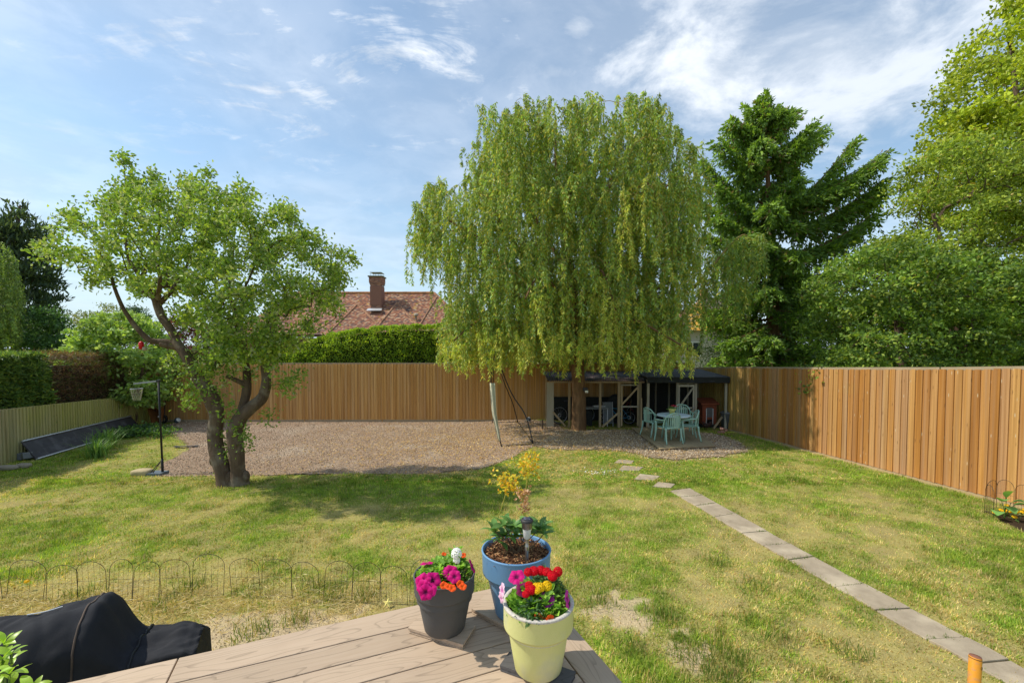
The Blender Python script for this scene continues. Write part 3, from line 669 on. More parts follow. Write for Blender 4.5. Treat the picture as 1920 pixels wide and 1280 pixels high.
dr_line = [tuple((corner+U*.22+Vv*t)[:2]) for t in np.linspace(-.2, 1.6, 30)]
tall_grass('tall_grass', 2600, dr_line, .10, .30, 'long uncut grass along the right edge of the deck', [(.14, .22, .04), (.20, .27, .05), (.5, .42, .18)])
tall_grass('weed_tufts', 3000, [tuple(G(a, b)[:2]) for a, b in ((1235, 1150), (1240, 1160), (1185, 1215), (1290, 1225), (1345, 1215), (1330, 1262), (1355, 1270), (560, 1165), (470, 1188), (300, 1140), (620, 1120), (1420, 1100), (1340, 1058), (1130, 1130), (360, 1100), (590, 1100), (690, 1115), (1380, 1235), (1050, 1100), (150, 1120), (1460, 1200), (1600, 1230))], .09, .13, 'coarse green grass tufts and weeds in the lawn', [(.13, .21, .04), (.19, .26, .05), (.44, .37, .15)])
straw = [tuple(G(a, 1128+6*math.sin(a)+.02*(700-a))[:2]) for a in range(-200, 720, 22)]
n = 5200; cc_ = np.array(straw)[RNG.integers(0, len(straw), n)]; x, y = cc_[:, 0]+RNG.normal(size=n)*.14, cc_[:, 1]+RNG.normal(size=n)*.22
Pt = np.stack([x, y, terr(x, y)+RNG.uniform(0, .05, n)], 1); D = np.stack([RNG.normal(size=n), RNG.normal(size=n), RNG.normal(size=n)*.25], 1)
tag(foliage('dry_straw', Pt, D, RNG.uniform(.05, .16, n), .006, [(.62, .50, .26), (.70, .60, .36), (.50, .38, .17)], GRASS, None), 'pale dead grass stalks lying beside the wire edging', 'straw', kind='stuff')
# ------------------------------------------------------------------ path slabs
def slab(poly, name, parent, top=.022, thick=.06, m=CONC):
    c = np.mean(poly, 0); b = bmesh.new(); vs = [b.verts.new((p[0], p[1], float(terr(*p))+top)) for p in poly]
    f = b.faces.new(vs); r = bmesh.ops.extrude_face_region(b, geom=[f]); bmesh.ops.translate(b, verts=[v for v in r['geom'] if isinstance(v, bmesh.types.BMVert)], vec=(0, 0, -thick))
    bmesh.ops.recalc_face_normals(b, faces=b.faces[:]); og = ORI.get(parent.name) if parent else np.zeros(3)
    bmesh.ops.translate(b, verts=b.verts, vec=tuple(-og)) if parent else None
    me = bpy.data.meshes.new(name); b.to_mesh(me); b.free(); o = link(name, me, m, parent); bv = o.modifiers.new('b', 'BEVEL'); bv.width = .006; bv.segments = 2; return o
def along(line, f):
    a = np.array(line); s = np.concatenate([[0], np.cumsum(np.linalg.norm(np.diff(a, axis=0), axis=1))]); return np.array([np.interp(f*s[-1], s, a[:, i]) for i in (0, 1)])
path = thing('garden_path', 'long narrow path of worn concrete slabs across the right lawn', 'path', (*np.mean(pathpoly, 0), 0)); path['kind'] = 'structure'
PL, PR = PATH_L, PATH_R
# joints where the photo shows them, by picture x on the left edge
lx = np.array([1256, 1276, 1304, 1340, 1392, 1432, 1478, 1566, 1642, 1738, 1822, 1905])
ly = np.interp(lx, [1256, 1500, 1740, 1905], [921, 1064, 1202, 1292]); fl_ = []
def q2(x, y): return G(x, y)[:2]
rxf = lambda y: np.interp(y, [912, 1031, 1133, 1254, 1300], [1286, 1500, 1690, 1920, 2010])
JL = [q2(a, b) for a, b in zip(lx, ly)]; JR = [q2(rxf(b-5+2*math.sin(i*1.7)), b-5+2*math.sin(i*1.7)) for i, b in enumerate(ly)]
for i in range(len(lx)-1):
    j = lambda: RNG.normal(size=2)*.007; dl, dr_ = unit(JL[i+1]-JL[i])*.006, unit(JR[i+1]-JR[i])*.006
    pts = [JL[i]+dl, (JL[i]+JL[i+1])/2+j(), JL[i+1]-dl, JR[i+1]-dr_, (JR[i]+JR[i+1])/2+j(), JR[i]+dr_]
    slab([tuple(p) for p in pts], 'slab', path, top=.020+.004*math.sin(i*3))
gw = 'concrete stepping stones leading to the shingle patio'
for q, lb in zip(STEPS, ('half-buried concrete stepping stone closest to the shingle patio', 'concrete stepping stone second out from the shingle patio', 'concrete stepping stone third out from the shingle patio', 'concrete stepping stone beside the start of the long slab path')):
    c = np.mean(q, 0); o = slab(q, 'stepping_stone', None, top=.016); tag(o, lb, 'stepping stone', gw)
# weeds in the path joints
pj = [tuple(p*(1-u)+q*u) for p, q in zip(JL, JR) for u in np.linspace(.1, .9, 9) if vn(p[0]*50, u*9, 1, 3) > .42]
tall_grass('joint_weeds', 1400, pj, .018, .05, 'small green weeds growing in the joints of the slab path', [(.12, .2, .04), (.18, .25, .05)])
# ------------------------------------------------------------------ trees
def tree(name, label, cat, base, group=None): return thing(name, label, cat, tuple(base), group=group)
def px_line(pts, Y0, dy=None):
    n = len(pts); dy = dy or [0]*n
    return np.array([P(p[0], p[1], Y0+d) for p, d in zip(pts, dy)])
def smooth_line(p, r, k=4):
    p, r = np.array(p), np.array(r, float); n = len(p); t = np.linspace(0, n-1, (n-1)*k+1); out = []
    for v in t:
        i = min(int(v), n-2); f = v-i; a, b, c, d = p[max(i-1, 0)], p[i], p[i+1], p[min(i+2, n-1)]
        out.append(.5*((2*b)+(-a+c)*f+(2*a-5*b+4*c-d)*f*f+(-a+3*b-3*c+d)*f**3))
    return np.array(out), np.interp(t, np.arange(n), r)
def bumpy_tube(mb, p, r, k=14, amp=.10, seed=0):
    """trunk with knobbly section"""
    p, r = smooth_line(p, r, 5); n = len(p); T = unit(np.gradient(p, axis=0)); x = unit(np.cross([0, 1, 0.], T[0])); V = []; a = np.arange(k)/k*2*pi
    for i in range(n):
        x = unit(x-(x@T[i])*T[i]); y = np.cross(T[i], x)
        rr = r[i]*(1+amp*(2*vn(a*1.6+seed, np.full(k, p[i][2]*4.), 1., seed)-1)+amp*.5*np.sin(3*a+p[i][2]*2+seed))
        V.append(p[i]+rr[:, None]*(np.cos(a)[:, None]*x+np.sin(a)[:, None]*y))
    V = np.concatenate(V); j = np.arange(k); j2 = (j+1) % k
    mb.add(np.concatenate([V, p[-1:]]), np.concatenate([np.stack([i*k+j, i*k+j2, (i+1)*k+j2, (i+1)*k+j], 1) for i in range(n-1)]), np.stack([(n-1)*k+j, (n-1)*k+j2, np.full(k, n*k)], 1))
    return p, r
# ---- apple tree
b0 = G(440, 908); YA = b0[1]; sc_ = YA/FPX
at = tree('apple_tree', 'gnarled twin-trunked apple tree on the edge of the lawn', 'tree', b0)
mb = MB(); nodes, par = [], []
stems = [  # picture points, depth offsets, radii in picture px
    ([(424, 912), (418, 880), (408, 850), (403, 815), (407, 780), (398, 750), (380, 718), (362, 690), (345, 662), (332, 645), (322, 622), (306, 598), (296, 575), (290, 558), (270, 548)], [0, 0, .02, .05, .05, 0, -.05, -.1, -.12, -.1, -.05, 0, .05, .05, .1], [26, 21, 20, 19, 20, 21, 18, 16, 14, 13, 11, 11, 10, 10, 7]),
    ([(452, 912), (446, 880), (444, 845), (441, 810), (450, 785), (470, 765), (492, 745), (499, 715), (497, 690), (495, 665), (505, 630), (520, 590), (535, 545)], [0, -.02, -.05, -.05, -.05, 0, .05, .05, .1, .12, .2, .3, .4], [26, 20, 20, 20, 19, 17, 15, 13, 12, 11, 8, 6, 3]),
    ([(450, 790), (456, 760), (462, 735), (463, 705), (460, 675), (455, 640), (445, 600), (430, 550), (420, 500)], [0, .1, .15, .2, .2, .25, .3, .35, .4], [14, 12, 12, 11, 9, 8, 7, 5, 3]),
    ([(463, 722), (448, 715), (432, 708), (424, 705)], [.15, .1, .05, .02], [8, 7, 6, 5]),
    ([(332, 648), (312, 641), (292, 640), (278, 636), (255, 612), (240, 592), (228, 572), (215, 540), (205, 500)], [-.1, -.15, -.2, -.25, -.3, -.35, -.4, -.5, -.5], [11, 8, 7, 7, 6, 5.5, 5, 4, 2]),
    ([(296, 572), (312, 555), (325, 540), (345, 510), (360, 470)], [.05, .1, .15, .25, .3], [8, 7, 6, 4, 2.5]),
    ([(335, 652), (315, 648), (300, 645)], [-.1, -.16, -.2], [9, 8, 7]),
    ([(272, 550), (262, 520), (240, 480), (235, 420), (236, 360), (232, 300)], [.1, .1, 0, 0, 0, 0], [6, 5, 4, 3, 2, 1]),
    ([(296, 560), (300, 520), (290, 470), (300, 420), (295, 370)], [0, -.2, -.3, -.3, -.2], [7, 5, 4, 3, 2])]
for n_, (pts, dy, rr) in enumerate(stems):
    p, r = bumpy_tube(mb, px_line(pts, YA, dy), np.array(rr)*sc_*.66, seed=n_); i0 = len(nodes)
    for i, q in enumerate(p[::3]): nodes.append(q); par.append(i0+i-1 if i else -1)
for bx, by, br in ((461, 893, 7), (400, 862, 7), (430, 898, 9), (441, 908, 12)): mb.ell(P(bx, by, YA-.03), np.array([1, 1, 1.7])*br*sc_, 10, 8)
tr = mb.build('trunk', BARK, at, smooth=True)
poly = [(78, 470), (100, 440), (118, 400), (150, 390), (190, 372), (222, 330), (236, 296), (246, 330), (290, 335), (330, 348), (360, 345), (385, 328), (398, 362), (440, 360), (480, 362), (520, 385), (560, 392), (582, 425), (605, 452), (640, 468), (664, 490), (655, 530), (640, 580), (610, 615), (560, 640), (520, 680), (480, 690), (440, 665), (400, 668), (360, 640), (330, 590), (300, 545), (260, 552), (215, 545), (180, 540), (150, 515), (110, 480)]
T = crown_pts(poly, YA, 1.9, 560, dm=1.1)
extra = [P(x, y, YA+RNG.normal()*.15) for x, y in ((232, 300), (292, 330), (385, 328), (450, 352), (664, 488), (600, 440), (122, 405), (80, 465), (70, 490), (540, 395), (345, 345), (560, 705), (540, 735), (370, 740), (400, 700), (345, 760), (455, 820), (440, 650), (520, 670), (215, 385), (640, 470), (350, 690), (365, 720), (345, 730), (330, 700), (400, 690), (420, 720), (395, 740), (430, 660), (480, 700), (520, 700), (530, 720), (310, 680), (370, 660), (232, 292), (236, 310), (292, 325), (388, 322), (350, 335), (452, 346), (540, 385), (668, 486), (118, 398), (60, 470), (160, 375))]
T = np.concatenate([T, extra])
N, pr = grow(nodes, par, T, mid=3, bend=.10, lift=.03)
V, Q, tips = limb_mesh(N, pr, .0042, .52, rmax=.05, start=len(nodes), k=4)
nmesh('branches', V, Q, TWIG, at)
src = N[len(nodes):]; w_ = RNG.integers(0, len(src), 37000)
Pt = src[w_]+RNG.normal(size=(len(w_), 3))*.075; D = unit(RNG.normal(size=(len(w_), 3))+np.array([0, -.1, .25])); 
foliage('leaves', Pt, D, RNG.uniform(.055, .095, len(Pt)), RNG.uniform(.032, .05, len(Pt)), [(.23, .36, .06), (.29, .43, .07), (.16, .27, .05), (.40, .50, .09), (.36, .42, .22)], LEAF, at, six=True, curl=.12)
# sprouts up the trunks
sp_ = [P(x, y, YA-.12+RNG.normal()*.1) for x, y in ((430, 760), (428, 780), (420, 820), (432, 850), (425, 875), (410, 740), (462, 830), (455, 812), (438, 690), (450, 668), (505, 780), (560, 702), (545, 715), (390, 700), (375, 735), (360, 752), (350, 700), (520, 650), (380, 690), (425, 690), (405, 690), (440, 640))]
w_ = RNG.integers(0, len(sp_), 1500); Pt = np.array(sp_)[w_]+RNG.normal(size=(1500, 3))*np.array([.09, .09, .11])
foliage('sprouts', Pt, RNG.normal(size=(1500, 3)), .065, .036, [(.17, .28, .05), (.25, .34, .06)], LEAF, at, six=True)
# ---- willow
bw = G(1085, 806); YW = bw[1]; sw = YW/FPX
wt = tree('willow_tree', 'large weeping willow in front of the store shed', 'tree', bw)
mb = MB(); nodes, par = [], []
def limb(pts, dy, rr, seed=0, k=10):
    p, r = bumpy_tube(mb, px_line(pts, YW, dy), np.array(rr)*sw, k, .07, seed); i0 = len(nodes)
    for i, q in enumerate(p[::3]): nodes.append(q); par.append(i0+i-1 if i else -1)
    return p
limb([(1085, 812), (1085, 795), (1085, 750), (1084, 700), (1080, 640), (1076, 580), (1070, 520), (1060, 450), (1050, 370), (1044, 310), (1040, 260)], [0]*11, [16, 14, 13, 12, 12, 11, 10, 8, 6, 4, 2], 1, 16)
L_ = [([(1080, 640), (1030, 560), (980, 480), (940, 420), (905, 360)], [0, -.6, -1.2, -1.6, -1.9], [8, 6, 5, 4, 2]),
      ([(1076, 590), (1130, 500), (1180, 430), (1230, 370), (1270, 330)], [0, .3, .5, .4, .2], [8, 6, 5, 3, 2]),
      ([(1075, 560), (1110, 440), (1150, 330), (1180, 275), (1198, 245)], [0, .6, 1, 1.3, 1.5], [7, 6, 4, 3, 2]),
      ([(1070, 520), (1010, 420), (960, 330), (940, 290), (932, 262)], [0, .3, .8, 1, 1.2], [7, 5, 4, 3, 2]),
      ([(1078, 620), (1000, 540), (900, 450), (845, 415), (822, 385)], [0, -.3, -.3, -.2, 0], [6, 5, 4, 3, 2]),
      ([(1082, 660), (1140, 600), (1200, 560), (1270, 520), (1310, 490)], [0, .4, .6, .6, .4], [6, 5, 4, 3, 2]),
      ([(1082, 650), (1090, 590), (1110, 530), (1130, 510), (1160, 600)], [0, -1, -1.8, -2.3, -2.7], [6, 5, 4, 3, 1.5]),
      ([(1080, 640), (1060, 600), (1045, 545), (1010, 520), (985, 560)], [0, -1.1, -2, -2.6, -3], [6, 5, 4, 3, 1.5]),
      ([(1082, 670), (1120, 640), (1160, 610), (1190, 600), (1240, 625), (1290, 655)], [0, -.8, -1.5, -2, -2.3, -2.4], [6, 4.5, 4, 3.2, 2.4, 1.5]),
      ([(1082, 680), (1020, 640), (960, 610), (900, 600), (850, 640)], [0, -.9, -1.6, -2, -2.2], [6, 4.5, 4, 3, 1.5]),
      ([(1070, 540), (1060, 420), (1078, 330), (1084, 270), (1084, 240)], [0, -.7, -1.2, -1.3, -1.2], [6, 5, 4, 3, 1.5]),
      ([(1076, 590), (1150, 470), (1190, 380), (1215, 345), (1175, 360)], [0, -1, -1.9, -2.5, -2.8], [6, 4.5, 3.5, 2.5, 1.5]),
      ([(1078, 600), (1040, 520), (1000, 500), (930, 520), (880, 580)], [0, 1, 1.8, 2.2, 2.5], [6, 4.5, 3.5, 2.5, 1.5]),
      ([(1078, 600), (1130, 540), (1200, 520), (1260, 560)], [0, 1.2, 2, 2.5], [6, 4.5, 3.5, 2])]
for i, (a, b, c) in enumerate(L_): limb(a, b, [v*.7 for v in c], i+2)
mb.build('trunk', WBARK, wt, smooth=True)
wpoly = [(1024, 158), (1045, 180), (1100, 170), (1160, 178), (1220, 172), (1262, 190), (1270, 235), (1300, 265), (1318, 290), (1322, 340), (1305, 400), (1300, 480), (1290, 560), (1290, 640), (1240, 650), (1100, 640), (1000, 640), (880, 660), (830, 640), (832, 560), (850, 500), (790, 460), (765, 430), (790, 350), (815, 330), (850, 345), (870, 330), (868, 280), (890, 250), (905, 215), (905, 196), (950, 186), (1000, 190)]
T = crown_pts(wpoly, YW, 3.1, 760, dm=2.3, front=.55)
N, pr = grow(nodes, par, T, mid=3, bend=.12, lift=.12, pathw=.2)
V, Q, tips = limb_mesh(N, pr, .0055, .5, rmax=.06, start=len(nodes), k=4)
nmesh('branches', V, Q, YTWIG, wt)
zlow = float(P(1085, 712, YW)[2])
def strands(starts, lens, step, leafL, leafW, cols, parent, m=LEAF, spread=.5, floor=None, tw=YTWIG, name='hanging_foliage'):
    ps, ds, A, B, tn = [], [], [], [], []
    for s, L in zip(starts, lens):
        n = max(4, int(L/.22)); a = random.uniform(0, 2*pi); out = np.array([math.cos(a), math.sin(a)])*random.uniform(.05, spread)*.5
        t = np.linspace(0, 1, n); zz_ = -L*t+.10*L*np.sin(pi*np.minimum(t*2.2, 1))*1.2
        wob = RNG.normal(size=2)*.05
        q = np.stack([s[0]+out[0]*(1-np.exp(-3*t))*min(L, 1.6)+wob[0]*np.sin(t*5), s[1]+out[1]*(1-np.exp(-3*t))*min(L, 1.6)+wob[1]*np.sin(t*4), s[2]+zz_], 1)
        if floor is not None: q = q[q[:, 2] > CAM_Z-(floor+26*(float(vn(s[0], s[1], .9, 55))-.55)-650)/FPX*q[:, 1]+random.uniform(-.15, .5)]
        if len(q) < 3: continue
        A.append(q[:-1]); B.append(q[1:]); k = int(len(q)*.22/step); f = RNG.uniform(0, len(q)-1.01, k); i = f.astype(int); fr = (f-i)[:, None]
        ps.append(q[i]*(1-fr)+q[i+1]*fr); tn.append(np.full(k, random.uniform(.72, 1.25))); T_ = unit(q[i+1]-q[i]); aa = RNG.uniform(0, 2*pi, k); ds.append(T_*.9+np.stack([np.cos(aa), np.sin(aa), 0*aa], 1)*.75)
    A, B = np.concatenate(A), np.concatenate(B); V, Q = frusta(A, B, np.full(len(A), .0035), np.full(len(A), .0035), 3); nmesh('hanging_twigs', V, Q, tw, parent)
    ps, ds = np.concatenate(ps), np.concatenate(ds); n = len(ps)
    return foliage(name, ps+RNG.normal(size=(n, 3))*.018, ds, leafL*RNG.uniform(.7, 1.25, n), leafW, cols, m, parent, fold=.1, tint=np.concatenate(tn)[:, None])
WC = [(.26, .39, .07), (.31, .46, .08), (.18, .29, .06), (.41, .48, .09), (.34, .47, .19), (.58, .52, .10)]
src = N[12:]; cl_ = RNG.integers(0, len(src), 800); k_ = src[cl_[RNG.integers(0, 800, 3500)]]+RNG.normal(size=(3500, 3))*np.array([.17, .17, .10])
zt_ = (k_[:, 2]-zlow)/(src[:, 2].max()-zlow)
k_[:1700] = crown_pts(wpoly, YW, 2.8, 1700, dm=1.6, front=.5)
lens = np.where(RNG.random(3500) < .5, RNG.uniform(.5, 1.3, 3500), RNG.uniform(1.1, 2.7, 3500))*(1-.35*np.clip(zt_, 0, 1))
edge_l = k_[:, 0] < P(860, 400, YW)[0]; lens = np.where(edge_l, lens*.85, lens)
strands(k_, lens, .0148, .120, .036, WC, wt, floor=696)
tipn = N[tips]; tipn = tipn[tipn[:, 2] > zlow+2]; strands(np.concatenate([tipn, tipn+RNG.normal(size=tipn.shape)*.14]), RNG.uniform(.35, 1.0, 2*len(tipn)), .013, .11, .034, WC, wt, name='tip_foliage')
# hanging curtains on near limbs and skirt, yellow sunlight put into the leaf colour
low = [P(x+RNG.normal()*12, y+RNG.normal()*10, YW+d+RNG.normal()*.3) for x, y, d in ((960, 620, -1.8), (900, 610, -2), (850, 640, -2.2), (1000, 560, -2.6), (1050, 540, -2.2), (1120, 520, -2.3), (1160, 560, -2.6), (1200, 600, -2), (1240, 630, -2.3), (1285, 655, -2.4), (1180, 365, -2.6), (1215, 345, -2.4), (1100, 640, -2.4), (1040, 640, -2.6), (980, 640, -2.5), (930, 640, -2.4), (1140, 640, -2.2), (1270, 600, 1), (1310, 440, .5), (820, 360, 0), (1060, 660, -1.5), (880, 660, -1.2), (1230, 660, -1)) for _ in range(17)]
strands(np.array(low), RNG.uniform(.7, 2.2, len(low)), .011, .105, .026, [(.46, .58, .10), (.56, .62, .12), (.38, .50, .10), (.72, .64, .13)], wt, floor=707, name='sunlit_foliage')
# the long branch that hangs in front of the spruce
br = MB(); p, r = bumpy_tube(br, px_line([(1300, 540), (1335, 500), (1368, 460), (1395, 440), (1408, 455)], YW+1, [-.5, -.3, 0, .1, .1]), np.array([3, 2.5, 2, 1.5, 1])*sw, 6); br.build('overhanging_branch', YTWIG, wt, smooth=True)
st = p[RNG.integers(2, len(p), 75)]+RNG.normal(size=(75, 3))*np.array([.38, .3, .12]); strands(st, RNG.uniform(.8, 2.8, 75), .013, .14, .034, WC, wt, name='overhanging_foliage')
# ------------------------------------------------------------------ trees and hedges beyond the fences
def bushy(name, label, cat, base, poly, Yc, depth, n_cl, n_leaf, L, Wd, cols, sig, trunk=None, group=None, six=False, front=.6, dm=None, up=.25, out=.5, tw=TWIG, holes=(), curl=.1, w=None, limbs=True, leafname='leaves', trunk_m=None, sink=1.0):
    t = tree(name, label, cat, base, group); T = crown_pts(poly, Yc, depth, n_cl, dm=dm, front=front, holes=holes)
    src = T
    if trunk:
        mb = MB(); nodes, par = [], []
        for k_, (pts, dy, rr) in enumerate(trunk):
            p, r = bumpy_tube(mb, px_line(pts, Yc, dy), np.array(rr)*Yc/FPX, 9, .08, k_); i0 = len(nodes)
            for i, q in enumerate(p[::3]): nodes.append(q); par.append(i0+i-1 if i else -1)
            if pts[0][1] > 690: mb.build('trunk', trunk_m or BARK, t, smooth=True) if k_ == len(trunk)-1 or trunk[k_+1][0][0][1] > 690 else None; mb = mb if not (k_ == len(trunk)-1 or trunk[k_+1][0][0][1] > 690) else MB()
            elif k_ == len(trunk)-1 or trunk[k_+1][0][0][1] > 690: mb.build('trunk', trunk_m or BARK, t, smooth=True); mb = MB()
        if limbs:
            N, pr = grow(nodes, par, T[:420], mid=2, bend=.1, lift=.05); V, Q, tips = limb_mesh(N, pr, .008, .5, rmax=.09, start=len(nodes), k=4)
            nmesh('branches', V, Q, tw, t)
    c = T.mean(0); i = RNG.integers(0, len(T), n_leaf); Pt = T[i]+np.clip(RNG.normal(size=(n_leaf, 3)), -2.1, 2.1)*np.array([sig, sig, sig*.45])
    D = unit(RNG.normal(size=(n_leaf, 3))+unit(Pt-c)*out+np.array([0, 0, up]))
    tint = (1+.30*(RNG.random(len(T))*2-1))[i][:, None]
    foliage(leafname, Pt, D, L*RNG.uniform(.65, 1.2, n_leaf), Wd*RNG.uniform(.8, 1.2, n_leaf), cols, LEAF, t, six=six, curl=curl, w=w, tint=tint); return t
def gz(x, y): return float(terr(x, y))
def base_at(px, Y):
    x = (px-960)/FPX*Y; return (x, Y, gz(x, Y))
# privet hedge behind the back fence (leaf shell round a closed body)
def hedge(name, label, xs, tops, Yc, half, n, L, Wd, cols, zb=-.2, body=None, tufts=.10, along_y=False, zlo=1.3, cat='hedge'):
    """xs: positions along the hedge, tops: crest heights there"""
    a0 = xs[0]; t = thing(name, label, cat, ((a0, Yc, zb) if not along_y else (Yc, a0, zb)))
    u = RNG.uniform(xs[0], xs[-1], n); H = np.interp(u, xs, tops); H = H+.28*(fbm(u, u*0, 1.3, 91)-.5)+.16*(fbm(u, u*0, 5, 92)-.5)
    side = RNG.random(n); v = np.where(side < .36, RNG.uniform(-1, 1, n), -1+.12*np.abs(RNG.normal(size=n))); v = np.where(side > .92, 1, v)
    z = np.where(side < .36, H-np.abs(RNG.normal(size=n))*.06, zlo+(H-zlo)*RNG.random(n)**.8)
    lump = .22*(fbm(u, z, 1.6, 93)-.5)+.12*(fbm(u, z, 5, 94)-.5)
    y = Yc+v*half*(1-.25*np.clip((z-H+.5)/.5, 0, 1))*1.0+np.where(v < -.8, -lump*1.6, lump); z = z+np.where(side < .36, .5*lump, 0)
    Pt = np.stack([u, y, z], 1) if not along_y else np.stack([y, u, z], 1)
    nn = np.where((side < .36)[:, None], np.array([[0, 0, 1.]]), np.array([[0, -1., 0]]) if not along_y else np.array([[1., 0, 0]]))
    D = unit(RNG.normal(size=(n, 3))*.8+nn*.6+np.array([0, 0, .35])); foliage('leaves', Pt, D, L*RNG.uniform(.6, 1.2, n), Wd, cols, LEAF, t, curl=.1, tint=(.75+.5*fbm(u, z, 2.5, 95))[:, None])
    k = 40; uu = np.linspace(xs[0]+.1, xs[-1]-.1, k); hh = np.interp(uu, xs, tops)-.22; mb = MB(); rows = []
    for s_, zf in ((-.78, 0), (-.78, 1), (.78, 1), (.78, 0)):
        zc = zb+(hh-zb)*zf; yy = np.full(k, Yc+s_*half); rows.append(np.stack([uu, yy, zc], 1) if not along_y else np.stack([yy, uu, zc], 1))
    mb.grid(np.stack(rows, 0), 4, k); mb.build('woody_core', body or HCORE, t); return t
HCORE = mat('hedge_core', (.022, .035, .012), (.012, .018, .008), 9, .95, 1, 12, bdist=.1)
hx = lambda px, Y: (px-960)/FPX*Y
hz_ = lambda py, Y: 2.6-(py-650)/FPX*Y
HY = 19.2
hedge('privet_hedge', 'bright green clipped privet hedge behind the tan back fence', [hx(430, HY), hx(560, HY), hx(600, HY), hx(680, HY), hx(760, HY), hx(840, HY), hx(980, HY)],
      [hz_(665, HY), hz_(645, HY), hz_(634, HY), hz_(618, HY), hz_(611, HY), hz_(612, HY), hz_(640, HY)], HY, .75, 42000, .09, .055, [(.28, .42, .045), (.36, .50, .05), (.18, .30, .035), (.44, .55, .06)], zlo=1.6)
# spruce
YS = 20.5; sb = base_at(1448, YS)
sp = tree('spruce_tree', 'tall ragged spruce with drooping dark boughs behind the cedar fence', 'tree', sb); mb = MB(); ss = YS/FPX
bumpy_tube(mb, px_line([(1449, 760), (1449, 690), (1450, 600), (1447, 480), (1442, 380), (1437, 280), (1432, 222)], YS), np.array([15, 13, 11, 8, 5, 2.5, .8])*ss, 12, .05); mb.build('trunk', WBARK, sp, smooth=True)
bough = [(395, 1652, 286, 0, .55), (405, 1600, 262, -.4, .5), (430, 1657, 335, -.3, .5), (470, 1610, 420, .4, .3), (480, 1640, 398, -.6, .3), (300, 1538, 240, .3, .5), (290, 1520, 232, -.8, .4),
         (330, 1350, 262, -.6, .2), (330, 1372, 235, .2, .4), (250, 1372, 222, -.5, .3), (240, 1482, 205, .4, .4), (230, 1400, 200, .4, .4), (385, 1320, 300, .5, .2), (400, 1345, 345, -1, .1), (430, 1318, 380, .6, .0), (440, 1345, 405, -1.2, -.1),
         (470, 1330, 440, .4, -.1), (215, 1470, 205, -.8, .3), (260, 1425, 262, -2, 0), (380, 1445, 380, -2.6, -.1), (440, 1400, 440, -2.2, -.1), (460, 1500, 470, -2.4, -.1), (350, 1500, 330, -1.6, .2), (520, 1370, 540, -1.8, -.2), (540, 1535, 560, -1.6, -.2),
         (600, 1360, 640, -1.5, -.3), (620, 1530, 660, -1.4, -.3), (560, 1330, 580, .5, -.2), (590, 1580, 610, .5, -.2), (520, 1600, 500, .8, .0), (640, 1340, 672, .6, -.3), (640, 1400, 672, -1.8, -.3), (650, 1480, 682, -1.6, -.3)]
bough += [(222, 1431, 176, 0, .9), (214, 1424, 190, .2, .6), (216, 1440, 186, -.2, .6), (232, 1412, 204, -.3, .4), (236, 1452, 200, .3, .4), (250, 1465, 222, -.5, .3), (255, 1402, 236, -.5, .2), (300, 1500, 262, -.9, .3), (360, 1640, 300, -.7, .5), (375, 1600, 330, -1, .3), (420, 1645, 360, .3, .4)]
for i in range(48):
    y = 205+i*9.6; a = RNG.uniform(0, 2*pi); R_ = (32+ (y-200)*.22)*RNG.uniform(.55, 1.0); bough.append((y, 1440+R_*math.cos(a), y+R_*.12*RNG.uniform(-.6, 1), R_*ss*math.sin(a), 0))
A_, B_, ra_, rb_, fp, fd, fl2, cz = [], [], [], [], [], [], [], []
for (ya, tx, ty, dy, lift) in bough:
    x0 = np.interp(ya, [195, 480, 690], [1431, 1447, 1449]); a = P(x0, ya, YS); b = P(tx, ty, YS+dy); L = np.linalg.norm(b-a)
    t = np.linspace(0, 1, 9); q = a*(1-t)[:, None]+b*t[:, None]; q[:, 2] -= .13*L*np.sin(pi*t)*(.8 if lift > 0 else .3)
    r = np.linspace(.045, .008, 9)*min(1.4, .5+L/3); MB().tube(q, r, 5).build('bough', WBARK, sp)
    axis_ = unit(b-a); sidev = unit(np.cross(axis_, [0, 0, 1])); nt = int(10+L*15)
    for s in np.linspace(.16, 1, nt):
        f = s*8-1e-6; i = min(int(f), 7); c = q[i]*(1-(f-i))+q[i+1]*(f-i)
        for sg in (-1, 1, 0):
            l = (.80*(1-.55*s)+.16)*min(1, L/1.8)*random.uniform(.55, 1.15)
            d = unit(axis_*(.75 if sg else .4)+sidev*sg*.85+np.array([0, 0, -.50 if sg else -1.0])+RNG.normal(size=3)*.12); l = l if sg else l*1.25
            m_ = int(4+l*11); u = RNG.uniform(.05, 1, m_); base = c+d*(u*l)[:, None]-np.array([0, 0, 1.])*(.30*l*u**2)[:, None]
            fp.append(base); aa = RNG.normal(size=(m_, 3)); fd.append(unit(d+aa*.6)); fl2.append(np.full(m_, .20)); cz.append(np.full(m_, s)*(.65+.5*(sg != 0)))
fp, fd, fl2, cz = map(np.concatenate, (fp, fd, fl2, cz)); n = len(fp)
young = RNG.random(n) < .25+.5*np.clip(cz, 0, 1); c = np.where(young[:, None], palette(n, [(.22, .36, .05), (.30, .45, .06), (.15, .26, .05)]), palette(n, [(.14, .24, .06), (.17, .27, .07), (.28, .20, .11)], [.5, .4, .1]))
V, A2, B2, k = leafmesh(fp, fd, fl2*RNG.uniform(.8, 1.3, n), .085, .25); nmesh('needles', V, [np.concatenate([A2, B2])], LEAF, sp, np.repeat(c, k, 0))
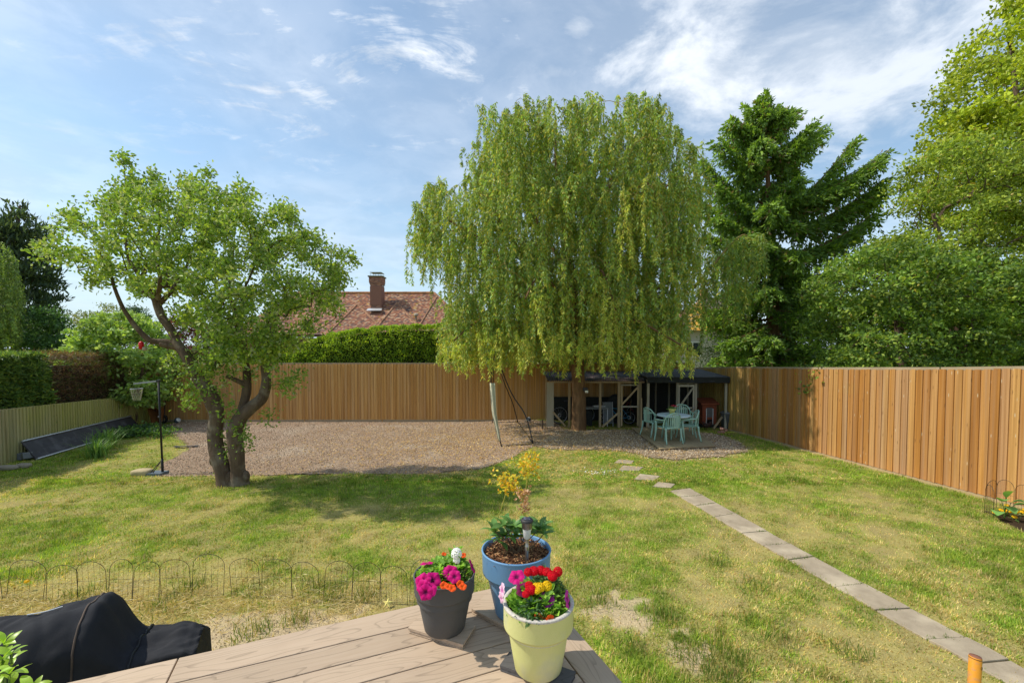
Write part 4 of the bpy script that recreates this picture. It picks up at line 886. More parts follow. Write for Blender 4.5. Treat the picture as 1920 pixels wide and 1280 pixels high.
# dark understorey beneath the spruce, its black shade put into the leaf colours
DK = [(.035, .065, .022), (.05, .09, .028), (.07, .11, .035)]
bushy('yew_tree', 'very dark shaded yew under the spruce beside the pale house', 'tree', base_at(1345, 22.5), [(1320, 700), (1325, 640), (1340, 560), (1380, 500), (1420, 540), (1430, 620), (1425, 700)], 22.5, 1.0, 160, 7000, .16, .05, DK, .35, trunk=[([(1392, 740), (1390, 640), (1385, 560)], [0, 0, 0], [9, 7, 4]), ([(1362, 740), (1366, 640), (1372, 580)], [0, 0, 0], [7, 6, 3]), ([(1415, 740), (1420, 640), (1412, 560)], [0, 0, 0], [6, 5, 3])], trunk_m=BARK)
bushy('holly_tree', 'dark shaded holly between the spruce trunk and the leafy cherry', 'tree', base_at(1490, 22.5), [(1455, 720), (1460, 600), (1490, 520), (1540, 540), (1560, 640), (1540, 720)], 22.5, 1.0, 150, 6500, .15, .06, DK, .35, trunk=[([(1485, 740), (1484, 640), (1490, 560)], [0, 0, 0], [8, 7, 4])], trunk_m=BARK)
# big trees on the right
YM = 17.0
bushy('maple_tree', 'very tall bright yellow-green maple at the top right beyond the fence', 'tree', base_at(1960, YM), [(1868, -40), (1862, 20), (1835, 70), (1800, 110), (1782, 150), (1760, 190), (1742, 215), (1738, 260), (1735, 330), (1760, 420), (1850, 460), (2000, 480), (2160, 460), (2230, 250), (2160, 40), (2080, -60)], YM, 3.0, 400, 46000, .17, .12, [(.34, .42, .035), (.42, .50, .04), (.22, .30, .03), (.50, .55, .055)], .30,
      trunk=[([(1960, 770), (1958, 560), (1940, 400), (1915, 250), (1900, 120), (1890, 20)], [0]*6, [18, 14, 9, 6, 3, 1])], out=.3, up=.1, dm=1.6)
bushy('cherry_tree', 'bronze-tipped green cherry tree below the maple', 'tree', base_at(1800, 14.2), [(1702, 420), (1680, 360), (1662, 322), (1690, 318), (1716, 300), (1735, 275), (1790, 262), (1830, 262), (1870, 252), (1930, 245), (2080, 300), (2150, 450), (2100, 620), (1900, 660), (1700, 640), (1660, 560), (1640, 500), (1600, 470), (1640, 452), (1700, 440)], 14.2, 2.0, 430, 52000, .125, .065, [(.24, .33, .045), (.31, .40, .05), (.16, .24, .035), (.40, .47, .055), (.46, .36, .09)], .24, w=[.3, .3, .25, .12, .03],
      trunk=[([(1800, 800), (1800, 700), (1790, 600), (1775, 500), (1750, 400)], [0]*5, [12, 11, 9, 6, 3])], out=.5, up=.1, dm=1.1)
bushy('hornbeam_tree', 'broad dark green bushy hornbeam rising just behind the cedar fence', 'tree', base_at(1700, 12.2), [(1502, 730), (1508, 640), (1525, 590), (1520, 540), (1545, 505), (1590, 470), (1640, 470), (1700, 455), (1760, 480), (1840, 470), (1930, 500), (2080, 540), (2120, 740), (1900, 760), (1700, 750), (1560, 740)], 12.2, 1.5, 480, 58000, .11, .066, [(.15, .25, .04), (.21, .32, .045), (.10, .18, .035), (.32, .41, .06), (.42, .36, .08)], .19, w=[.3, .3, .25, .12, .015],
      trunk=[([(1700, 850), (1700, 760), (1690, 680), (1680, 600)], [0]*4, [10, 9, 7, 3]), ([(1850, 850), (1850, 760), (1860, 680), (1870, 600)], [0]*4, [9, 8, 6, 3])], out=.55, up=.0, dm=.8)
# left side
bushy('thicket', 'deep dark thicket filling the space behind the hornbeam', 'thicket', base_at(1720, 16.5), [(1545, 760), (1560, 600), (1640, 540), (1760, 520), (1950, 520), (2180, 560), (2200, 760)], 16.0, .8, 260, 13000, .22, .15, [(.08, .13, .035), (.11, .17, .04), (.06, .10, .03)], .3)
YF = 15.0; bf = G(236, 800)
bushy('fig_tree', 'small broad-leaved tree growing beside the low mossy fence', 'tree', bf, [(108, 660), (140, 615), (180, 590), (235, 582), (285, 605), (325, 640), (335, 700), (310, 745), (260, 772), (205, 762), (165, 730), (120, 695)], bf[1], 1.1, 220, 9500, .15, .10, [(.25, .38, .08), (.32, .46, .10), (.19, .30, .07), (.40, .52, .20)], .15, six=True,
      trunk=[([(237, 806), (236, 770), (232, 735), (228, 700), (215, 660)], [0, 0, 0, .1, .1], [8, 7, 6, 4, 2]), ([(236, 770), (250, 745), (262, 715), (270, 680)], [0, 0, 0, 0], [4, 4, 3, 2]), ([(246, 806), (254, 780), (248, 752), (262, 730)], [0, .1, .1, .1], [4, 4, 3, 2]), ([(222, 806), (222, 780), (228, 750)], [0, 0, 0], [2.5, 2.5, 2])], out=.4, up=.1, dm=.6)
hc_ = [(.08, .15, .045), (.11, .20, .05), (.15, .24, .06), (.24, .32, .07)]
# conifer hedge behind the left fence, running towards the house
def lf(y): f = (y-Lend[1])/(L0v[1]-Lend[1]); return float((Lend+(L0v-Lend)*f)[0])
def skew_hedge(name, label, y0, y1, z0, z1, half, n, L, Wd, cols, gap, body=None, dirx=0):
    t = thing(name, label, 'hedge', (lf(y0)-gap-half, y0, -.2)); ys = RNG.uniform(y0, y1, n); H = np.interp(ys, [y0, y1], [z0, z1])+.25*(fbm(ys, ys*0, 1.5, 97)-.5)
    side = RNG.random(n); xf = np.interp(ys, [y0, y1], [lf(y0), lf(y1)])-gap
    z = np.where(side < .4, H-np.abs(RNG.normal(size=n))*.05, .5+(H-.5)*RNG.random(n)**.8); lump = .35*(fbm(ys, z, 1.7, 98)-.5)
    x = np.where(side < .4, xf-RNG.uniform(0, 2*half, n), xf-np.abs(RNG.normal(size=n))*.08)+lump-.25*np.clip((z-H+.35)/.35, 0, 1)*(side >= .4); z = z+lump*.4*(side < .4)
    Pt = np.stack([x, ys, z], 1); D = unit(RNG.normal(size=(n, 3))*.6+np.array([.6, -.25, .1])); foliage('sprays', Pt, D, L*RNG.uniform(.6, 1.2, n), Wd, cols, LEAF, t, curl=.25)
    mb = MB(); rows = []; uu = np.linspace(y0, y1, 12)
    for a, zf in ((.2, 0), (.2, 1), (2*half, 1), (2*half, 0)):
        rows.append(np.stack([np.interp(uu, [y0, y1], [lf(y0), lf(y1)])-gap-a, uu, -.2+(np.interp(uu, [y0, y1], [z0, z1])-.2+.2)*zf*.93], 1))
    mb.grid(np.stack(rows), 4, 12); r0 = np.stack(rows); mb.add([r0[i, 0] for i in range(4)]+[r0[i, -1] for i in range(4)], [[3, 2, 1, 0], [4, 5, 6, 7]]); mb.build('woody_core', body or HCORE, t); return t
skew_hedge('conifer_hedge', 'clipped dark green conifer hedge behind the mossy fence', 8.2, 12.4, 2.48, 2.42, .8, 22000, .14, .042, hc_, .12)
DEADC = mat('dead_core', (.07, .045, .03), (.03, .02, .014), 9, .95, 1, 12, bdist=.1)
skew_hedge('bare_conifer_hedge', 'brown bare-twigged dead stretch of hedge behind the mossy fence', 12.5, 16.4, 2.42, 2.3, .7, 9000, .22, .014, [(.20, .11, .06), (.28, .17, .10), (.10, .06, .04), (.13, .17, .05)], .25, body=DEADC)
# trees far left
YC = 34
bushy('cypress_tree', 'tall dark blue-green conifer rising at the far left', 'tree', base_at(35, YC), [(-70, 660), (-80, 560), (-60, 470), (-40, 410), (-8, 398), (0, 430), (14, 410), (30, 388), (38, 380), (50, 392), (56, 412), (70, 402), (82, 420), (76, 445), (86, 470), (98, 510), (110, 528), (104, 545), (112, 566), (106, 590), (100, 640)], YC, 2.6, 420, 17000, .50, .14, [(.035, .065, .038), (.05, .085, .045), (.07, .11, .05), (.10, .14, .055)], .36, trunk=[([(30, 700), (30, 560), (33, 420), (38, 384)], [0]*4, [8, 7, 3, 1])], up=1.4, out=.5, leafname='sprays')
yb = 22
bt = tree('birch_tree', 'light green weeping birch cut off by the left edge', 'tree', base_at(-10, yb)); mb = MB(); bumpy_tube(mb, px_line([(-10, 720), (-8, 600), (-5, 500), (0, 455)], yb), np.array([6, 5, 3, 1])*yb/FPX, 8); mb.build('trunk', TWIG, bt, smooth=True)
st = crown_pts([(-110, 560), (-80, 480), (-30, 445), (10, 450), (30, 480), (42, 520), (48, 580), (30, 610), (-60, 610)], yb, 1.6, 420, dm=.9)
strands(st, RNG.uniform(.6, 1.9, 420), .022, .13, .06, [(.17, .26, .06), (.22, .32, .07), (.13, .21, .06), (.28, .36, .10)], bt, tw=TWIG)
bushy('laurel_bush', 'dense mid-green rounded bush below the dark conifer', 'bush', base_at(85, 24), [(30, 700), (45, 620), (60, 590), (90, 582), (115, 600), (130, 640), (135, 700)], 24, 1.2, 130, 9000, .16, .09, [(.07, .15, .05), (.10, .20, .06), (.05, .11, .04)], .25)
bushy('sallow_bush', 'pale yellowish-green loose bush between conifer and apple tree', 'bush', base_at(190, 27), [(115, 700), (118, 620), (135, 596), (165, 580), (200, 572), (240, 588), (270, 600), (280, 700)], 27, 1.4, 150, 10000, .17, .07, [(.20, .26, .08), (.27, .31, .12), (.33, .33, .16), (.14, .20, .06)], .28)
bushy('dark_pine', 'small blue-green pine seen through the apple branches', 'tree', base_at(245, 40), [(228, 640), (225, 600), (236, 576), (250, 566), (264, 578), (285, 600), (300, 640)], 40, 1.2, 90, 5000, .3, .09, [(.06, .11, .07), (.08, .14, .08)], .3)
bushy('copper_beech', 'dark red-leaved shrub behind the back fence and apple tree', 'shrub', base_at(360, 20.5), [(250, 700), (262, 660), (290, 640), (310, 605), (350, 590), (400, 600), (440, 610), (470, 640), (480, 700)], 20.5, 1.0, 170, 12000, .12, .07, [(.14, .05, .05), (.20, .08, .07), (.10, .035, .04), (.24, .13, .10)], .2)
bushy('hazel_bush', 'mid-green bush poking over the corner of the back fence', 'bush', base_at(300, 19), [(262, 720), (265, 668), (300, 650), (330, 660), (360, 668), (400, 672), (440, 660), (470, 668), (500, 660), (500, 720)], 18.9, .6, 120, 9000, .11, .07, [(.15, .25, .05), (.20, .31, .05), (.11, .19, .04)], .14)
for i, (pa, ya, tp, wd, lb) in enumerate(((1075, 30, 600, 90, 'distant round tree hidden behind the willow'), (900, 34, 600, 70, 'distant dark tree beyond the hedge beside the willow'), (1230, 34, 560, 80, 'distant tall tree behind the willow next to the pale house'), (1420, 36, 560, 120, 'distant broad tree behind the spruce'), (1560, 34, 540, 110, 'distant leafy tree behind the cherry'))):
    bushy('distant_tree', lb, 'tree', base_at(pa, ya), [(pa-wd, 680), (pa-wd*.9, tp+30), (pa-wd*.3, tp), (pa+wd*.4, tp+6), (pa+wd, tp+40), (pa+wd, 680)], ya, 1.6, 90, 5500, .28, .15, [(.08, .14, .04), (.11, .18, .05), (.06, .10, .03)], .5, group='distant trees beyond the garden', trunk=[([(pa, 700), (pa, 650)], [0, 0], [5, 3])], limbs=False)
# ------------------------------------------------------------------ houses
TILE = mat('roof_tile', (1, 1, 1), attr=True, rough=.9, c2=None, bump=.4, bscale=30)
BRICKM = mat('brick', (1, 1, 1), attr=True, rough=.9)
def tiles(name, poly3, up, parent, tw=.17, te=.11, cols=None, moss=None, mossf=None):
    """rows of plain tiles on the plane of poly3; up: unit vector up the slope"""
    pl = np.array(poly3, float); up = unit(np.array(up, float)); o = pl[0]; nrm = unit(np.cross(pl[1]-pl[0], pl[2]-pl[0])); nrm = nrm if nrm[2] > 0 else -nrm
    up = unit(up-(up@nrm)*nrm); sx = np.cross(up, nrm); q = [((p-o)@sx, (p-o)@up) for p in pl]; qs = np.array(q)
    r = np.arange(qs[:, 1].min()-te, qs[:, 1].max()+te, te); c = np.arange(qs[:, 0].min()-tw, qs[:, 0].max()+tw, tw); rr, cc2 = np.meshgrid(r, c, indexing='ij')
    cc2 = cc2+(np.round(rr/te) % 2)*tw/2; rr, cc2 = rr.ravel(), cc2.ravel(); k = inpoly(cc2, rr+te/2, q); rr, cc2 = rr[k], cc2[k]; n = len(rr); g = .004
    lift = .018+RNG.normal(size=n)*.003; h = te*1.25; w = tw/2-g
    def pt(a, b, e): return o+a[:, None]*sx+b[:, None]*up+e[:, None]*nrm
    jt = RNG.normal(size=n)*.004; V = np.stack([pt(cc2-w, rr+jt, lift), pt(cc2+w, rr+jt, lift), pt(cc2+w, rr+h, lift*0+.004), pt(cc2-w, rr+h, lift*0+.004), pt(cc2-w, rr+jt, lift-.018), pt(cc2+w, rr+jt, lift-.018)], 1).reshape(-1, 3)
    b = np.arange(n)*6; F = np.concatenate([np.stack([b, b+1, b+2, b+3], 1), np.stack([b+4, b+5, b+1, b], 1)])
    T3 = np.concatenate([np.stack([b+4, b, b+3], 1), np.stack([b+5, b+2, b+1], 1)])
    col = palette(n, cols or [(.32, .14, .08), (.26, .11, .07), (.38, .18, .10), (.20, .10, .07), (.42, .28, .18), (.16, .10, .085)])
    if moss is not None:
        wp = pt(cc2, rr, lift); f = mossf(wp, rr/qs[:, 1].max()); col = np.where((RNG.random(n) < f)[:, None], palette(n, moss), col)
    o2 = nmesh(name, V, [F, T3], TILE, parent, np.repeat(col, 6, 0)); o2['kind'] = 'stuff'; return o2
def ridge_tiles(a, b, parent, r=.11, L=.32, col=(.30, .15, .08)):
    a, b = np.array(a), np.array(b); n = max(2, int(np.linalg.norm(b-a)/L)); mb = MB()
    for i in range(n):
        p, q = a+(b-a)*i/n, a+(b-a)*(i+.94)/n; mb.tube([p, q], [r*(1+random.random()*.1)]*2, 6, col=np.array(col)*random.uniform(.7, 1.3))
    o = mb.build('ridge_tiles', BRICKM, parent, col=True); o['kind'] = 'stuff'; return o
def bricks(name, c, w, d, z0, z1, parent, cols, fl=None):
    """brick skin on a stack; fl(z) widens it"""
    mb = MB(); h = .075; n = int((z1-z0)/h)
    for i in range(n):
        z = z0+(i+.5)*h; f = 1+(fl(z) if fl else 0); ww, dd_ = w*f, d*f; bl = .225
        mb.box((c[0], c[1], z), (ww-.03, dd_-.03, h), col=(.36, .32, .27))
        for (L, fx) in ((ww, 0), (dd_, 1)):
            k = max(2, round(L/bl)); st = L/k; off = (i % 2)*st/2
            for j in range(k+1):
                a = max(-L/2, -L/2+j*st-off); e = min(L/2, -L/2+(j+1)*st-off)
                if e-a < .05: continue
                m_ = (a+e)/2; col = np.array(cols[random.randrange(len(cols))])*random.uniform(.8, 1.2)
                for sg in (-1, 1):
                    p = (c[0]+m_, c[1]+sg*(dd_/2-.012), z) if not fx else (c[0]+sg*(ww/2-.012), c[1]+m_, z)
                    mb.box(p, (e-a-.012, .024, h-.012) if not fx else (.024, e-a-.012, h-.012), col=col)
    o = mb.build(name, BRICKM, parent, col=True); o['kind'] = 'stuff'; return o
BCOL = [(.34, .15, .10), (.28, .12, .085), (.40, .20, .14), (.22, .12, .10)]
RY, RZ = 37.0, hz_(550, 37.0); EY, EZ = 33.0, hz_(627, 33.0); kx = (815-960)/FPX*37; lxr = kx-11.6
hs = thing('brick_house', 'tiled bungalow with a tall brick chimney behind the privet hedge', 'house', (kx-5, 35, -.3))
ex1 = kx+3.6; lo = lxr-3.0
WALLB = mat('house_brick', (.30, .14, .10), (.22, .11, .08), 30, .9, .3, 60)
MB().box(((lo+ex1)/2, 37, (EZ-.3)/2-.15), (ex1-lo-1, 7.2, EZ+.1)).build('wall', WALLB, hs)
mossc = [(.40, .22, .05), (.33, .20, .04), (.48, .30, .08), (.25, .18, .04)]
mossf = lambda wp, h: np.clip((h-.30)*1.1+(fbm(wp[:, 0], wp[:, 2], .9, 12)-.5)*2.0, .03, .92)
up_ = (0, 4, RZ-EZ)
roof = MB().add([(lxr, RY, RZ-.02), (kx, RY, RZ-.02), (ex1, EY, EZ-.02), (lo, EY, EZ-.02), (ex1, 41, EZ), (lo, 41, EZ)], [[0, 3, 2, 1], [0, 1, 4, 5]], [[1, 2, 4], [0, 5, 3]]).build('roof', WALLB, hs)
tiles('roof_tiles', [(lxr, RY, RZ), (kx, RY, RZ), (ex1, EY, EZ), (lo, EY, EZ)], up_, roof, moss=mossc, mossf=mossf)
tiles('roof_tiles', [(kx, RY, RZ), (ex1, 41, EZ), (ex1, EY, EZ)], (-(ex1-kx), 0, RZ-EZ), roof)
ridge_tiles((lxr, RY, RZ+.02), (kx, RY, RZ+.02), roof, col=(.40, .18, .07)); ridge_tiles((kx, RY, RZ), (ex1, EY, EZ), roof)
def wing(pk, bl, br_, by, ey=32.0, ridge=(.32, .17, .10)):
    """hipped roof running out of the main slope; pk peak picture point, bl/br lower corners"""
    Z = lambda Y: EZ+(Y-EY)*(RZ-EZ)/(RY-EY)
    Yp = 35.0
    for _ in range(20): Yp = EY+(hz_(pk[1], Yp)-EZ)*(RY-EY)/(RZ-EZ)
    Yp = min(Yp, 36.9); pkp = np.array([hx(pk[0], Yp), Yp-.05, hz_(pk[1], Yp)+.03]); zl = EZ-.35
    x0 = hx(bl, ey); x1 = hx(br_, ey); a, b = np.array([x0, ey, zl]), np.array([x1, ey, zl]); yb2 = EY-.3+.0
    a2, b2 = np.array([x0-.3, EY+.6, zl-.1]), np.array([x1+.3, EY+.6, zl-.1])
    MB().add([pkp-[0, 0, .03], a, b, a2, b2], tris=[[0, 1, 2], [0, 3, 1], [0, 2, 4]]).build('roof_wing', WALLB, hs)
    tiles('roof_tiles', [pkp, a, b], pkp-(a+b)/2, bpy.data.objects[hs.children[-1].name]); w_ = hs.children[-1]
    ridge_tiles(pkp, a, w_, .09, .16, ridge); ridge_tiles(pkp, b, w_, .09, .16, ridge)
wing((672, 572), 606, 736, 626); wing((746, 569), 690, 806, 626); wing((821, 556), 772, 905, 626)
cx0 = hx(708, 35.6)
ch = MB().box((cx0, 35.7, RZ-.4), (.9, .9, 1.5)).build('chimney', WALLB, hs)
zt = hz_(520, 35.3)
bricks('brickwork', (cx0, 35.7), 20/FPX*35.3, .80, hz_(580, 35.3)-.3, zt, ch, BCOL, lambda z: .22*float(sstep(zt-.75, zt-.35, z)))
MB().box((cx0, 35.7, zt+.04), (1.16, 1.16, .09)).build('chimney_cap', mat('mossy_cap', (.13, .13, .06), (.2, .17, .1), 12, .95), ch)
fg = MB()
for sx in (-.42, 0, .42):
    for sy in (-.42, .42): fg.bar((cx0+sx, 35.7+sy, zt+.06), (cx0+sx, 35.7+sy, zt+.36), .02)
for sy in (-.42, .42):
    for zz2 in (.1, .22, .35): fg.bar((cx0-.42, 35.7+sy, zt+zz2), (cx0+.42, 35.7+sy, zt+zz2), .015)
fg.box((cx0, 35.7, zt+.37), (.9, .9, .02)); fg.build('chimney_guard', GREYMETAL, ch)
MB().bar((cx0+.5, 35.3, hz_(537, 35.3)), (cx0+.75, 35.3, hz_(536, 35.3)), .04).build('bracket', GREYMETAL, ch)
MB().add([(cx0-.55, 35.05, hz_(578, 35)), (cx0+.55, 35.05, hz_(578, 35)), (cx0+.6, 34.75, hz_(583, 34.8)+.02), (cx0-.6, 34.75, hz_(583, 34.8)+.02), (cx0-.55, 35.2, hz_(578, 35)), (cx0+.55, 35.2, hz_(578, 35))], [[0, 3, 2, 1], [4, 0, 1, 5]]).build('lead_flashing', ALU, ch)
for px in (637, 780):
    v = P(px, 591, 34.2); MB().lathe([(.001, .16), (.13, .12), (.19, 0), (.17, -.05), (.07, -.07), (.07, -.35)], v, 12).build('roof_vent', STONE, hs, smooth=True)
MB().bar((lo, EY-.02, EZ-.08), (ex1, EY-.02, EZ-.08), .16, .04).build('fascia', BLACKP, hs)
# pale house on the right, mostly screened by the willow and spruce
Yh = 29.0; h2 = thing('pebbledash_house', 'white rendered house with lichen-streaked roof between willow and spruce', 'house', (hx(1340, Yh), Yh, -.3))
wx0, wx1 = hx(1262, Yh), hx(1420, Yh); ez = hz_(617, Yh); REND = mat('white_render', (.62, .58, .55), (.48, .44, .42), 60, .95, .5, 90)
MB().box(((wx0+wx1)/2, Yh+3, (ez-.3)/2), (wx1-wx0, 6, ez+.3)).build('wall', REND, h2)
WIN = mat('window_glass', (.03, .04, .05), rough=.08, spec=.8); WHITE = mat('white_paint', (.75, .75, .73), rough=.5)
for px in (1298, 1372):
    c = P(px, 655, Yh-.02); f = MB(); f.box(c+[0, -.02, 0], (1.1, .06, 1.05)); fo = f.build('window', WHITE, h2)
    for dx in (-.26, .26): MB().box(c+[dx, -.055, 0], (.44, .012, .88)).build('pane', WIN, fo)
pk = P(1318, 560, Yh+3); rl = MB(); A3 = [np.array([wx0-.3, Yh-.3, ez-.1]), np.array([wx1+.3, Yh-.3, ez-.1]), np.array([wx1+.3, Yh+6.3, ez-.1]), np.array([wx0-.3, Yh+6.3, ez-.1])]
pk = np.array([pk[0], Yh+3, pk[2]]); pk2 = pk+np.array([1.6, 0, 0]); rl.add([*A3, pk, pk2], [[0, 1, 5, 4], [2, 3, 4, 5]], [[3, 0, 4], [1, 2, 5]]); r2 = rl.build('roof', WALLB, h2)
tc2 = [(.24, .19, .17), (.20, .16, .145), (.28, .22, .19)]; lic = [(.62, .36, .05), (.55, .30, .05), (.50, .36, .12)]
tiles('roof_tiles', [A3[0], A3[1], pk2, pk], (0, 3.3, pk[2]-ez), r2, .2, .13, tc2, lic, lambda wp, h: np.clip((fbm(wp[:, 0], wp[:, 2], .7, 3)-.55)*3+.8*(wp[:, 0] < pk[0]-.3), 0, .9))
ridge_tiles(A3[0], pk, r2, .1, .3, (.55, .35, .12)); ridge_tiles(pk, A3[1]*.0+pk2, r2, .1, .3, (.3, .22, .18))
c2 = P(1318, 570, Yh+3.2); MB().box((c2[0], Yh+3.2, pk[2]-.3), (.5, .5, .8)).build('chimney', WALLB, h2); chx = h2.children[-1]
zt2 = hz_(541, Yh+3.2); bricks('brickwork', (c2[0], Yh+3.2), .56, .56, pk[2]-.6, zt2, chx, [(.42, .22, .12), (.50, .28, .14)]); MB().lathe([(.001, 0), (.14, 0), (.13, .42), (.10, .42), (.10, .1)], (c2[0], Yh+3.2, zt2), 12).build('chimney_pot', mat('terracotta', (.42, .10, .07), (.55, .3, .25), 12, .8), chx, smooth=True)
# ------------------------------------------------------------------ store shed, hen run and patio
NEWW = mat('pale_timber', (.50, .38, .22), (.36, .26, .15), 5, .85, .3, 40, (1, 1, .3), rnd=.15)
OLDW = mat('grey_timber', (.42, .38, .28), (.30, .27, .20), 5, .85, .3, 40, (1, 1, .3), rnd=.12)
DARKNET = mat('dark_cloth', (.018, .02, .018), (.03, .032, .03), 8, .9)
def gpt(px, py): return G(px, py)
def up_from(px, py, ytop):             # ground point and the height reached at picture row ytop
    g = G(px, py); return g, float(P(px, ytop, g[1])[2])
def wire_net(parent, a, b, z0, z1, step=.06, r=.0014, m=None, name='wire_netting'):
    a, b = np.array(a[:2], float), np.array(b[:2], float); L = np.linalg.norm(b-a); A, B = [], []
    for s in np.arange(0, L, step): p = a+(b-a)*s/L; A.append([*p, z0]); B.append([*p, z1])
    for z in np.arange(z0, z1, step): A.append([*a, z]); B.append([*b, z])
    V, Q = frusta(np.array(A), np.array(B), r, r, 3) if False else frusta(np.array(A), np.array(B), np.full(len(A), r), np.full(len(A), r), 3); return nmesh(name, V, Q, m or DARKWIRE, parent)
YSH = 15.5; sh = thing('store_shed', 'open-fronted lean-to store with corrugated roof and bracing timbers', 'shed', (*G(1030, 800)[:2], gz(1.5, 15.5)))
zg = gz(2, YSH); ztop = float(P(1100, 717, YSH)[2]); Yb = 17.15; zrb = ztop+.22
X_ = lambda px, Y=YSH: (px-960)/FPX*Y
x0, x1 = X_(1030), X_(1209)
for px, w, m in ((1032, .24, OLDW), (1068, .075, NEWW), (1126, .075, NEWW), (1161.5, .095, NEWW), (1201, .095, NEWW)):
    MB().box((X_(px), YSH+.03, (zg+ztop)/2), (w, .09 if w < .2 else .14, ztop-zg+.02)).build('post', m, sh)
for x in (x0+.02, x0+1.1, x0+2.2, x1-.02): MB().box((x, Yb-.05, (zg+zrb)/2), (.07, .07, zrb-zg)).build('post', NEWW, sh)
MB().bar((x0-.02, YSH-.04, ztop+.02), (x1+.12, YSH-.04, ztop+.02), .09, .045).build('front_beam', NEWW, sh)
MB().bar((x0, Yb-.06, zrb-.03), (x1, Yb-.06, zrb-.03), .09, .045).build('rear_beam', NEWW, sh)
for x in np.linspace(x0+.05, x1, 5): MB().bar((x, YSH, ztop+.03), (x, Yb, zrb), .045, .07, up=(1, 0, 0)).build('rafter', NEWW, sh)
xs = np.linspace(x0-.08, x1+.14, 300); rows = []
for f in (0, 1):
    y = (YSH-.22)*(1-f)+(Yb+.05)*f; z = (ztop+.075)*(1-f)+(zrb+.075)*f; rows.append(np.stack([xs, xs*0+y, z+.022*np.sin(xs*2*pi/.076)], 1))
CORR = mat('corrugated_bitumen', (.060, .058, .066), (.10, .09, .10), 5, .6, c3=(.26, .17, .17), s3=2.2)
o = MB().grid(np.stack(rows), 2, 300).build('corrugated_roof', CORR, sh, smooth=True); sm = o.modifiers.new('s', 'SOLIDIFY'); sm.thickness = .006
def dbar(a, b, w=.06, m=NEWW, name='brace', par=sh, t=.035, y=YSH-.035): return MB().bar((X_(a[0], y), y, float(P(a[0], a[1], y)[2])), (X_(b[0], y), y, float(P(b[0], b[1], y)[2])), w, t, up=(0, 1, 0)).build(name, m, par)
dbar((1037, 772), (1061, 799)); dbar((1130, 800), (1160, 774))
dr = MB(); y_ = YSH-.045
dro = dr.bar((X_(1166.5, y_), y_, zg+.06), (X_(1166.5, y_), y_, ztop-.05), .05, .035, up=(0, 1, 0)).build('door_frame', NEWW, sh)
MB().bar((X_(1197, y_), y_, zg+.06), (X_(1197, y_), y_, ztop-.05), .05, .035, up=(0, 1, 0)).build('stile', NEWW, dro)
dbar((1165, 721.5), (1198, 721.5), .05, OLDW, 'top_rail', dro, y=y_-.005); dbar((1165, 762), (1198, 762), .05, OLDW, 'middle_rail', dro, y=y_-.005); dbar((1166, 804), (1198, 804), .08, NEWW, 'bottom_rail', dro, y=y_-.005); dbar((1167, 758), (1197, 725), .055, NEWW, 'diagonal_brace', dro, y=y_-.04)
wire_net(sh, (x0, YSH-.01), (x1, YSH-.01), zg, ztop); 
MB().box((x1+.01, (YSH+Yb)/2, (zg+ztop)/2), (.012, Yb-YSH-.1, ztop-zg)).build('side_cloth', DARKNET, sh)
MB().box(((x0+x1)/2, Yb-.12, zg+.45), (x1-x0-.2, .01, .9)).build('rear_cloth', DARKNET, sh)
TYRE = mat('rubber', (.014, .014, .015), rough=.7); BLUE = mat('blue_frame', (.04, .30, .55), rough=.35, spec=.5); REDP = mat('red_paint', (.30, .02, .02), rough=.45)
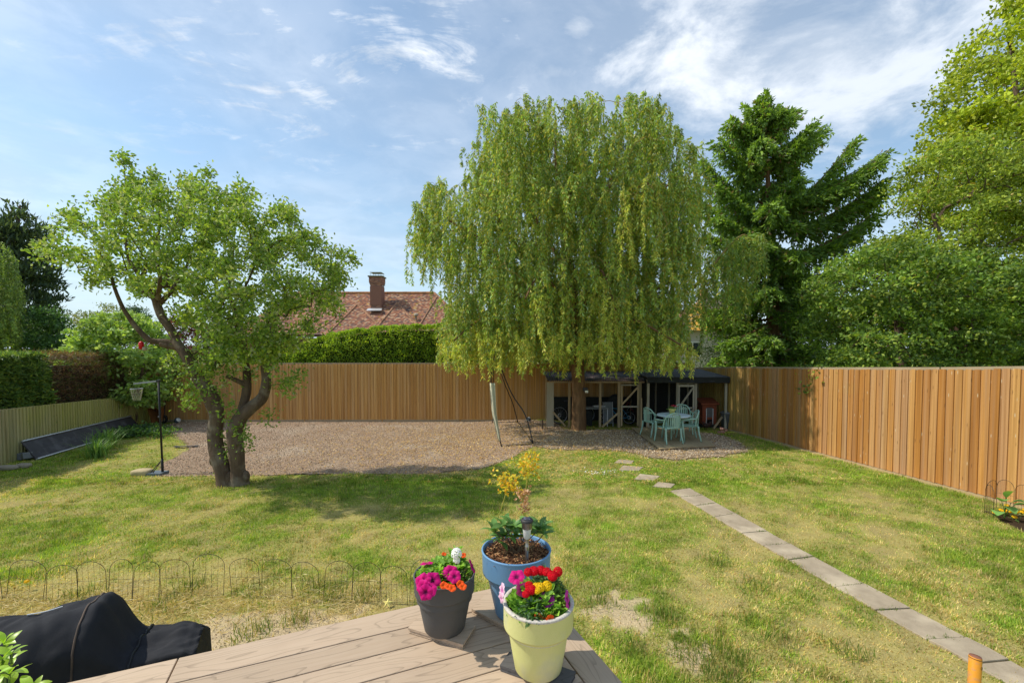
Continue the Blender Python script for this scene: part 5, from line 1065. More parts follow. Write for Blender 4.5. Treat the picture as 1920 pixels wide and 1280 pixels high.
def bicycle(name, label, c, rw, m, ang=0., wb=1.0, spokes=True, gp_='bicycles kept in the store shed', disc=None):
    t = thing(name, label, 'bicycle', (*c[:2], c[2]), group=gp_, rotz=0); R = np.array([[math.cos(ang), -math.sin(ang), 0], [math.sin(ang), math.cos(ang), 0], [0, 0, 1]]); up = np.array([[1, 0, 0], [0, 0, -1], [0, 1, 0.]]).T
    L = lambda v: R@np.array(v, float)+np.array(c)
    for sx in (-wb/2, wb/2):
        w = MB().torus(L((sx, 0, rw)), rw-.02, .022, 30, 6, R@up).build('wheel', TYRE, t, smooth=True)
        MB().torus(L((sx, 0, rw)), rw-.045, .008, 30, 5, R@up).build('rim', ALU, w, smooth=True)
        s = MB()
        for k in range(14): a = k/14*2*pi; s.tube([L((sx, 0, rw)), L((sx+(rw-.05)*math.cos(a), 0, rw+(rw-.05)*math.sin(a)))], .0012, 3, cap=False)
        s.build('spokes', ALU, w); MB().torus(L((sx, -.03, rw)), .055, .016, 18, 5, R@up).build('hub', disc or ALU, w, smooth=True)
    bb, st, hd, rear, fr_ = (-.08, 0, rw-.01), (-.2, 0, rw*2+.12), (wb/2-.18, 0, rw*2+.1), (-wb/2, 0, rw), (wb/2, 0, rw); f = MB()
    for a, b in ((bb, st), (bb, hd), ((st[0]+.02, 0, st[2]-.07), hd)): f.tube([L(a), L(b)], .016, 7)
    for y in (-.05, .05): f.tube([L((rear[0], y, rear[2])), L(bb)], .010, 5); f.tube([L((rear[0], y, rear[2])), L((st[0], 0, st[2]-.08))], .009, 5); f.tube([L((hd[0], y, hd[2]-.06)), L((fr_[0], y, fr_[2]))], .011, 5)
    f.build('frame', m, t, smooth=True)
    hb = MB().tube([L((hd[0]-.02, -.25, hd[2]+.16)), L((hd[0], -.12, hd[2]+.14)), L((hd[0]+.02, 0, hd[2]+.08)), L((hd[0], .12, hd[2]+.14)), L((hd[0]-.02, .25, hd[2]+.16))], .012, 6); hb.tube([L(hd), L((hd[0]-.01, 0, hd[2]+.12))], .013, 6); hb.build('handlebar', BLACKM, t, smooth=True)
    MB().ell(L((st[0]-.03, 0, st[2]+.06)), (.12, .06, .028), 10, 6).tube([L(st), L((st[0]-.02, 0, st[2]+.05))], .011, 6).build('saddle', BLACKP, t, smooth=True)
    MB().torus(L((bb[0], -.06, bb[2])), .07, .006, 16, 4, R@up).tube([L((bb[0], -.07, bb[2])), L((bb[0]+.10, -.08, bb[2]-.12))], .008, 5).box(L((bb[0]+.10, -.12, bb[2]-.12)), (.09, .08, .02)).build('crank', BLACKM, t); return t
bicycle('bicycle', 'small bicycle with a bright blue frame behind the brace of the shed door', (X_(1158, 16.1), 16.1, zg), .25, BLUE, pi*.97, .86, disc=WHITE)
bicycle('bicycle', 'dark bicycle with large wheels at the left end of the store shed', (X_(1075, 16.2), 16.2, zg), .33, BLACKM, .1, 1.02)
bicycle('bicycle', 'dark red bicycle standing at the back behind the blue one', (X_(1165, 16.75), 16.75, zg), .32, REDP, .05, 1.0)
# white table frame, grey folded chair, dark bags
c = np.array([X_(1117, 15.9), 15.9, zg]); t = thing('folding_table', 'pale metal-framed table standing behind the willow trunk in the shed', 'table', c); ww = .78
for sx in (-1, 1):
    for sy in (-1, 1): MB().tube([c+[sx*ww/2, sy*.22, 0], c+[sx*ww/2, sy*.22, .62]], .016, 6).build('leg', WHITE, t)
MB().box(c+[0, 0, .635], (ww+.06, .5, .03)).build('table_top', mat('pale_grey', (.35, .35, .34), rough=.6), t, bevel=.006)
o = MB().box(c+[.12, -.05, .70], (.42, .22, .05)).build('folded_sheet', WHITE, None, bevel=.02); tag(o, 'folded white sheet lying on the table in the store shed', 'cloth')
FG = mat('folding_grey', (.20, .21, .21), (.14, .15, .15), 5, .8); c = np.array([X_(1141, 15.72), 15.72, zg]); t = thing('folded_chair', 'grey padded garden chair folded upright behind a shed post', 'chair', c)
MB().box(c+[0, .05, .66], (.34, .035, .40), taper=.88).build('backrest', FG, t, bevel=.03); MB().box(c+[0, 0, .28], (.30, .04, .38)).build('seat', FG, t, bevel=.02)
for sx in (-.17, .17): MB().tube([c+[sx, -.04, 0], c+[sx, .07, .86]], .012, 6).build('side_tube', ALU, t)
c = np.array([X_(1154, 16.4), 16.4, zg+.74]); o = MB().ell(c, (.30, .18, .34), 14, 9).box(c+[0, 0, -.5], (.36, .25, .5)).build('covered_heap', DARKNET, None, smooth=True); tag(o, 'dark covered bundle standing behind the grey folded chair', 'bundle')
c = np.array([X_(1101, 15.9), 15.9, zg]); o = MB().box(c+[0, 0, .27], (.34, .4, .54), taper=.9).build('storage_crate', DARKNET, None, bevel=.03); tag(o, 'dark storage box standing under the pale shed table', 'box')
o = MB().bar((X_(1204.5, 15.2), 15.25, gz(4.4, 15.2)), (X_(1205.5, 15.2), 15.33, float(P(1205, 746, 15.3)[2])), .05, .025).build('loose_batten', NEWW, None); tag(o, 'loose wooden batten leaning upright beside the shed door', 'batten')
# security light on the willow trunk
c = P(1099, 731, YW-.25); t = thing('security_light', 'small black floodlight fixed to the right side of the willow trunk', 'light', c); MB().box(c, (.14, .10, .12), bevel=None) if False else MB().box(c+[-.02, .03, .02], (.15, .10, .11)).build('housing', BLACKP, t, bevel=.01)
MB().box(c+[.01, -.035, -.05], (.10, .02, .075)).build('lens', mat('frosted_lens', (.8, .8, .7), rough=.3), t)
# ---- hen run
YC0 = 15.15; hr = thing('hen_run', 'netted timber hen run with black sheet roof and a braced door', 'pen', (*G(1215, 806)[:2], gz(4.6, 15.1)))
zg2 = gz(5.5, 15); zt3 = float(P(1290, 712, YC0)[2]); XX = lambda px: (px-960)/FPX*YC0; YBk = 16.95
posts = [(1216, .075), (1270.5, .06), (1305.5, .07), (1362, .075)]
for px, w in posts: MB().box((XX(px), YC0, (zg2+zt3)/2), (w, .06, zt3-zg2)).build('post', OLDW, hr)
for px in (1222, 1262, 1290, 1330, 1352): MB().box(((px-960)/FPX*YC0*1.0, YBk, (zg2+zt3)/2), (.06, .06, zt3-zg2)).build('post', OLDW, hr)
for y in (YC0, YBk): MB().bar((XX(1213), y, zt3-.02), (XX(1365), y, zt3-.02), .05, .05).build('top_beam', OLDW, hr)
xl, xr = XX(1212), XX(1366)
rb = MB(); zf, zb2 = zt3+.02, zt3+.30
rb.add([(xl, YC0-.12, zf+.09), (xr, YC0-.12, zf+.09), (xr-.35, YBk-.35, zb2), (xl+.35, YBk-.35, zb2), (xl, YBk+.1, zf+.12), (xr, YBk+.1, zf+.12), (xl, YC0-.13, zf-.07), (xr, YC0-.13, zf-.07)], [[0, 1, 2, 3], [3, 2, 5, 4], [6, 7, 1, 0]], [[1, 5, 2], [0, 3, 4]])
FELT = mat('black_felt', (.038, .042, .05), (.065, .07, .08), 6, .75, .5, 30, bdist=.02); rb.build('sheet_roof', FELT, hr)
# ragged lower hem
hem = MB(); hx_ = np.linspace(xl, xr, 60); lo_ = zf-.09-.05*fbm(hx_, hx_*0, 6, 8); hem.grid(np.stack([np.stack([hx_, hx_*0+YC0-.135-.015*np.sin(hx_*9), lo_], 1), np.stack([hx_, hx_*0+YC0-.14, lo_*0+zf+.08], 1)]), 2, 60); hem.build('roof_hem', DARKNET, hr)
yd = YC0-.05
def hb(a, b, w, name, par, y=yd, m=OLDW, t=.035): return MB().bar((XX(a[0])*y/YC0, y, float(P(a[0], a[1], y)[2])), (XX(b[0])*y/YC0, y, float(P(b[0], b[1], y)[2])), w, t, up=(0, 1, 0)).build(name, m, par)
hb((1272, 718), (1304, 717.5), .06, 'lintel', hr, YC0-.04); hb((1246, 712.5), (1270, 712.5), .045, 'batten', hr, YC0-.04, NEWW)
door = hb((1273.8, 806), (1273.8, 721), .055, 'door', hr)
hb((1301.5, 806), (1301.5, 722), .055, 'stile', door); hb((1272, 723), (1303, 723), .07, 'top_rail', door, yd-.004); hb((1274, 766), (1302, 764), .055, 'middle_rail', door, yd-.038); hb((1273, 804), (1303, 804), .07, 'bottom_rail', door, yd-.004)
hb((1275, 763), (1300, 727), .055, 'diagonal_brace', door, yd-.04); hb((1276, 800), (1301, 768), .055, 'diagonal_brace', door, yd-.04); MB().box(P(1300, 764, yd-.07), (.06, .03, .05)).build('latch', GREYMETAL, door)
wire_net(hr, (xl+.03, YC0-.015), (xr-.03, YC0-.015), zg2, zt3, .055, .0016); wire_net(hr, (xr-.04, YC0), (xr-.04, YBk), zg2, zt3, .07)
MB().box(((xl+xr)/2, YBk+.04, (zg2+zt3)/2), (xr-xl, .01, zt3-zg2)).build('rear_dark_sheet', DARKNET, hr); MB().box((xl+.03, (YC0+YBk)/2, (zg2+zt3)/2), (.01, YBk-YC0-.1, zt3-zg2)).build('side_dark_sheet', DARKNET, hr)  # solid black sheets added to darken the inside of the run
MB().box((xl+(XX(1268)-xl)/2+.02, YC0+.02, zg2+.04), (XX(1268)-xl-.1, .05, .10)).build('bottom_rail', OLDW, hr)
# hen house
YHH = 15.75; c = np.array([(1327-960)/FPX*YHH, YHH, gz(6.6, YHH)]); HEN = mat('hen_house_red', (.36, .085, .035), (.25, .06, .025), 6, .7, .3, 40, rnd=.08)
hh = thing('hen_house', 'tall red-brown plastic hen house with a dark pop hole inside the run', 'hen house', c); ztp = float(P(1327, 754, YHH)[2]); H = ztp-c[2]
for i in range(6):
    z0_ = c[2]+.12+i*(H-.14)/6; MB().box((c[0], c[1], z0_+(H-.14)/12), (.50, .42, (H-.14)/6-.008)).build('panel', HEN, hh)
MB().box((c[0], c[1], c[2]+H/2), (.48, .40, H-.1)).build('body', HEN, hh)
MB().add([(c[0]-.32, c[1]-.28, ztp-.01), (c[0]+.32, c[1]-.28, ztp-.01), (c[0]+.30, c[1]+.25, ztp+.14), (c[0]-.30, c[1]+.25, ztp+.14), (c[0]-.32, c[1]-.28, ztp-.05), (c[0]+.32, c[1]-.28, ztp-.05), (c[0]+.3, c[1]+.25, ztp+.10), (c[0]-.3, c[1]+.25, ztp+.10)], [[0, 1, 2, 3], [4, 7, 6, 5], [4, 5, 1, 0], [5, 6, 2, 1], [7, 4, 0, 3], [6, 7, 3, 2]]).build('roof', HEN, hh)
MB().box((c[0], c[1]-.216, c[2]+.15+H*.44), (.20, .012, .34)).build('shutter', mat('shutter_grey', (.17, .15, .14), rough=.7), hh)
MB().box((c[0], c[1]-.218, c[2]+.17), (.17, .012, .22)).build('pop_hole', mat('dark_void', (.006, .005, .005), rough=.9), hh)
for sx in (-.115, .115): MB().box((c[0]+sx, c[1]-.225, c[2]+.12+.25), (.022, .018, .58)).build('door_rail', WHITE, hh)
MB().box((c[0], c[1]-.05, c[2]+.05), (.6, .5, .10)).build('base', DARKNET, hh)
# hen
hc = G(1331, 808)+[0, .25, 0]; HENM = mat('black_feathers', (.03, .014, .012), (.06, .03, .02), 20, .6); t = thing('hen', 'small dark hen pecking in front of the hen house', 'hen', hc)
MB().ell(hc+[0, 0, .15], (.13, .08, .085), 12, 8).ell(hc+[-.10, 0, .21], (.035, .03, .05), 8, 6).ell(hc+[-.13, 0, .25], (.03, .025, .03), 8, 6).ell(hc+[.13, 0, .21], (.07, .015, .07), 8, 6).build('body', HENM, t, smooth=True)
MB().box(hc+[-.13, 0, .285], (.03, .008, .02)).build('comb', REDP, t); MB().add([hc+[-.155, -.008, .25], hc+[-.155, .008, .25], hc+[-.18, 0, .242], hc+[-.155, 0, .26]], tris=[[0, 1, 2], [0, 2, 3], [1, 3, 2]]).build('beak', YTWIG, t)
for sy in (-.025, .025): MB().tube([hc+[0, sy, .08], hc+[.01, sy, 0]], .006, 5).build('leg', YTWIG, t)
# bin, bricks, plank by the run
c = G(1371, 806)+[0, .35, 0]; t = thing('rubbish_bin', 'dark grey round bin between hen run and cedar fence', 'bin', c)
MB().lathe([(.001, .01), (.15, 0), (.19, .5), (.2, .52), (.2, .55), (.18, .57), (.06, .62), (.001, .62)], c, 20).build('body', mat('bin_grey', (.09, .095, .10), (.13, .13, .13), 4, .5), t, smooth=True); MB().torus(c+[0, 0, .54], .2, .012, 20, 6).build('rim', GREYMETAL, t)
for i, (px, py, a, dz, lb) in enumerate(((1352, 812, .3, 0, 'red brick lying flat by the run corner post'), (1357, 808, -.4, 0, 'red brick lying behind the flat one by the corner post'), (1354.5, 809.5, .9, .07, 'red brick tipped on top of two others by the corner post'))):
    g_ = G(px, py); R = np.array(Matrix.Rotation(a, 3, 'Z')@Matrix.Rotation(.25 if dz else 0, 3, 'Y')); o = MB().box(g_+[0, 0, .035+dz], (.215, .10, .065), R).build('brick', mat('loose_brick', (.40, .17, .12), (.5, .3, .24), 20, .9), None, bevel=.004); tag(o, lb, 'brick', 'loose bricks beside the hen run')
a = G(1343, 806); o = MB().bar(a+[0, .2, .02], np.array([XX(1361), YC0+.1, float(P(1358, 779, YC0)[2])]), .07, .03).build('leaning_plank', NEWW, None); tag(o, 'short timber leaning diagonally against the last run post', 'plank')
# ---- platform
pc = [G(1184, 808.5), G(1237, 846), G(1342, 841), G(1296, 806)]; pc = [np.array(p[:2]) for p in pc]; PZ = gz(4.8, 13.8)+.11
pf = thing('timber_platform', 'low greenish-brown timber platform under the green garden furniture', 'platform', (*pc[0], PZ-.11)); PLK = decking_mat('platform_boards', (.36, .285, .17), (.27, .22, .13)); nb = 17
for i in range(nb):
    f0, f1 = (i+.03)/nb, (i+.97)/nb; q = [pc[1]*(1-f0)+pc[2]*f0, pc[1]*(1-f1)+pc[2]*f1, pc[0]*(1-f1)+pc[3]*f1, pc[0]*(1-f0)+pc[3]*f0]
    z_ = PZ+RNG.normal()*.0015; MB().add([(*p, z_) for p in q]+[(*p, z_-.028) for p in q], [[0, 1, 2, 3], [4, 7, 6, 5], [0, 4, 5, 1], [1, 5, 6, 2], [2, 6, 7, 3], [3, 7, 4, 0]]).build('plank', PLK, pf)
for f in (.03, .35, .66, .97):
    a, b = pc[1]*(1-f)+pc[0]*f, pc[2]*(1-f)+pc[3]*f; MB().bar((*a, PZ-.075), (*b, PZ-.075), .08, .045).build('bearer', mat('dark_bearer', (.10, .075, .05), rough=.9) if f < .1 else NEWW, pf)
# ---- furniture
MINT = mat('green_plastic', (.27, .47, .37), (.34, .52, .43), 4, .42, spec=.4, rnd=.05); TTOP = mat('pale_table_plastic', (.55, .66, .72), (.46, .60, .64), 5, .4, spec=.4)
def chair(name, label, loc, rz, s=1.0):
    t = thing(name, label, 'chair', loc, rz, 'green plastic armchairs round the patio table'); B = lambda mb, n, m=MINT: mb.build(n, m, t, world=False, smooth=True)
    u = np.linspace(-1, 1, 9); v = np.linspace(0, 1, 7); g = np.array([[(x*(.225-.02*y)*1.0, -.24+.46*y, .405+.02*x*x-.02*math.sin(pi*y)) for x in u] for y in v]); o = B(MB().grid(g, 7, 9), 'seat'); m_ = o.modifiers.new('s', 'SOLIDIFY'); m_.thickness = .018
    # backrest: a rounded frame bent round the sitter, with slats
    def bk(a, z): return np.array([.27*math.sin(a)*(1-.05*z), .235+.06*z-.10*(1-math.cos(a))*1.6, .42+z])
    fr_ = MB(); pts = [bk(a, z) for a, z in ((-1.25, .0), (-1.25, .14), (-1.1, .26), (-.85, .35), (-.5, .41), (0, .435), (.5, .41), (.85, .35), (1.1, .26), (1.25, .14), (1.25, .0))]; p, r = smooth_line(pts, [.017]*11, 3); fr_.tube(p, .018, 6); br = B(fr_, 'backrest')
    MB().tube([bk(a, .03) for a in np.linspace(-.8, .8, 7)], .02, 6).build('lower_rail', MINT, br, world=False, smooth=True)
    for a in np.linspace(-.66, .66, 7):
        h = .40-.12*abs(a)**1.6; q0_, q1_ = bk(a, .02), bk(a*.97, h); mb = MB().bar(q0_, q1_, .034, .010, up=(math.sin(a), -1, 0)); mb.build('slat', MINT, br, world=False)
    for sx in (-1, 1):
        p, r = smooth_line([(sx*.255, .17, .66), (sx*.275, .05, .645), (sx*.285, -.12, .64), (sx*.28, -.23, .625), (sx*.265, -.27, .58)], [.02, .022, .024, .024, .02], 3); B(MB().tube(p, r, 6), 'armrest')
        q, r = smooth_line([(sx*.265, -.265, .60), (sx*.25, -.24, .42), (sx*.26, -.26, .2), (sx*.275, -.29, 0)], [.022, .03, .024, .018], 3); B(MB().tube(q, r, 6), 'leg')
        q, r = smooth_line([(sx*.235, .20, .43), (sx*.24, .23, .22), (sx*.26, .29, 0)], [.03, .025, .018], 3); B(MB().tube(q, r, 6), 'leg')
    return t
PG = lambda px, py: np.append(plane(px, py, PZ)[:2], PZ)
tcen = PG(1262, 824)
chair('garden_chair', 'green plastic armchair with its slatted back towards the camera', tuple(PG(1254, 829)), pi+.25)
chair('garden_chair', 'green plastic armchair on the right, seen side-on', tuple(PG(1291, 824)), -pi/2-.15)
chair('garden_chair', 'green plastic armchair on the left nearest the shed door', tuple(PG(1225, 816)), pi/2+.35)
chair('garden_chair', 'green plastic armchair on the far side behind the yellow table pot', tuple(PG(1279, 811)), -.25)
t = thing('patio_table', 'round pale blue-green plastic table on the timber platform', 'table', tcen); 
MB().lathe([(.001, .70), (.40, .70), (.455, .695), (.465, .71), (.46, .725), (.43, .727), (.001, .725)], tcen, 36).build('table_top', TTOP, t, smooth=True)
for a in (.6, 2.2, 3.75, 5.3):
    d = np.array([math.cos(a), math.sin(a), 0]); MB().tube([tcen+d*.28+[0, 0, .70], tcen+d*.33+[0, 0, .35], tcen+d*.38], [.035, .03, .02], 7).build('leg', MINT, t, smooth=True)
YEL = mat('yellow_ceramic', (.62, .60, .18), rough=.45); pz_ = tcen+[-.02, .05, .726]; t = thing('table_pot', 'small yellow flower pot standing on the patio table', 'flower pot', pz_)
MB().lathe([(.001, 0), (.065, 0), (.085, .13), (.10, .135), (.10, .17), (.088, .17), (.08, .14), (.001, .14)], pz_, 20).build('pot', YEL, t, smooth=True)
t = thing('geranium', 'small red-flowered plant growing in the yellow table pot', 'plant', pz_+[0, 0, .15]); n = 70; foliage('leaves', pz_+[0, 0, .17]+RNG.normal(size=(n, 3))*[.05, .05, .02], RNG.normal(size=(n, 3))+[0, 0, .7], .06, .045, [(.10, .20, .05), (.14, .26, .06)], LEAF, t); n = 50; foliage('blossom', pz_+[.05, 0, .24]+RNG.normal(size=(n, 3))*[.035, .03, .012], RNG.normal(size=(n, 3))+[0, 0, 1], .035, .03, [(.65, .03, .07), (.5, .03, .10)], LEAF, t)
# red cushion / dark item under the table
o = MB().tube([PG(1246, 823)+[0, 0, .0], PG(1248, 820)+[0, 0, .12], PG(1254, 818)+[0, 0, .22]], .012, 6).build('pale_hose', ALU, None); tag(o, 'short pale curved tube lying under the patio table', 'tube')
# ---- tubular frame with hanging cloth, left of the willow
FRM = thing('garden_swing_frame', 'thin black tubular frame with bars resting on the gravel', 'frame', (*G(941, 838)[:2], gz(-.3, 12)))
g1, g2, g3, g4 = G(941, 838), G(1000, 833), G(971, 792), G(922, 793); up1 = lambda px, py, Y: P(px, py, Y)
for nm, pts in (('front_bar', [g1+[0, 0, .02], g2+[0, 0, .02]]), ('rear_bar', [g4+[0, 0, .02], g3+[0, 0, .02]]), ('post', [g1, up1(924, 770, g1[1]+.15), up1(921, 700, g1[1]+.2), up1(930, 655, g1[1]+.3)]), ('brace', [g2, up1(985, 778, g2[1]+.3), up1(958, 735, g2[1]+.8), up1(930, 665, g2[1]+1.2)]),
                 ('brace', [g3, up1(961, 755, g3[1]-.2), up1(945, 716, g3[1]-.6), up1(930, 665, g2[1]+1.2)]), ('side_bar', [g2+[0, 0, .02], g3+[0, 0, .02]]), ('post', [g4, up1(925, 780, g4[1]-.1), up1(925, 700, g4[1]-.6), up1(930, 665, g2[1]+1.2)])):
    p, r = smooth_line(pts, [.016]*len(pts), 4); MB().tube(p, .018, 6).build(nm, BLACKM, FRM, smooth=True)
CL = mat('pale_canvas', (.68, .66, .48), (.56, .55, .38), 4, .85, .3, 40)
n = 22; rows = []
for i in range(n):
    f = i/(n-1); y = 828-110*f if True else 0; xl_ = np.interp(y, [705, 740, 775, 800, 828, 836], [917.5, 919.5, 922.5, 928, 935, 938]); xr_ = np.interp(y, [705, 740, 775, 800, 828, 836], [928, 929, 931, 935, 939.5, 940]); Yk = g1[1]+.05+.12*f
    rows.append([P(xl_+(xr_-xl_)*u, y, Yk+.06*math.sin(u*9+f*2)) for u in np.linspace(0, 1, 9)])
o = MB().grid(np.array(rows), n, 9).build('hanging_canvas', CL, None, smooth=True); m_ = o.modifiers.new('s', 'SOLIDIFY'); m_.thickness = .004; tag(o, 'strip of pale green canvas hanging down the black tubular frame', 'canvas')
BALL = mat('football_white', (.72, .72, .70), (.08, .10, .12), 9, .5, contrast=.04, detail=0)
def ball(px, py, r, label):
    g_ = G(px, py+r*.6); R = r/FPX*g_[1]; t = tag(MB().ell(g_+[0, 0, R], (R, R, R), 18, 12).build('football', BALL, None, smooth=True), label, 'ball', 'footballs left by the back fence')
ball(991, 788, 5, 'white football lying beside the willow at the fence foot'); ball(333, 790, 5.6, 'grey and white football lying left of the apple tree')
g_ = G(1017, 805); o = MB().box(g_+[0, 0, .17], (.05, .05, .36)).build('wooden_stake', BARK, None); tag(o, 'short dark wooden stake in the ground beside the shed', 'stake')
# ------------------------------------------------------------------ flower pots on the deck
def pot(name, label, px, py, rb, rt, H, m, lip, liph, zb, rim=.008, mrim=None):
    c = np.append(plane(px, py, zb)[:2], zb); t = thing(name, label, 'flower pot', c)
    hl = H-liph; r1 = rb+(rt-lip-rb)*.86
    MB().lathe([(.001, 0), (rb*.93, 0), (rb, .008), (rb+(r1-rb)*.5, hl*.5), (r1, hl), (r1+.001, hl+.004), (r1+lip, hl), (r1+lip+.001, hl+.006), (rt-.004, H-.02), (rt-.002, H-.010)], c, 48).build('pot_wall', m, t, smooth=True)
    MB().lathe([(rt-.002, H-.010), (rt, H-.004), (rt-.002, H), (rt-rim, H), (rt-rim-.002, H-.004), (rt-rim-.008, H-.12)], c, 48).build('rim', mrim or m, t, smooth=True); return t, c, rt-rim
def tilepad(name, label, corners, m, zt=DZ+.028, n=1, zb=None):
    q = [np.array(plane(*p, zt)[:2]) for p in corners]; c = np.mean(q, 0); t = thing(name, label, 'decking offcut', (*c, DZ))
    a, b, c2, d = q; zb = DZ+.003
    MB().add([(*p, zt) for p in q]+[(*(c+(p-c)*.995), zt-.011) for p in q], [[0, 1, 2, 3], [0, 4, 5, 1], [1, 5, 6, 2], [2, 6, 7, 3], [3, 7, 4, 0], [4, 7, 6, 5]]).build('upper_board', m, t)
    MB().add([(*(c+(p-c)*.985), zb+.003) for p in q]+[(*(c+(p-c)*.985), zb) for p in q], [[0, 1, 2, 3], [4, 7, 6, 5], [0, 4, 5, 1], [1, 5, 6, 2], [2, 6, 7, 3], [3, 7, 4, 0]]).build('lower_board', m, t)
    for f in np.linspace(.03, .97, 7):        # webs between the two skins
        p, r = a*(1-f)+d*f, b*(1-f)+c2*f
        MB().bar((*(c+(p-c)*.975), (zt-.011+zb+.003)/2), (*(c+(r-c)*.975), (zt-.011+zb+.003)/2), .004, zt-zb-.0145, up=(0, 0, 1)).build('web', m, t)
    return t
tilepad('decking_offcut', 'square brown decking offcut under the grey pot', [(765, 1176), (868, 1208), (892, 1171), (800, 1138)], WPC)
tilepad('decking_offcut', 'brown decking offcut under the blue pot', [(884, 1140), (962, 1180), (1010, 1132), (925, 1098)], WPC)
tilepad('decking_offcut', 'dark grey decking offcut under the yellow-green pot', [(937, 1246), (1062, 1290), (1080, 1258), (958, 1216)], WPCG)
PZt = DZ+.028
GREYP = mat('grey_pot', (.070, .072, .075), (.095, .095, .095), 5, .6, .15, 90, spec=.35); BLUEP = mat('blue_pot', (.13, .28, .48), (.15, .31, .52), 4, .5, spec=.4)
YELP = mat('yellow_pot', (.60, .60, .22), (.68, .66, .30), 6, .65, .2, 200, c3=(.56, .56, .34), s3=5); RIMP = mat('stone_rim', (.62, .56, .48), (.45, .42, .38), 120, .8, contrast=.1)
tg, cg, rg = pot('grey_pot', 'dark grey tapered flower pot on a brown decking offcut', 834, 1175, .098, .150, .272, GREYP, .012, .085, PZt)
tb_, cb_, rb_ = pot('blue_pot', 'tall blue flower pot filled with bark mulch, behind the other two', 968, 1146, .108, .180, .335, BLUEP, .020, .115, PZt)
ty, cy, ry = pot('yellow_pot', 'yellow-green flower pot with a speckled rim in front', 1009, 1250, .100, .152, .292, YELP, .016, .100, PZt, rim=.016, mrim=RIMP)
for t, c, r, H, m in ((tg, cg, rg, .272, SOIL), (tb_, cb_, rb_, .335, mat('bark_mulch', (.14, .06, .03), (.05, .025, .015), 30, .95, 1, 40, bdist=.02)), (ty, cy, ry, .292, SOIL)):
    n = 18; a = np.arange(40)/40*2*pi; rr = np.linspace(0, 1, n)[:, None]; X_2, Y_2 = rr*np.cos(a)*(r-.006), rr*np.sin(a)*(r-.006); Z_2 = H-.035+.012*(1-rr**2)+.012*(fbm(X_2*1+9, Y_2, 40, 3)-.5)
    j = np.arange(40); j2 = (j+1) % 40; Q = np.concatenate([np.stack([i*40+j, (i+1)*40+j, (i+1)*40+j2, i*40+j2], 1) for i in range(n-1)]); V = np.stack([X_2, Y_2, Z_2], -1).reshape(-1, 3)+c
    nmesh('soil', V, Q, m, t, smooth=True)
n = 1500; a, r = RNG.uniform(0, 2*pi, n), (rb_-.012)*np.sqrt(RNG.random(n)); Pt = cb_+np.stack([r*np.cos(a), r*np.sin(a), .335-.028+RNG.uniform(0, .016, n)], 1)
o = foliage('bark_chips', Pt, RNG.normal(size=(n, 3))*[1, 1, .35], RNG.uniform(.012, .04, n), .007, [(.24, .10, .045), (.34, .17, .07), (.12, .05, .025), (.44, .26, .12)], TINTED, tb_); o['kind'] = 'stuff'
# ---- flowers
def leaf_geo(L, Wd, curl=.25, nseg=5, cup=.18, tipw=.0):
    t = np.linspace(0, 1, nseg); w = Wd*.5*np.sin(pi*np.clip(t*.93+.05, 0, 1))**.75; V = []
    for tt, ww in zip(t, w): z = L*curl*math.sin(tt*pi*.6)-L*curl*.9*tt*tt; V += [(-ww, L*tt, z+cup*ww), (0, L*tt, z), (ww, L*tt, z+cup*ww)]
    F = []
    for i in range(nseg-1): b = i*3; F += [(b, b+1, b+4, b+3), (b+1, b+2, b+5, b+4)]
    return V, F
def leaf_data(name, L, Wd, m, curl=.25, cup=.2):
    V, F = leaf_geo(L, Wd, curl, 6, cup); me = bpy.data.meshes.new(name); me.from_pydata(V, [], F); me.materials.append(m); me.polygons.foreach_set('use_smooth', [True]*len(F)); return me
def put(name, me, parent, loc, d, roll=0., s=1.0, label=None):
    """place a part so its local +y runs along d"""
    d = Vector(d).normalized(); q = d.to_track_quat('Y', 'Z'); o = bpy.data.objects.new(name, me); C.objects.link(o); o.parent = parent
    og = ORI.get(parent.name); o.location = Vector(np.array(loc)-(og if og is not None else 0)); o.rotation_mode = 'QUATERNION'; o.rotation_quaternion = q@Quaternion((0, 1, 0), roll); o.scale = (s, s, s)
    if label: o['label'] = label
    return o
def petal_mat(name, c1, c2, edge=None): return mat(name, c1, c2, 30, .6, transl=.25)
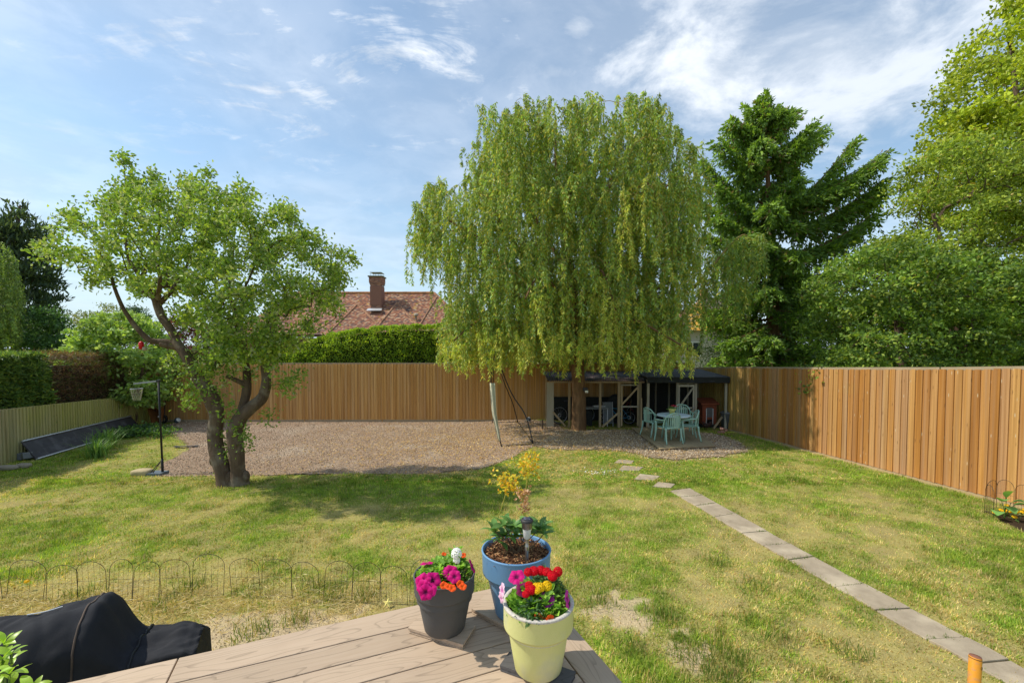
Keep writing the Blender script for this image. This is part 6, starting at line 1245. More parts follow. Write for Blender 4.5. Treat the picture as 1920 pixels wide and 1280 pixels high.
def trumpet(name, R, cols, throat, lobes=5, deep=.35, ruff=.06, k=30, rings=7):
    """open flower facing local +z: lobed, ruffled disc with a dark throat"""
    V = [(0, 0, -R*deep)]; c = [throat]; F = []; a = np.arange(k)/k*2*pi
    for i in range(1, rings):
        f = i/(rings-1); rr = R*f*(1+.055*f*np.cos(lobes*a)+.025*f*np.sin(3*lobes*a+1)); z = -R*deep*(1-f)**1.7+R*ruff*f*f*np.sin(lobes*2*a+i*.4)+R*.07*f*(np.cos(lobes*a))-R*.22*f**3
        V += [(x, y, zz_) for x, y, zz_ in zip(rr*np.cos(a), rr*np.sin(a), z)]; base = np.array(throat)*(1-sstep(.14, .50, f))+np.array(cols[0])*sstep(.14, .50, f)
        vein = (np.abs(((a*lobes/(2*pi)) % 1)-.5) < .08)[:, None]*(.55)*(1-f*.6); cc2 = base*(1-vein); e = sstep(.80, 1.0, f)*(.55 if len(cols) > 1 else 0); cc2 = cc2*(1-e)+np.array(cols[-1])*e; c += list(cc2)
        for j in range(k):
            j2 = (j+1) % k
            if i == 1: F.append((0, 1+j, 1+j2))
            else: b, b0_ = 1+(i-1)*k, 1+(i-2)*k; F.append((b0_+j, b+j, b+j2, b0_+j2))
    me = bpy.data.meshes.new(name); me.from_pydata(V, [], F); at_ = me.color_attributes.new('Col', 'FLOAT_COLOR', 'POINT'); cc3 = np.ones((len(V), 4), np.float32); cc3[:, :3] = np.array(c); at_.data.foreach_set('color', cc3.ravel())
    me.materials.append(LEAF if False else PETAL); me.polygons.foreach_set('use_smooth', [True]*len(F)); return me
PETAL = mat('petal', (1, 1, 1), attr=True, rough=.65, transl=.12, spec=.15)
def floretball(name, R, n, col, flat=.5, fr=.011, center=None):
    """head of many five-petalled florets on a flattened dome, facing +z"""
    V, F, c = [], [], []
    for i in range(n):
        u = (i+.5)/n; th = math.acos(1-u*1.0)*1.0; ph = i*2.399; d = np.array([math.sin(th)*math.cos(ph), math.sin(th)*math.sin(ph), math.cos(th)]); p = d*R*np.array([1, 1, flat]); x = unit(np.cross(d, [.3, .2, 1.])); y = np.cross(d, x); cv = np.array(col)*random.uniform(.75, 1.2)
        b = len(V); V.append(p+d*.001); c.append(np.array(center if center is not None else col)*.9)
        for j in range(10): a_ = j/10*2*pi+i; r_ = fr*(1.0 if j % 2 == 0 else .5); V.append(p+x*r_*math.cos(a_)+y*r_*math.sin(a_)-d*.0015); c.append(cv)
        for j in range(10): F.append((b, b+1+j, b+1+(j+1) % 10))
    me = bpy.data.meshes.new(name); me.from_pydata([tuple(v) for v in V], [], F); at_ = me.color_attributes.new('Col', 'FLOAT_COLOR', 'POINT'); cc3 = np.ones((len(V), 4), np.float32); cc3[:, :3] = np.clip(np.array(c), 0, 1); at_.data.foreach_set('color', cc3.ravel()); me.materials.append(PETAL); return me
MAG = (.56, .005, .17); PET = trumpet('petunia', .036, [MAG, (.50, .02, .22)], (.10, 0, .05)); PETP = trumpet('petunia_purple', .034, [(.52, .03, .34), (.46, .12, .40)], (.05, 0, .06)); PETW = trumpet('petunia_pale', .032, [(.75, .45, .60), (.8, .65, .75)], (.5, .05, .35)); PETD = trumpet('petunia_dark', .032, [(.16, .005, .06), (.22, .02, .09)], (.02, 0, .01))
ORG = trumpet('bell_flower', .018, [(.80, .09, .01), (.85, .12, .02)], (.6, .12, .01), 5, .5)
REDV = floretball('verbena', .026, 36, (.60, .002, .012), .55, .0105); YELV = floretball('yellow_head', .024, 30, (.90, .56, .01), .55, .0085); WHV = floretball('white_head', .020, 15, (.85, .85, .82), 1.35, .0125)
def look(px, py, c, z):                 # world point of a bloom seen at (px, py) at height z above the pot
    return np.array(plane(px, py, c[2]+z))
cam_p = np.array([0, 0, CAM_Z])
def bloom(name, me, parent, p, tilt=.35, s=1.0, face=None, label=None, stem=None):
    d = unit(np.array(cam_p-p)*[1, 1, 1])*(.75)+np.array([0, 0, .55])+RNG.normal(size=3)*tilt*.5 if face is None else np.array(face, float)
    q = Vector(d).to_track_quat('Z', 'Y'); o = bpy.data.objects.new(name, me); C.objects.link(o); o.parent = parent; o.location = Vector(p-ORI[parent.name]); o.rotation_mode = 'QUATERNION'; o.rotation_quaternion = q@Quaternion((0, 0, 1), random.uniform(0, 6)); o.scale = (s, s, s)
    if label: o['label'] = label
    return o
def stemline(mb, a, b, r=.0018, bow=.02):
    a, b = np.array(a), np.array(b); m_ = (a+b)/2+RNG.normal(size=3)*bow; mb.tube([a, m_, b], [r*1.2, r, r*.8], 4, cap=False)
SG = mat('stem_green', (.16, .26, .05), (.12, .20, .04), 20, .6, transl=.1)
def plant(name, label, c, zs, cat='plant', group=None): return thing(name, label, cat, (c[0], c[1], c[2]+zs), group=group)
def mound(parent, c, H, R, n, L, Wd, cols, hgt=.06, cen=(0, 0), name='leaves', sec=None, frill=False, up=.5):
    a, r = RNG.uniform(0, 2*pi, n), R*np.sqrt(RNG.random(n))
    if sec: a = RNG.uniform(*sec, n)
    z = H+(hgt*(1-(r/R)**2))*RNG.uniform(.2, 1, n); Pt = np.stack([c[0]+cen[0]+r*np.cos(a), c[1]+cen[1]+r*np.sin(a), c[2]+z], 1); D = np.stack([np.cos(a)*.8, np.sin(a)*.8, np.full(n, up)], 1)+RNG.normal(size=(n, 3))*.55
    return foliage(name, Pt, D, L*RNG.uniform(.6, 1.15, n), Wd*RNG.uniform(.8, 1.2, n), cols, LEAF, parent, six=True, curl=.2, fold=.12, nrm=np.tile([[0, 0, 1.6]], (n, 1)) )
LG = [(.28, .50, .07), (.35, .58, .08), (.21, .40, .06)]; DG = [(.10, .19, .08), (.14, .25, .10), (.08, .15, .06)]
# yellow pot planting
p1 = plant('petunia_plant', 'bright green petunia with magenta blooms in the yellow-green pot', cy, .26, group='bedding plants in the deck pots'); mound(p1, cy, .272, .112, 560, .044, .032, LG, .075, up=.8)
for px, py, me, s, f, lb in ((968, 1079, PET, 1.0, None, 'magenta petunia bloom at the left edge'), (1025, 1122, PETP, 1.0, None, 'purple-magenta petunia bloom in the middle'), (1066, 1122, PETP, 1.0, (.9, -.25, .15), 'purple petunia bloom facing right'), (939, 1106, PETW, .9, (-.9, -.3, .2), 'pale pink petunia bloom facing left'), (938, 1120, PETW, .7, (-.9, -.5, 0), 'small pale pink petunia bloom'), (981, 1103, PETD, 1.0, None, 'almost black-red petunia bloom'), (988, 1096, PETW, .9, (0, .1, 1), 'pink petunia bloom behind the dark one')):
    bloom('petunia_bloom', me, p1, look(px, py, cy, .355 if py < 1110 else .325), s=s, face=f, label=lb)
p2 = plant('verbena_plant', 'verbena with red heads and one yellow head in the yellow-green pot', cy, .26, group='bedding plants in the deck pots'); mound(p2, cy, .29, .075, 420, .038, .011, DG, .10, (.035, .05)); mound(p2, cy, .275, .05, 160, .034, .012, DG, .06, (-.035, -.085), 'front_leaves')
sm_ = MB()
for px, py, me, s in ((1001, 1070, REDV, .85), (1014, 1069, REDV, .8), (1026, 1072, REDV, .8), (1036, 1079, REDV, .85), (1046, 1071, REDV, .8), (990, 1072, REDV, .7), (995, 1105, REDV, .9), (986, 1113, REDV, .6), (992, 1097, REDV, .7), (1012, 1101, YELV, .9), (1026, 1098, YELV, .9), (1005, 1099, YELV, .7), (1007, 1107, YELV, .6)):
    p = look(px, py, cy, .395 if py < 1085 else .36); bloom('flower_head', me, p2, p, .2, s, label='yellow flower head' if me is YELV else None); stemline(sm_, cy+[.02, .03, .27], p)
sm_.build('stems', SG, p2, smooth=True)
p3 = plant('bell_flower_plant', 'small orange-red bell flowers at the front rim of the yellow-green pot', cy, .27, group='bedding plants in the deck pots'); mound(p3, cy, .268, .03, 90, .026, .016, DG, .025, (.01, -.080), up=.9); mound(p3, cy, .268, .03, 90, .026, .015, [(.18, .23, .12), (.24, .22, .10)], .03, (.05, -.070), 'side_leaves')
for px, py, f in ((1009, 1158, (-.2, -1, .1)), (1027, 1155, None), (1032, 1161, (.3, -.9, .1))): bloom('bell_flower', ORG, p3, look(px, py, cy, .292), s=1., face=f)
# grey pot planting
p4 = plant('petunia_plant', 'magenta petunia spilling over the left side of the grey pot', cg, .245, group='bedding plants in the deck pots'); mound(p4, cg, .255, .118, 430, .042, .029, LG, .065, up=.7)
for px, py, s, f in ((793, 1088, 1.0, None), (812, 1086, 1.05, None), (791, 1101, .95, (-.5, -.8, .35)), (804, 1104, 1.0, None), (786, 1092, .9, (-.9, -.3, .2)), (797, 1111, .95, (-.2, -1, .2)), (845, 1072, .95, None), (852, 1080, .8, None), (887, 1060, .9, (.9, .1, .4)), (800, 1053, .9, (-.1, .3, 1)), (838, 1071, .75, None)):
    bloom('petunia_bloom', PET, p4, look(px, py, cg, .30 if py > 1082 else .315), s=s, face=f)
p5 = plant('bell_flower_plant', 'orange bell flowers on the right of the grey pot', cg, .245, group='bedding plants in the deck pots'); mound(p5, cg, .26, .05, 150, .026, .015, [(.09, .16, .05), (.15, .17, .06), (.22, .15, .07)], .04, (.065, -.03)); mound(p5, cg, .262, .04, 80, .026, .014, DG, .05, (-.03, .06), 'back_leaves')
for px, py in ((842, 1098), (848, 1101), (863, 1094), (868, 1098), (856, 1084), (832, 1096), (833, 1037), (869, 1040)): bloom('bell_flower', ORG, p5, look(px, py, cg, .30 if py > 1060 else .35), s=.95 if py > 1060 else .7)
p6 = plant('snapdragon_plant', 'plant with one white flower spike at the back of the grey pot', cg, .245, group='bedding plants in the deck pots'); mound(p6, cg, .27, .04, 160, .036, .013, LG, .10, (.045, .07))
pw = look(856, 1036, cg, .40); sm_ = MB(); stemline(sm_, cg+[.045, .07, .26], pw, .0025, .004); sm_.build('stem', SG, p6, smooth=True); bloom('flower_spike', WHV, p6, pw+[0, 0, -.01], 0, 1.25, (0, -.1, 1)); bloom('flower_spike', WHV, p6, pw+[0, 0, -.038], 0, .8, (.1, -.3, 1))
# shrub in the blue pot: every leaf a part
sh_ = plant('azalea_shrub', 'young evergreen shrub with whorled leaves and faded yellow flower heads in the blue pot', cb_, .30, 'shrub'); LFM = mat('shrub_leaf', (.10, .22, .05), (.16, .32, .07), 14, .38, transl=.22, spec=.5, rnd=.25); lme = leaf_data('leaf', .078, .028, LFM, .2); sm_ = MB(); hub = cb_+np.array([.0, .0, .30])
for px, py, z, nlf in ((928, 996, .43, 9), (948, 1003, .40, 10), (966, 1008, .38, 9), (985, 1000, .40, 8), (962, 985, .47, 9), (945, 985, .46, 8), (990, 984, .46, 7), (1012, 990, .44, 8), (1020, 1000, .42, 7), (976, 995, .44, 8), (935, 1012, .36, 6)):
    c_ = look(px, py, cb_, z); c_ = cb_+np.clip(c_-cb_, [-.20, -.16, 0], [.21, .16, 9]); stemline(sm_, hub+RNG.normal(size=3)*[.012, .012, 0], c_, .003, .012)
    for i in range(nlf):
        a = i*2*pi/nlf+random.random(); e = random.uniform(-.15, .75); put('leaf', lme, sh_, c_+RNG.normal(size=3)*.003, (math.cos(a)*math.cos(e), math.sin(a)*math.cos(e), math.sin(e)), random.uniform(-.4, .4), random.uniform(.75, 1.25))
sm_.build('stems', mat('shrub_stem', (.16, .10, .05), rough=.8), sh_, smooth=True)
YS_ = mat('yellow_stem', (.50, .52, .08), (.42, .36, .10), 10, .6)
def head(px, py, z, R, n, cols, base, labl, z0=.40):
    c_ = look(px, py, cb_, z); c_ = np.array([c_[0], cb_[1]+.02, c_[2]]) if False else c_; mb = MB(); a = look(*base, cb_, z0); stemline(mb, a, c_+[0, 0, -R*.5], .0032, .006)
    pts = c_+RNG.normal(size=(n, 3))*R*np.array([.42, .42, .45])
    for p in pts[::3]: stemline(mb, c_+[0, 0, -R*.5], p, .0011, .004)
    mb.build('flower_stalk', YS_, sh_, smooth=True); m_ = 4; i = np.repeat(np.arange(n), m_); o = foliage('faded_flower_head', pts[i]+RNG.normal(size=(n*m_, 3))*.005, RNG.normal(size=(n*m_, 3))+[0, 0, .4], .017, .012, cols, LEAF, sh_, six=True); o['label'] = labl; o['kind'] = 'stuff'
yc = [(.72, .56, .04), (.62, .58, .06), (.75, .40, .04), (.55, .50, .05)]; dc = [(.62, .38, .24), (.50, .26, .15), (.72, .52, .38)]
head(951, 902, .70, .070, 60, yc, (928, 985), 'faded yellow flower head on the left stalk'); head(990, 872, .76, .068, 60, yc, (986, 975), 'faded yellow flower head on the tallest stalk'); head(980, 928, .60, .040, 30, dc, (983, 978), 'dried pinkish-brown flower head'); head(984, 948, .56, .03, 16, dc, (984, 978), 'dried brown seed head lower down')
# solar light
SSM = mat('stainless', (.42, .40, .38), (.30, .28, .27), 3, .28, metal=.9, stretch=(1, 1, 6)); g_ = look(988, 1056, cb_, .31); st = thing('solar_light', 'stainless steel solar stake light pushed into the blue pot', 'garden light', g_)
MB().lathe([(.001, -.05), (.0095, -.02), (.0095, .06), (.011, .064), (.011, .09), (.0085, .094), (.0085, .125)], g_, 16).build('stake', SSM, st, smooth=True); CLR = mat('clear_plastic', (.70, .70, .68), (.55, .56, .56), 60, .2, spec=.6)
MB().lathe([(.010, .123), (.017, .130), (.021, .175), (.021, .177)], g_, 20).build('lens', CLR, st, smooth=True); MB().lathe([(.022, .175), (.0255, .178), (.027, .206), (.030, .209)], g_, 20).build('lamp_body', SSM, st, smooth=True)
MB().lathe([(.030, .208), (.031, .217), (.027, .222), (.001, .223)], g_, 20).build('cap', BLACKP, st, smooth=True); MB().box(g_+[0, 0, .2245], (.032, .032, .003)).build('solar_panel', mat('solar_cell', (.10, .13, .20), rough=.15, spec=.7), st)
# ------------------------------------------------------------------ covered barbecue
ud = np.array([*U, 0]); vd = np.array([-Vv[0], -Vv[1], 0])     # along the deck edge, away from it
e0 = P(362, 1190, 2.62); e0[2] = 0; gb = gz(*e0[:2]); bq = thing('covered_barbecue', 'barbecue under a crumpled black fabric cover beside the deck', 'barbecue', (*e0[:2], gb))
nu_, nv_ = 150, 90; us = np.linspace(-1.75, 0.03, nu_); vs = np.linspace(0, 1, nv_); rows = []
for u in us:
    kh = float(sstep(-.27, -.44, u)); Htop = .89+(1.185-.89)*kh-.10*sstep(-.6, -1.6, u); Hw = .235+.055*kh; end = sstep(-.015, .03, u)
    Htop = Htop-.02*end; row = []
    for v in vs:
        # cross-section: front skirt, rounded top, back skirt
        s_ = (v-.5)*2; a_ = abs(s_)
        if a_ < .42: yy = s_/.42*Hw*.80; zz3 = Htop-(.05+.12*kh)*(a_/.42)**2.2
        else: f = (a_-.42)/.58; yy = math.copysign(Hw*(.80+.22*min(1, f*1.6)+.06*f), s_); zz3 = (Htop-.05-.12*kh)*(1-f)+.10*f
        row.append((u, yy, zz3))
    rows.append(row)
for f in (.12, .5, 1.0): rows.append([(a+.012*(1-f)+.008, b*(1-f), min(c, .885-.02*f)) for a, b, c in rows[nu_-1]]); us = np.append(us, us[-1]+.001)
nu_ = len(rows); A_ = np.array(rows); uu, vv, zz4 = A_[..., 0], A_[..., 1], A_[..., 2]; arc = np.broadcast_to(vs, uu.shape)
fold = .035*(fbm(uu*1.0+3, arc*3, 4.5, 11)-.5)+.042*(np.abs(2*vn(uu*.8+arc*1.3, arc*1.2-uu*.5, 4.2, 13)-1)-.5)+.016*(np.abs(2*vn(uu*2.2+arc*1.6, arc*2-uu*1.5, 4.6, 15)-1)-.5)+.012*(np.abs(2*vn(uu*2-arc*3, arc*2, 5.2, 14)-1)-.5); drape = .075*np.abs(2*vn(uu*1.0, arc*.6+2, 5.0, 17)-1)*sstep(.35, .95, np.abs(arc-.5)*2)
vv2 = vv*(1+fold*1.2)+np.sign(vv)*drape*1.0; zz5 = zz4+fold*1.1+.02*np.sin(uu*7+arc*5)*(np.abs(arc-.5) < .25); sag = .03*np.exp(-((uu+.85)/.18)**2)*(np.abs(arc-.5) < .3); zz5 = zz5-sag
W_ = e0+ud*uu[..., None]+vd*(vv2[..., None]+.02); W_[..., 2] = gb+zz5
CV = mat('black_cover', (.022, .023, .027), (.034, .035, .040), 6, .85, .4, 380, spec=.18, bdist=.004)
cvo = MB().grid(W_, nu_, nv_).build('cover', CV, bq, smooth=True)
end_ = W_[-1]; cen = end_.mean(0)
if False: cen = end_.mean(0); mb = MB(); V = np.concatenate([end_, end_*.5+cen*.5+ud*.01, cen[None]+ud*.012]); k = nv_; j = np.arange(k-1); mb.add(V, np.stack([j, j+1, k+j+1, k+j], 1), np.stack([k+j, k+j+1, np.full(k-1, 2*k)], 1)); mb.build('cover_end', CV, bq, smooth=True)
SEAM = mat('seam_piping', (.06, .05, .045), (.16, .11, .08), 9, .8)
def seam(ui, m=SEAM, r=.0055, a=8, b=82):
    i = int(np.argmin(abs(us-ui))); MB().tube(W_[i, a:b]+vd*0+[0, 0, .003], r, 5).build('seam', m, bq, smooth=True)
seam(-.47); seam(-.255, BLACKM, .008)
p, r = smooth_line([W_[int(np.argmin(abs(us+.74))), 42]+[0, 0, .008], W_[int(np.argmin(abs(us+.67))), 44]+[0, 0, .01], W_[int(np.argmin(abs(us+.61))), 47]+[0, 0, .008]], [.004, .005, .003]); o = MB().tube(p, .0028, 5).build('white_droppings', WHITE, bq)
# ------------------------------------------------------------------ bright shrub at the lower left
pb = np.array([*P(-10, 1240, 1.55)[:2], 0]); pb = np.array([pb[0]-.05, pb[1], gz(*pb[:2])]); bs = thing('laurel_shrub', 'glossy bright green shrub poking into the bottom left corner', 'shrub', pb)
BL_ = mat('bright_leaf', (.28, .48, .04), (.42, .60, .07), 8, .35, transl=.35, spec=.5, rnd=.2); lm2 = leaf_data('leaf', .085, .034, BL_, .22); sm_ = MB()
for px, py, Y_ in ((8, 1206, 1.6), (22, 1225, 1.52), (5, 1235, 1.5), (18, 1262, 1.42), (-20, 1215, 1.6), (60, 1290, 1.4), (-10, 1270, 1.4), (35, 1300, 1.38), (-40, 1250, 1.5)):
    c_ = P(px, py, Y_); stemline(sm_, pb+[0, 0, .2], c_, .005, .02)
    for i in range(7):
        a = i*2*pi/7+random.random(); e = random.uniform(-.1, .9); put('leaf', lm2, bs, c_-np.array([0, 0, .02*(i % 3)]), (math.cos(a)*math.cos(e), math.sin(a)*math.cos(e), math.sin(e)), random.uniform(-.5, .5), random.uniform(.45, .8))
sm_.tube([pb, pb+[0, .02, .5], pb+[0, 0, 1.0]], [.012, .01, .006], 6); sm_.build('stems', SG, bs, smooth=True)
# ------------------------------------------------------------------ orange pole
ot = P(1829, 1229, 2.05); ob = np.array([ot[0]-.12, ot[1]-.10, 0.]); ob[2] = gz(*ob[:2]); dirp = (ot-ob)/np.linalg.norm(ot-ob); OR_ = mat('orange_paint', (.72, .30, .02), (.60, .22, .02), 6, .5, c3=(.35, .22, .15), s3=14); t = thing('orange_pole', 'orange-painted tubular pole with a hole near its rusty top', 'pole', ob)
MB().tube([ob-dirp*.1, ot-dirp*.004, ot], [.0235, .0235, .020], 20).build('tube', OR_, t, smooth=True); sd2 = unit(np.cross(dirp, [0, 1, 0])); hp = ot-dirp*.045+unit(np.array([.5, -1, .1]))*.0225
MB().lathe([(.001, .0), (.0065, 0), (.0075, .0015), (.0085, 0)], hp, 14, R=np.array(Vector((.5, -1, .1)).to_track_quat('Z', 'Y').to_matrix())).build('bolt_hole', mat('hole_dark', (.02, .008, .005), rough=.9), t); MB().tube([ot-dirp*.010, ot+dirp*.001], [.0242, .0215], 20).build('rusty_rim', mat('rust', (.30, .13, .08), (.2, .08, .05), 40, .9), t, smooth=True)
# ------------------------------------------------------------------ wire edging
def edging_panel(parent, a, b, h, wires=4, r=.0022, lean=None):
    a, b = np.array(a, float), np.array(b, float); d = b-a; w = np.linalg.norm(d[:2]); up = np.array([0, 0, 1.])+(lean if lean is not None else 0); mb = MB(); hh_ = h*.74
    t = np.linspace(0, pi, 11); arch = [a+d*(.5-.5*math.cos(x))+up*(hh_+math.sin(x)*(h-hh_)) for x in t]; mb.tube(np.array([a-up*.05]+arch+[b-up*.05]), r*1.15, 5)
    for k in range(1, wires+1): f = k/(wires+1); p = a+d*f; mb.tube([p-up*.0, p+up*(hh_+math.sqrt(max(0, 1-(2*f-1)**2))*(h-hh_)-.003)], r*.55, 4)
    mb.tube([a+up*h*.52, b+up*h*.52], r*.6, 4); mb.tube([a+up*h*.02, b+up*h*.02], r*.6, 4); return mb.build('hoop_panel', DARKWIRE, parent)
hoops = [(-118, -62), (-55, 5), (12, 80), (86, 144), (147, 202), (203, 247), (248, 297), (303, 359), (360, 419), (435, 489), (491, 546), (549, 600), (606, 658), (661, 712), (715, 764), (768, 812)]
g0 = G(12, 1122); ef = thing('wire_edging', 'low black wire hoop edging strung across the lawn before the deck', 'edging', g0)
for i, (a, b) in enumerate(hoops):
    yy = lambda x: 1122+7*math.sin(x*.011)+3*math.sin(i*2.3); pa, pb_ = G(a, yy(a)+(i % 2)*2), G(b, yy(b)+(i % 3)*2); edging_panel(ef, pa, pb_, .42+.02*math.sin(i*1.7), lean=RNG.normal(size=3)*[.05, .05, 0])
g0 = G(1078, 1180); e2 = thing('wire_edging', 'low black wire hoop edging half hidden in long grass beside the right deck edge', 'edging', g0)
base_ = [corner[:2]+U*.20+Vv*t for t in np.linspace(-.30, 1.75, 8)]
for i in range(7): q = [np.array([*p, gz(*p)]) for p in (base_[i], base_[i+1])]; edging_panel(e2, q[0], q[0]+(q[1]-q[0])*.93, .46, lean=RNG.normal(size=3)*[.10, .10, 0])
g0 = G(1868, 978); e3 = thing('wire_edging', 'rusty wire hoop edging round the little flower bed by the cedar fence', 'edging', g0); RW = [((1846, 963), (1868, 952)), ((1868, 952), (1900, 960)), ((1846, 963), (1862, 972)), ((1902, 962), (1935, 975)), ((1850, 958), (1858, 955))]
for a, b in RW[:4]: edging_panel(e3, G(*a), G(*b), .50, wires=4, r=.0028)
# bed plants
gm = G(1883, 972); t = thing('marrow_plant', 'young broad-leaved plant inside the wire edging by the fence', 'plant', gm); bm_ = leaf_data('leaf', .17, .15, mat('broad_leaf', (.16, .36, .08), (.24, .46, .12), 10, .5, transl=.3), .3); sm_ = MB()
for dx, dz, e in ((-.12, .28, .2), (.0, .34, .6), (.12, .26, .1), (.2, .22, 0), (-.02, .2, -.2), (-.2, .12, -.1)):
    p = gm+[dx*.6, -.02, dz]; stemline(sm_, gm, p, .006, .01); put('leaf', bm_, t, p, (dx*3, -.5, e), 0, 1.)
sm_.build('stems', SG, t, smooth=True)
YD = floretball('marigold', .03, 18, (.85, .50, .01), .5, .014); mts = ['yellow marigold at the front tip of the dark soil bed', 'yellow marigold left of the broad-leaved plant stem', 'yellow marigold just below the broad leaves', 'yellow marigold right of the broad-leaved plant stem', 'raised yellow bloom under the broad leaves against the fence', 'yellow marigold halfway along the bed', 'yellow marigold low on the outer rim of the bed', 'front one of two yellow marigolds at the picture edge', 'rear one of two yellow marigolds at the picture edge']
for i, (px, py) in enumerate(((1865, 967), (1877, 962), (1882, 964), (1891, 964), (1888, 953), (1906, 965), (1902, 975), (1917, 966), (1922, 962))):
    g_ = G(px, py+2); t = thing('marigold', mts[i], 'flower', g_, group='marigolds in the flower bed'); bloom('flower_head', YD, t, g_+[0, 0, .07], .1, 1.1, (0, -.4, 1)); n = 14; foliage('leaves', g_+[0, 0, .03]+RNG.normal(size=(n, 3))*[.03, .03, .01], RNG.normal(size=(n, 3))+[0, 0, .6], .05, .02, [(.12, .22, .05)], LEAF, t)
# small things on the grass
g_ = G(727, 1138); t = MB(); k = 10; a = np.arange(k)/k*2*pi; rr = np.where(np.arange(k) % 2 == 0, .055, .024); R = np.array(Matrix.Rotation(.7, 3, 'X')); V = np.stack([rr*np.cos(a+.3), rr*np.sin(a+.3), 0*a], 1)@R.T; t.add(np.concatenate([g_+[0, 0, .045]+V, [g_+[0, -.01, .06]], [g_+[0, 0, .03]]]), tris=[[i, (i+1) % k, k] for i in range(k)]+[[(i+1) % k, i, k+1] for i in range(k)])
o = t.build('star_ornament', mat('pale_yellow', (.72, .62, .20), rough=.6), None); tag(o, 'pale yellow star-shaped ornament lying on the soil behind the deck edge', 'ornament')
g_ = G(51, 1106); t = thing('dandelion', 'single yellow dandelion inside the wire hoops at the far left', 'flower', g_); bloom('flower_head', YD, t, g_+[0, 0, .10], .1, .8, (0, -.5, 1)); MB().tube([g_, g_+[0, 0, .1]], .002, 4).build('stem', SG, t)
n = 60; c_ = G(1128, 887); Pt = c_+RNG.normal(size=(n, 3))*[.24, .10, .0]+[0, 0, .035]; tag(foliage('white_petals', Pt, RNG.normal(size=(n, 3))*[1, 1, .2], .035, .022, [(.85, .85, .85)], TINTED, None), 'white petals scattered on the grass near the stepping stones', 'petals', kind='stuff')
# ------------------------------------------------------------------ left side things
HB = G(305, 889); hp = thing('basketball_stand', 'thin dark netball post with a short arm and net, left of the apple tree', 'sports post', HB); Yp = HB[1]
top = P(297, 714, Yp); MB().tube([HB, P(304, 860, Yp)], .026, 10).tube([P(304, 862, Yp), top], .021, 10).build('pole', BLACKM, hp, smooth=True)
MB().tube([P(299, 780, Yp), P(299, 783, Yp)], .030, 10).build('collar', BLACKP, hp, smooth=True); MB().bar(HB+[-.26, -.02, .03], HB+[.06, -.02, .03], .26, .06, up=(0, 0, 1)).build('base', mat('base_blue_grey', (.10, .13, .16), (.16, .19, .22), 6, .6), hp)
for px in (282, 287): MB().tube([P(px, 886, Yp-.1), P(303, 862, Yp)], .008, 5).build('brace', BLACKM, hp)
arm_e = P(252, 719, Yp+.1); MB().bar(top, arm_e, .045, .035, up=(0, 0, 1)).build('arm', GREYMETAL, hp); MB().box(top, (.06, .06, .05)).build('joint', BLACKP, hp)
rc = P(256, 727, Yp+.1)+[0, 0, -.02]; MB().torus(rc, .11, .008, 20, 6).build('hoop', GREYMETAL, hp); nt = MB()
for k in range(12):
    for sg in (-1, 1):
        a0 = k/12*2*pi; pts = [rc+[(.11-.045*f)*math.cos(a0+sg*f*1.1), (.11-.045*f)*math.sin(a0+sg*f*1.1), -.26*f] for f in np.linspace(0, 1, 6)]; nt.tube(pts, .003, 3, cap=False)
nt.build('net', mat('net_cord', (.34, .32, .22), rough=.9), hp)
st_ = G(267, 890); STN = mat('sandstone', (.52, .42, .24), (.40, .32, .19), 6, .9, .6, 25)
def rock(name, c, r, m, label, cat='stone', seed=0, sq=.6, parent=None, group=None):
    mb = MB(); t = np.linspace(-pi/2, pi/2, 12); a = np.arange(18)/18*2*pi; T2, A2_ = np.meshgrid(t, a, indexing='ij'); p = 4.0
    f = lambda v: np.sign(v)*np.abs(v)**sq; X3, Y3, Z3 = f(np.cos(T2))*f(np.cos(A2_)), f(np.cos(T2))*f(np.sin(A2_)), f(np.sin(T2)); k_ = 1+.22*(fbm(X3*1.3+seed+5, Y3*1.3+Z3*1.7+9, 1.6, seed)-.5)
    V = np.stack([X3*r[0], Y3*r[1], Z3*r[2]], -1)*k_[..., None]+c+[0, 0, r[2]*.7]; j = np.arange(18); j2 = (j+1) % 18
    mb.add(V, np.concatenate([np.stack([i*18+j, i*18+j2, (i+1)*18+j2, (i+1)*18+j], 1) for i in range(11)])); o = mb.build(name, m, parent, smooth=True)
    if parent is None: tag(o, label, cat, group)
    return o
rock('boulder', st_, (.21, .13, .08), STN, 'pale sandy stone weighing down the base of the dark post', seed=2)
# black panel leaning on the left fence
pa, pb2, pc2, pd = G(50, 838), G(60, 872), G(230, 792), G(228, 800)
def lfx(y): return lf(y)
y0_, y1_ = G(52, 866)[1], G(215, 806)[1]+1.6
q0l, q1l = G(63, 872), G(232, 803); q0l, q1l = q0l[:3], q1l
h0 = float(P(52, 836, q0l[1]+.05)[2]); ya_, yb_ = q0l[1]+.55, 15.8
q0l = np.array([lf(ya_)+.46, ya_, gz(lf(ya_)+.46, ya_)]); q1l = np.array([lf(yb_)+.46, yb_, gz(lf(yb_)+.46, yb_)]); Lp = q1l-q0l
t0_, t1_ = np.array([lf(ya_)+.10, ya_, h0]), np.array([lf(yb_)+.10, yb_, q1l[2]+(h0-q0l[2])*.97])
lp = thing('black_panel', 'long black board with silver edges leaning on the mossy fence', 'panel', q0l); PN = mat('panel_black', (.045, .042, .045), (.07, .065, .07), 4, .6, c3=(.12, .115, .12), s3=3)
nn = unit(np.cross(Lp, t0_-q0l)); nn = nn if nn[0] > 0 else -nn
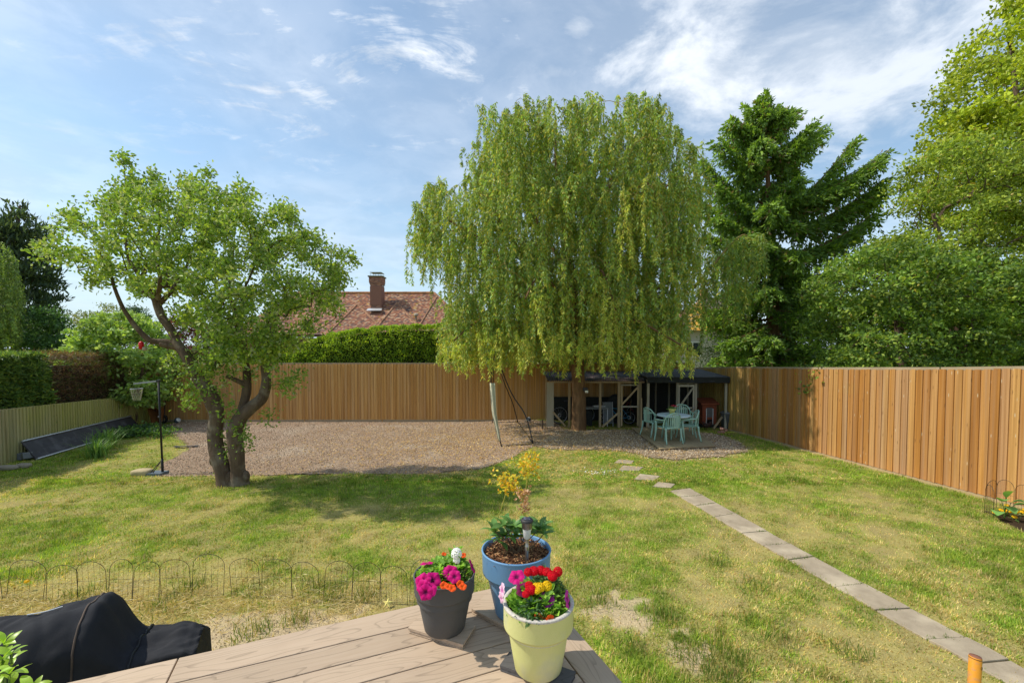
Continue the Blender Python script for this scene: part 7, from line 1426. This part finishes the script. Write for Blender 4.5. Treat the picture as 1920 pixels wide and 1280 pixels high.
MB().add([q0l+[0, 0, .02], q1l+[0, 0, .02], t1_, t0_, q0l-nn*.03+[0, 0, .02], q1l-nn*.03+[0, 0, .02], t1_-nn*.03, t0_-nn*.03], [[0, 1, 2, 3], [4, 7, 6, 5], [0, 4, 5, 1], [2, 6, 7, 3], [3, 7, 4, 0], [1, 5, 6, 2]]).build('board', PN, lp)
MB().bar(t0_+nn*.005, t1_+nn*.005, .03, .05, up=nn).build('top_edge_strip', ALU, lp); MB().bar(q0l+nn*.01+[0, 0, .02], q1l+nn*.01+[0, 0, .02], .03, .05, up=nn).build('bottom_edge_strip', ALU, lp)
GB_ = mat('grey_block', (.22, .23, .24), (.16, .165, .17), 12, .9, .4, 40)
for px, py, dz, a, lb in ((38, 862, 0, .2, 'grey concrete block lowest in the heap at the end of the black panel'), (50, 862, 0, -.5, 'grey concrete block nearest the end of the black panel'), (42, 858, .17, .5, 'grey concrete block on top of the heap by the black panel')):
    g_ = G(px, py); R = np.array(Matrix.Rotation(a, 3, 'Z')@Matrix.Rotation(a*.6, 3, 'Y')); o = MB().box(g_+[0, 0, .10+dz], (.22, .18, .16), R).build('concrete_block', GB_, None, bevel=.012); tag(o, lb, 'block', 'concrete blocks at the end of the black panel')
for px, py, r, lb in ((-30, 884, (.30, .11, .06), 'long grey kerb stone at the foot of the mossy fence, cut by the left edge'), (10, 880, (.28, .10, .06), 'rounded grey kerb stone against the fence foot'), (44, 876, (.16, .09, .06), 'short grey kerb stone beside the concrete blocks')):
    rock('kerb_stone', G(px, py), r, STONE, lb, seed=px, sq=.7, group='kerb stones below the mossy fence')
# iris clumps
def strap_plant(name, label, px, py, n, h, spread, cols):
    g_ = G(px, py); t = thing(name, label, 'plant', g_); V, F, cl = [], [], []
    for i in range(n):
        a = random.uniform(0, 2*pi); L = h*random.uniform(.6, 1.1); b = g_+[random.gauss(0, spread*.3), random.gauss(0, spread*.3), 0]; lean = random.uniform(.15, .9); w = .016; sd3 = np.array([-math.sin(a), math.cos(a), 0]); c = palette(1, cols)[0]
        for k in range(6): f = k/5; p = b+np.array([math.cos(a), math.sin(a), 0])*L*lean*f**1.6+np.array([0, 0, 1])*L*(f-.42*lean*f**2.4); ww = w*(1-f**3)*.5+.0008; V += [p-sd3*ww, p+sd3*ww]; cl += [c, c]
        o_ = i*12; F += [(o_+2*k, o_+2*k+1, o_+2*k+3, o_+2*k+2) for k in range(5)]
    nmesh('leaves', np.array(V), np.array(F), LEAF, t, np.array(cl)); return t
IG = [(.13, .27, .06), (.18, .34, .08), (.10, .20, .05), (.26, .40, .10)]
strap_plant('iris_clump', 'strappy green iris clump in front of the black panel', 182, 858, 150, .62, .34, IG); strap_plant('iris_clump', 'taller strappy clump half hiding the middle of the black panel', 196, 842, 130, .72, .4, IG)
n = 1800; gc = np.array([G(x, y)[:3] for x, y in ((225, 815), (245, 812), (262, 810), (280, 808), (295, 812), (212, 822), (306, 818), (240, 820), (270, 818))]); i = RNG.integers(0, len(gc), n); Pt = gc[i]+RNG.normal(size=(n, 3))*[.22, .22, .06]+[0, 0, .12]
tag(foliage('ground_cover', Pt, RNG.normal(size=(n, 3))+[0, 0, .5], RNG.uniform(.06, .12, n), .06, [(.08, .16, .05), (.12, .24, .06), (.17, .30, .07), (.05, .10, .04)], LEAF, None, six=True), 'low leafy undergrowth round the small tree in the left corner', 'undergrowth', kind='stuff')
# barrow
gb2 = G(291, 797); t = thing('wheelbarrow', 'rusty orange-brown barrow tray tipped up in the left back corner', 'wheelbarrow', gb2); RU = mat('rusty_tray', (.30, .12, .03), (.12, .05, .02), 6, .7)
mb = MB(); A3 = [(-.26, 0, .62), (.24, -.05, .66), (.20, 0, .10), (-.12, 0, .06)]; B3 = [(-.18, .28, .55), (.17, .26, .58), (.14, .22, .20), (-.08, .22, .18)]
mb.add([gb2+np.array(p) for p in A3+B3], [[4, 5, 6, 7], [0, 1, 5, 4], [1, 2, 6, 5], [2, 3, 7, 6], [3, 0, 4, 7]]); o = mb.build('tray', RU, t); m_ = o.modifiers.new('s', 'SOLIDIFY'); m_.thickness = .012
MB().tube([gb2+np.array(p) for p in A3+A3[:1]], .013, 6).build('rim', RU, t); 
for sx in (-1, 1): MB().tube([gb2+[sx*.16, .2, .1], gb2+[sx*.2, .26, .9]], .014, 6).build('handle', BLACKM, t)
MB().torus(gb2+[.03, .32, .18], .15, .04, 20, 8, np.array([[1, 0, 0], [0, 0, 1], [0, 1, 0.]])).build('wheel', TYRE, t, smooth=True)
# sheet scrap and feeder
g_ = G(350, 839); xx, yy = np.meshgrid(np.linspace(-.36, .30, 16), np.linspace(-.06, .08, 7), indexing='ij'); V = np.stack([xx, yy+.05*np.sin(xx*9), .03+.03*fbm(xx+3, yy, 9, 4)], -1)+g_; o = MB().grid(V, 16, 7).build('plastic_scrap', BLACKP, None, smooth=True); tag(o, 'scrap of dark plastic sheet lying on the gravel left of the apple tree', 'sheet')
fd_ = P(265, 648, YA-.25); t = thing('bird_feeder', 'red bird feeder hanging from the left limb of the apple tree', 'bird feeder', fd_); MB().lathe([(.001, -.07), (.04, -.06), (.045, .05), (.02, .08), (.001, .085)], fd_, 14).build('body', mat('feeder_red', (.55, .01, .015), rough=.4), t, smooth=True); MB().tube([fd_+[0, 0, .08], fd_+[.01, 0, .20]], .003, 4).build('hanger', BLACKM, t)
rock('fat_ball', P(271, 656, YA-.25), (.035, .03, .035), STONE, 'pale suet ball hanging right beside the red bird feeder', 'bird food', 5)
